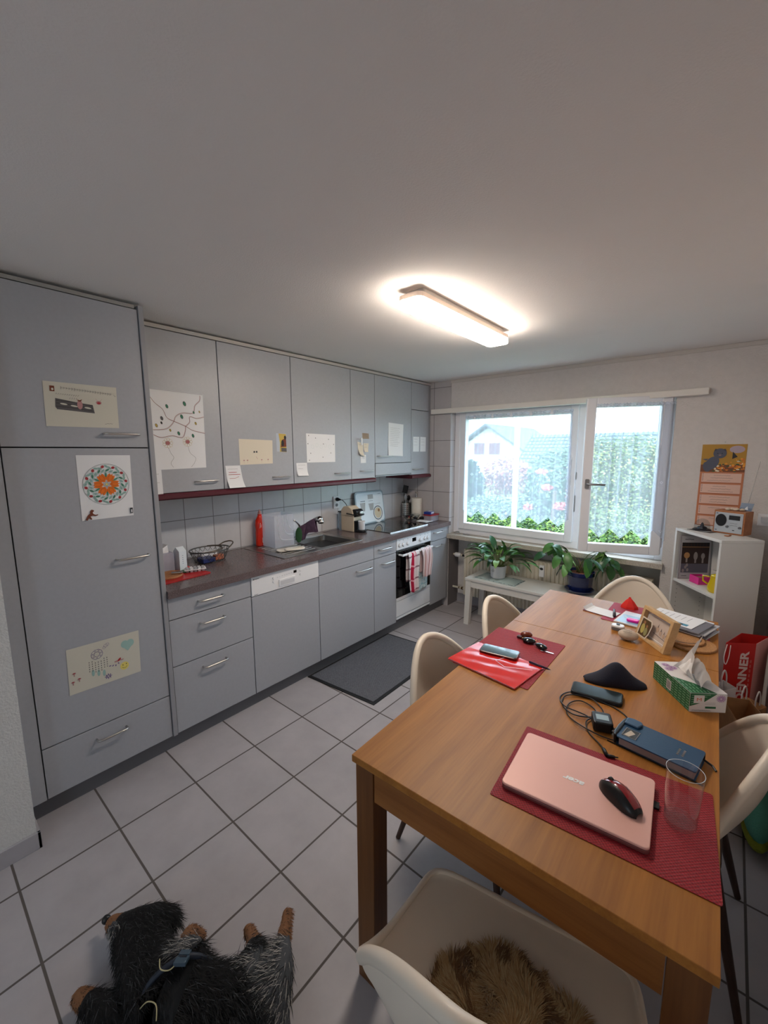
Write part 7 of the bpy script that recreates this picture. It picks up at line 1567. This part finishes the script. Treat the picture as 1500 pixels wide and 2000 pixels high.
# ================================================================== outside
LAWN = mat('lawn', (104, 130, 74), 0.95, noise=(3, 0.3)); o = obj('lawn', MB().add([(-60, 3.2, -1.0), (60, 3.2, -1.0), (60, 90, -2.5), (-60, 90, -2.5)], [(0, 1, 2, 3)]), LAWN); tag(o, 'green lawn spreading behind the garden hedge outside the window', 'lawn')
o = obj('outer_sill', MB().box(0.55, 2.52, 3.15, 3.32, 0.76, 0.785), mat('outer_sill_mat', (200, 206, 214), 0.4)); o.name = 'trim_6'; o['kind'] = 'structure'
def bush(name, label, blobs, n, sz, cols, seed, cat, trunk=None, group=None, ynew=None):
    if ynew:
        f = (ynew+0.8337)/(blobs[0][1]+0.8337)
        blobs = [(2.8233+(b[0]-2.8233)*f, ynew+(b[1]-blobs[0][1])*0.3, 1.6407+(b[2]-1.6407)*f, b[3]*f, min(0.35, b[4]), b[5]*f) for b in blobs]
        if trunk: trunk = [(2.8233+(p[0]-2.8233)*f, ynew, p[2] if p[2] < -1 else 1.6407+(p[2]-1.6407)*f) for p in trunk]
    rnd = random.Random(seed); mb = MB()
    ar = [b[3]*b[4]+b[4]*b[5]+b[3]*b[5] for b in blobs]
    for _ in range(n):
        b = rnd.choices(blobs, weights=ar)[0]; 
        d = Vector((rnd.gauss(0, 1), rnd.gauss(0, 1), rnd.gauss(0, 1))).normalized(); k = rnd.uniform(0.72, 1.08)
        p = Vector((b[0]+d.x*b[3]*k, b[1]+d.y*b[4]*k, b[2]+d.z*b[5]*k))
        s = sz*rnd.uniform(0.6, 1.4); u_ = Vector((rnd.gauss(0, 1), rnd.gauss(0, 1), rnd.gauss(0, 0.6))).normalized(); w_ = u_.cross(d+Vector((rnd.uniform(-.5, .5),)*3))
        if w_.length < 0.01: continue
        w_ = w_.normalized()*s*0.55; u_ = u_*s
        mb.add([p-u_, p+w_, p+u_, p-w_], [(0, 1, 2, 3)], rnd.randrange(len(cols)))
    if trunk:
        t = thing(name, label, cat, (trunk[0][0], trunk[0][1], trunk[0][2]), 0, group); obj('foliage', mb, cols, t, fixn=False)
        obj('trunk', MB().tube(trunk, [0.05, 0.03], 8), mat('bark', (84, 66, 52), 0.9), t, smooth=True)
    else: o = obj(name, mb, cols, fixn=False); tag(o, label, cat, group)
LG = [mat('hedge_lime', (96, 122, 44), 0.6), mat('hedge_green', (66, 98, 36), 0.6), mat('hedge_deep', (34, 58, 26), 0.6)]
rnd = random.Random(8); bl = []
x = -2.6
while x < 3.2: bl.append((x, 5.6+rnd.uniform(-.15, .15), 0.20+rnd.uniform(-.05, .05), 0.30, 0.35, 0.42)); bl.append((x+.1, 5.6, -0.4, 0.34, 0.4, 0.6)); x += 0.27
bush('garden_hedge', 'bright green garden hedge right outside the window, seen below the curtains', bl, 42000, 0.030, LG, 1, 'hedge')
bush('maple_tree', 'reddish maple bush in front of the white house outside', [(-1.15, 8.3, 1.15, 0.55, 0.4, 0.35), (-0.75, 8.2, 0.95, 0.6, 0.4, 0.35), (-1.3, 8.3, 0.85, 0.35, 0.3, 0.25)], 4600, 0.035, [mat('maple_red', (150, 92, 96), 0.6), mat('maple_rust', (160, 116, 106), 0.6)], 2, 'tree', [(-1.0, 8.3, -1.2), (-0.95, 8.3, 0.9)], None, 9.6)
bush('conifer', 'dark green conifer at the left edge of the window view', [(-1.98, 8.0, 0.3, 0.50, 0.4, 0.5), (-1.92, 8.0, 0.85, 0.36, 0.3, 0.45), (-1.88, 8.0, 1.15, 0.18, 0.15, 0.3)], 5000, 0.05, [mat('conifer_green', (50, 84, 62), 0.7), mat('conifer_deep', (36, 62, 50), 0.7)], 3, 'tree', [(-1.95, 8.0, -1.2), (-1.95, 8.0, 0.9)], None, 8.4)
bush('garden_tree', 'tall yellowish green tree outside, seen through the open sash', [(0.75, 8.6, 1.15, 0.55, 0.5, 0.75), (1.35, 8.4, 1.2, 0.6, 0.5, 0.75), (2.0, 8.5, 1.1, 0.5, 0.5, 0.75), (1.2, 8.3, 0.4, 0.9, 0.5, 0.6), (2.7, 8.6, 1.0, 0.6, 0.5, 0.8)], 36000, 0.032, [mat('tree_olive', (160, 164, 100), 0.6), mat('tree_green', (112, 138, 78), 0.6), mat('tree_deep', (76, 102, 64), 0.6)], 4, 'tree', [(1.2, 8.6, -1.2), (1.3, 8.6, 1.0)], None, 11.0)
bush('garden_shrub', 'blue green rounded shrub outside between the maple and the tall tree', [(-0.05, 8.0, 0.9, 0.5, 0.4, 0.75), (0.25, 8.2, 1.2, 0.35, 0.3, 0.5), (-0.4, 7.6, 0.25, 0.6, 0.4, 0.5), (-1.3, 7.4, 0.1, 0.7, 0.4, 0.55)], 14000, 0.035, [mat('shrub_teal', (112, 142, 112), 0.6), mat('shrub_deep', (82, 110, 88), 0.6)], 5, 'shrub', None, None, 7.3)
bush('rose_bush', 'bush with pink blossoms outside the right part of the left sash', [(0.15, 7.2, 0.95, 0.10, 0.1, 0.06), (0.42, 7.1, 0.62, 0.12, 0.1, 0.08), (0.62, 7.0, 0.85, 0.09, 0.1, 0.14), (0.02, 7.3, 1.25, 0.12, 0.1, 0.05), (-0.2, 7.2, 0.55, 0.08, 0.1, 0.06)], 420, 0.030, [mat('blossom_pink', (222, 140, 140), 0.6), mat('blossom_red', (204, 96, 96), 0.6)], 6, 'shrub', [(0.25, 7.2, -1.2), (0.30, 7.2, 0.9)], None, 6.5)
# white porch post
o = obj('porch_post', MB().cyl((0.880, 3.9, -1.0), 0.030, 3.7, 16), mat('post_white', (226, 226, 230), 0.4), smooth=True, auto=40); tag(o, 'slim white post standing outside the left window sash', 'post')
# white gabled house
HSW = mat('house_white', (226, 224, 218), 0.8); RF = mat('roof_grey', (92, 98, 106), 0.7, noise=(2, 0.2)); 
t = thing('gabled_house', 'white gabled house with grey roof and brown shutters in the distance', 'house', (-15.4, 42, -2.6))
y0_, y1_ = 36.7, 48.0; ap = (-15.46, 4.05); el, er = (-20.2, 1.0), (-10.9, 1.05)
mb = MB(); vs = []
for y in (y0_, y1_): vs += [(-19.4, y, -2.6), (-11.6, y, -2.6), (-11.6, y, 1.45), (ap[0], y, ap[1]-0.12), (-19.4, y, 1.40)]
mb.add(vs, [(0, 1, 2, 3, 4), (5, 9, 8, 7, 6), (0, 5, 6, 1), (1, 6, 7, 2), (4, 9, 5, 0)]); obj('wall', mb, HSW, t)
mb = MB(); th = 0.22
for (e, s) in ((el, -1), (er, 1)):
    a = [(ap[0], y0_-0.8, ap[1]), (e[0], y0_-0.8, e[1]), (e[0], y1_+.5, e[1]), (ap[0], y1_+.5, ap[1])]; b_ = [(x, y, z+th) for x, y, z in a]
    mb.add(a+b_, [(0, 1, 2, 3), (4, 5, 6, 7), (0, 1, 5, 4), (1, 2, 6, 5), (2, 3, 7, 6), (3, 0, 4, 7)])
obj('roof', mb, RF, t)
SHU = mat('shutter_brown', (128, 84, 88), 0.6)
for x0_, x1_ in ((-16.90, -15.82), (-15.32, -14.24)):
    w_ = obj('shuttered_window', MB().box(x0_, x1_, y0_-0.08, y0_-0.01, 1.36, 2.46), SHU, t); mb = MB()
    for k in range(10): mb.box(x0_+0.05, x1_-0.05, y0_-0.10, y0_-0.081, 1.42+k*0.10, 1.47+k*0.10)
    obj('louvres', mb, mat('louvre_brown', (104, 66, 72), 0.6), w_)
t = thing('tiled_roof_house', 'second house with long tiled roof further right in the distance', 'house', (-4, 33, -2.6))
obj('wall', MB().box(-9.5, 1.5, 31.5, 36, -2.6, 1.2), mat('house_pale', (200, 204, 206), 0.8), t)
mb = MB(); a = [(-10, 30.6, 0.8), (2, 30.6, 0.8), (2, 33.6, 2.95), (-10, 33.6, 2.95)]; b_ = [(-10, 36.6, 0.8), (2, 36.6, 0.8)]
mb.add(a+b_, [(0, 1, 2, 3), (3, 2, 5, 4), (0, 3, 4), (1, 5, 2)]); rf = obj('roof', mb, mat('roof_bluegrey', (104, 122, 128), 0.7), t)
mb = MB()
for k in range(40): mb.tube([(-10+k*0.3, 30.6, 0.84), (-10+k*0.3, 33.6, 2.99)], 0.035, 5)
for k in range(8): f = k/8; mb.tube([(-10, 30.6+3*f, 0.84+2.15*f), (2, 30.6+3*f, 0.84+2.15*f)], 0.03, 5)
obj('roof_tile_lines', mb, mat('roof_line', (76, 92, 98), 0.7), rf)

# ================================================================== light and camera
W = bpy.data.worlds.new('World'); C.world = W; W.use_nodes = True; n = W.node_tree.nodes; l = W.node_tree.links
bg_ = n['Background']; bg_.inputs[0].default_value = (0.72, 0.87, 1.0, 1); bg_.inputs[1].default_value = SKY_S
def portal(name, loc, rot, sx, sy):
    L_ = bpy.data.lights.new(name, 'AREA'); L_.shape = 'RECTANGLE'; L_.size = sx; L_.size_y = sy; L_.cycles.is_portal = True
    o = bpy.data.objects.new(name, L_); COL.objects.link(o); o.location = loc; o.rotation_euler = rot; return o
portal('daylight_portal', (1.55, 3.16, 1.42), (R(-90), 0, 0), 1.95, 1.35)
portal('daylight_portal', (XR+0.13, -2.9, 1.55), (R(90), 0, R(90)), 0.75, 1.1)
portal('daylight_portal', (1.7, YF-0.13, 1.5), (R(90), 0, 0), 1.0, 1.0)
S_ = bpy.data.lights.new('sun', 'SUN'); S_.energy = SUN_S; S_.angle = R(1.0); S_.color = (1.0, 0.95, 0.86)
so = bpy.data.objects.new('sun', S_); COL.objects.link(so); so.rotation_euler = (R(38), 0, R(-25))
yaw, pitch, roll = 0.697, -0.1442, -0.0043
cs, sn = math.cos(yaw), math.sin(yaw); cp_, sp_ = math.cos(pitch), math.sin(pitch)
fwd = Vector((-sn*cp_, cs*cp_, sp_)); rt = Vector((cs, sn, 0)); up = rt.cross(fwd)
Rr = rt*math.cos(roll)+up*math.sin(roll); Uu = -rt*math.sin(roll)+up*math.cos(roll)
cam = bpy.data.cameras.new('camera'); co = bpy.data.objects.new('camera', cam); COL.objects.link(co)
co.matrix_world = Matrix(((Rr.x, Uu.x, -fwd.x, 2.8233), (Rr.y, Uu.y, -fwd.y, -0.8337), (Rr.z, Uu.z, -fwd.z, 1.6407), (0, 0, 0, 1)))
cam.sensor_fit = 'HORIZONTAL'; cam.sensor_width = 36.0; cam.lens = 36.0*809.07/1500.0; cam.clip_start = 0.02; cam.clip_end = 300
C.camera = co
C.cycles.transparent_max_bounces = 32; C.cycles.max_bounces = 14; C.cycles.transmission_bounces = 14; C.cycles.diffuse_bounces = 6
vs_ = C.view_settings; vs_.view_transform = 'Standard'; vs_.look = 'None'; vs_.gamma = 1.0; vs_.use_curve_mapping = False; vs_.exposure = EXPO
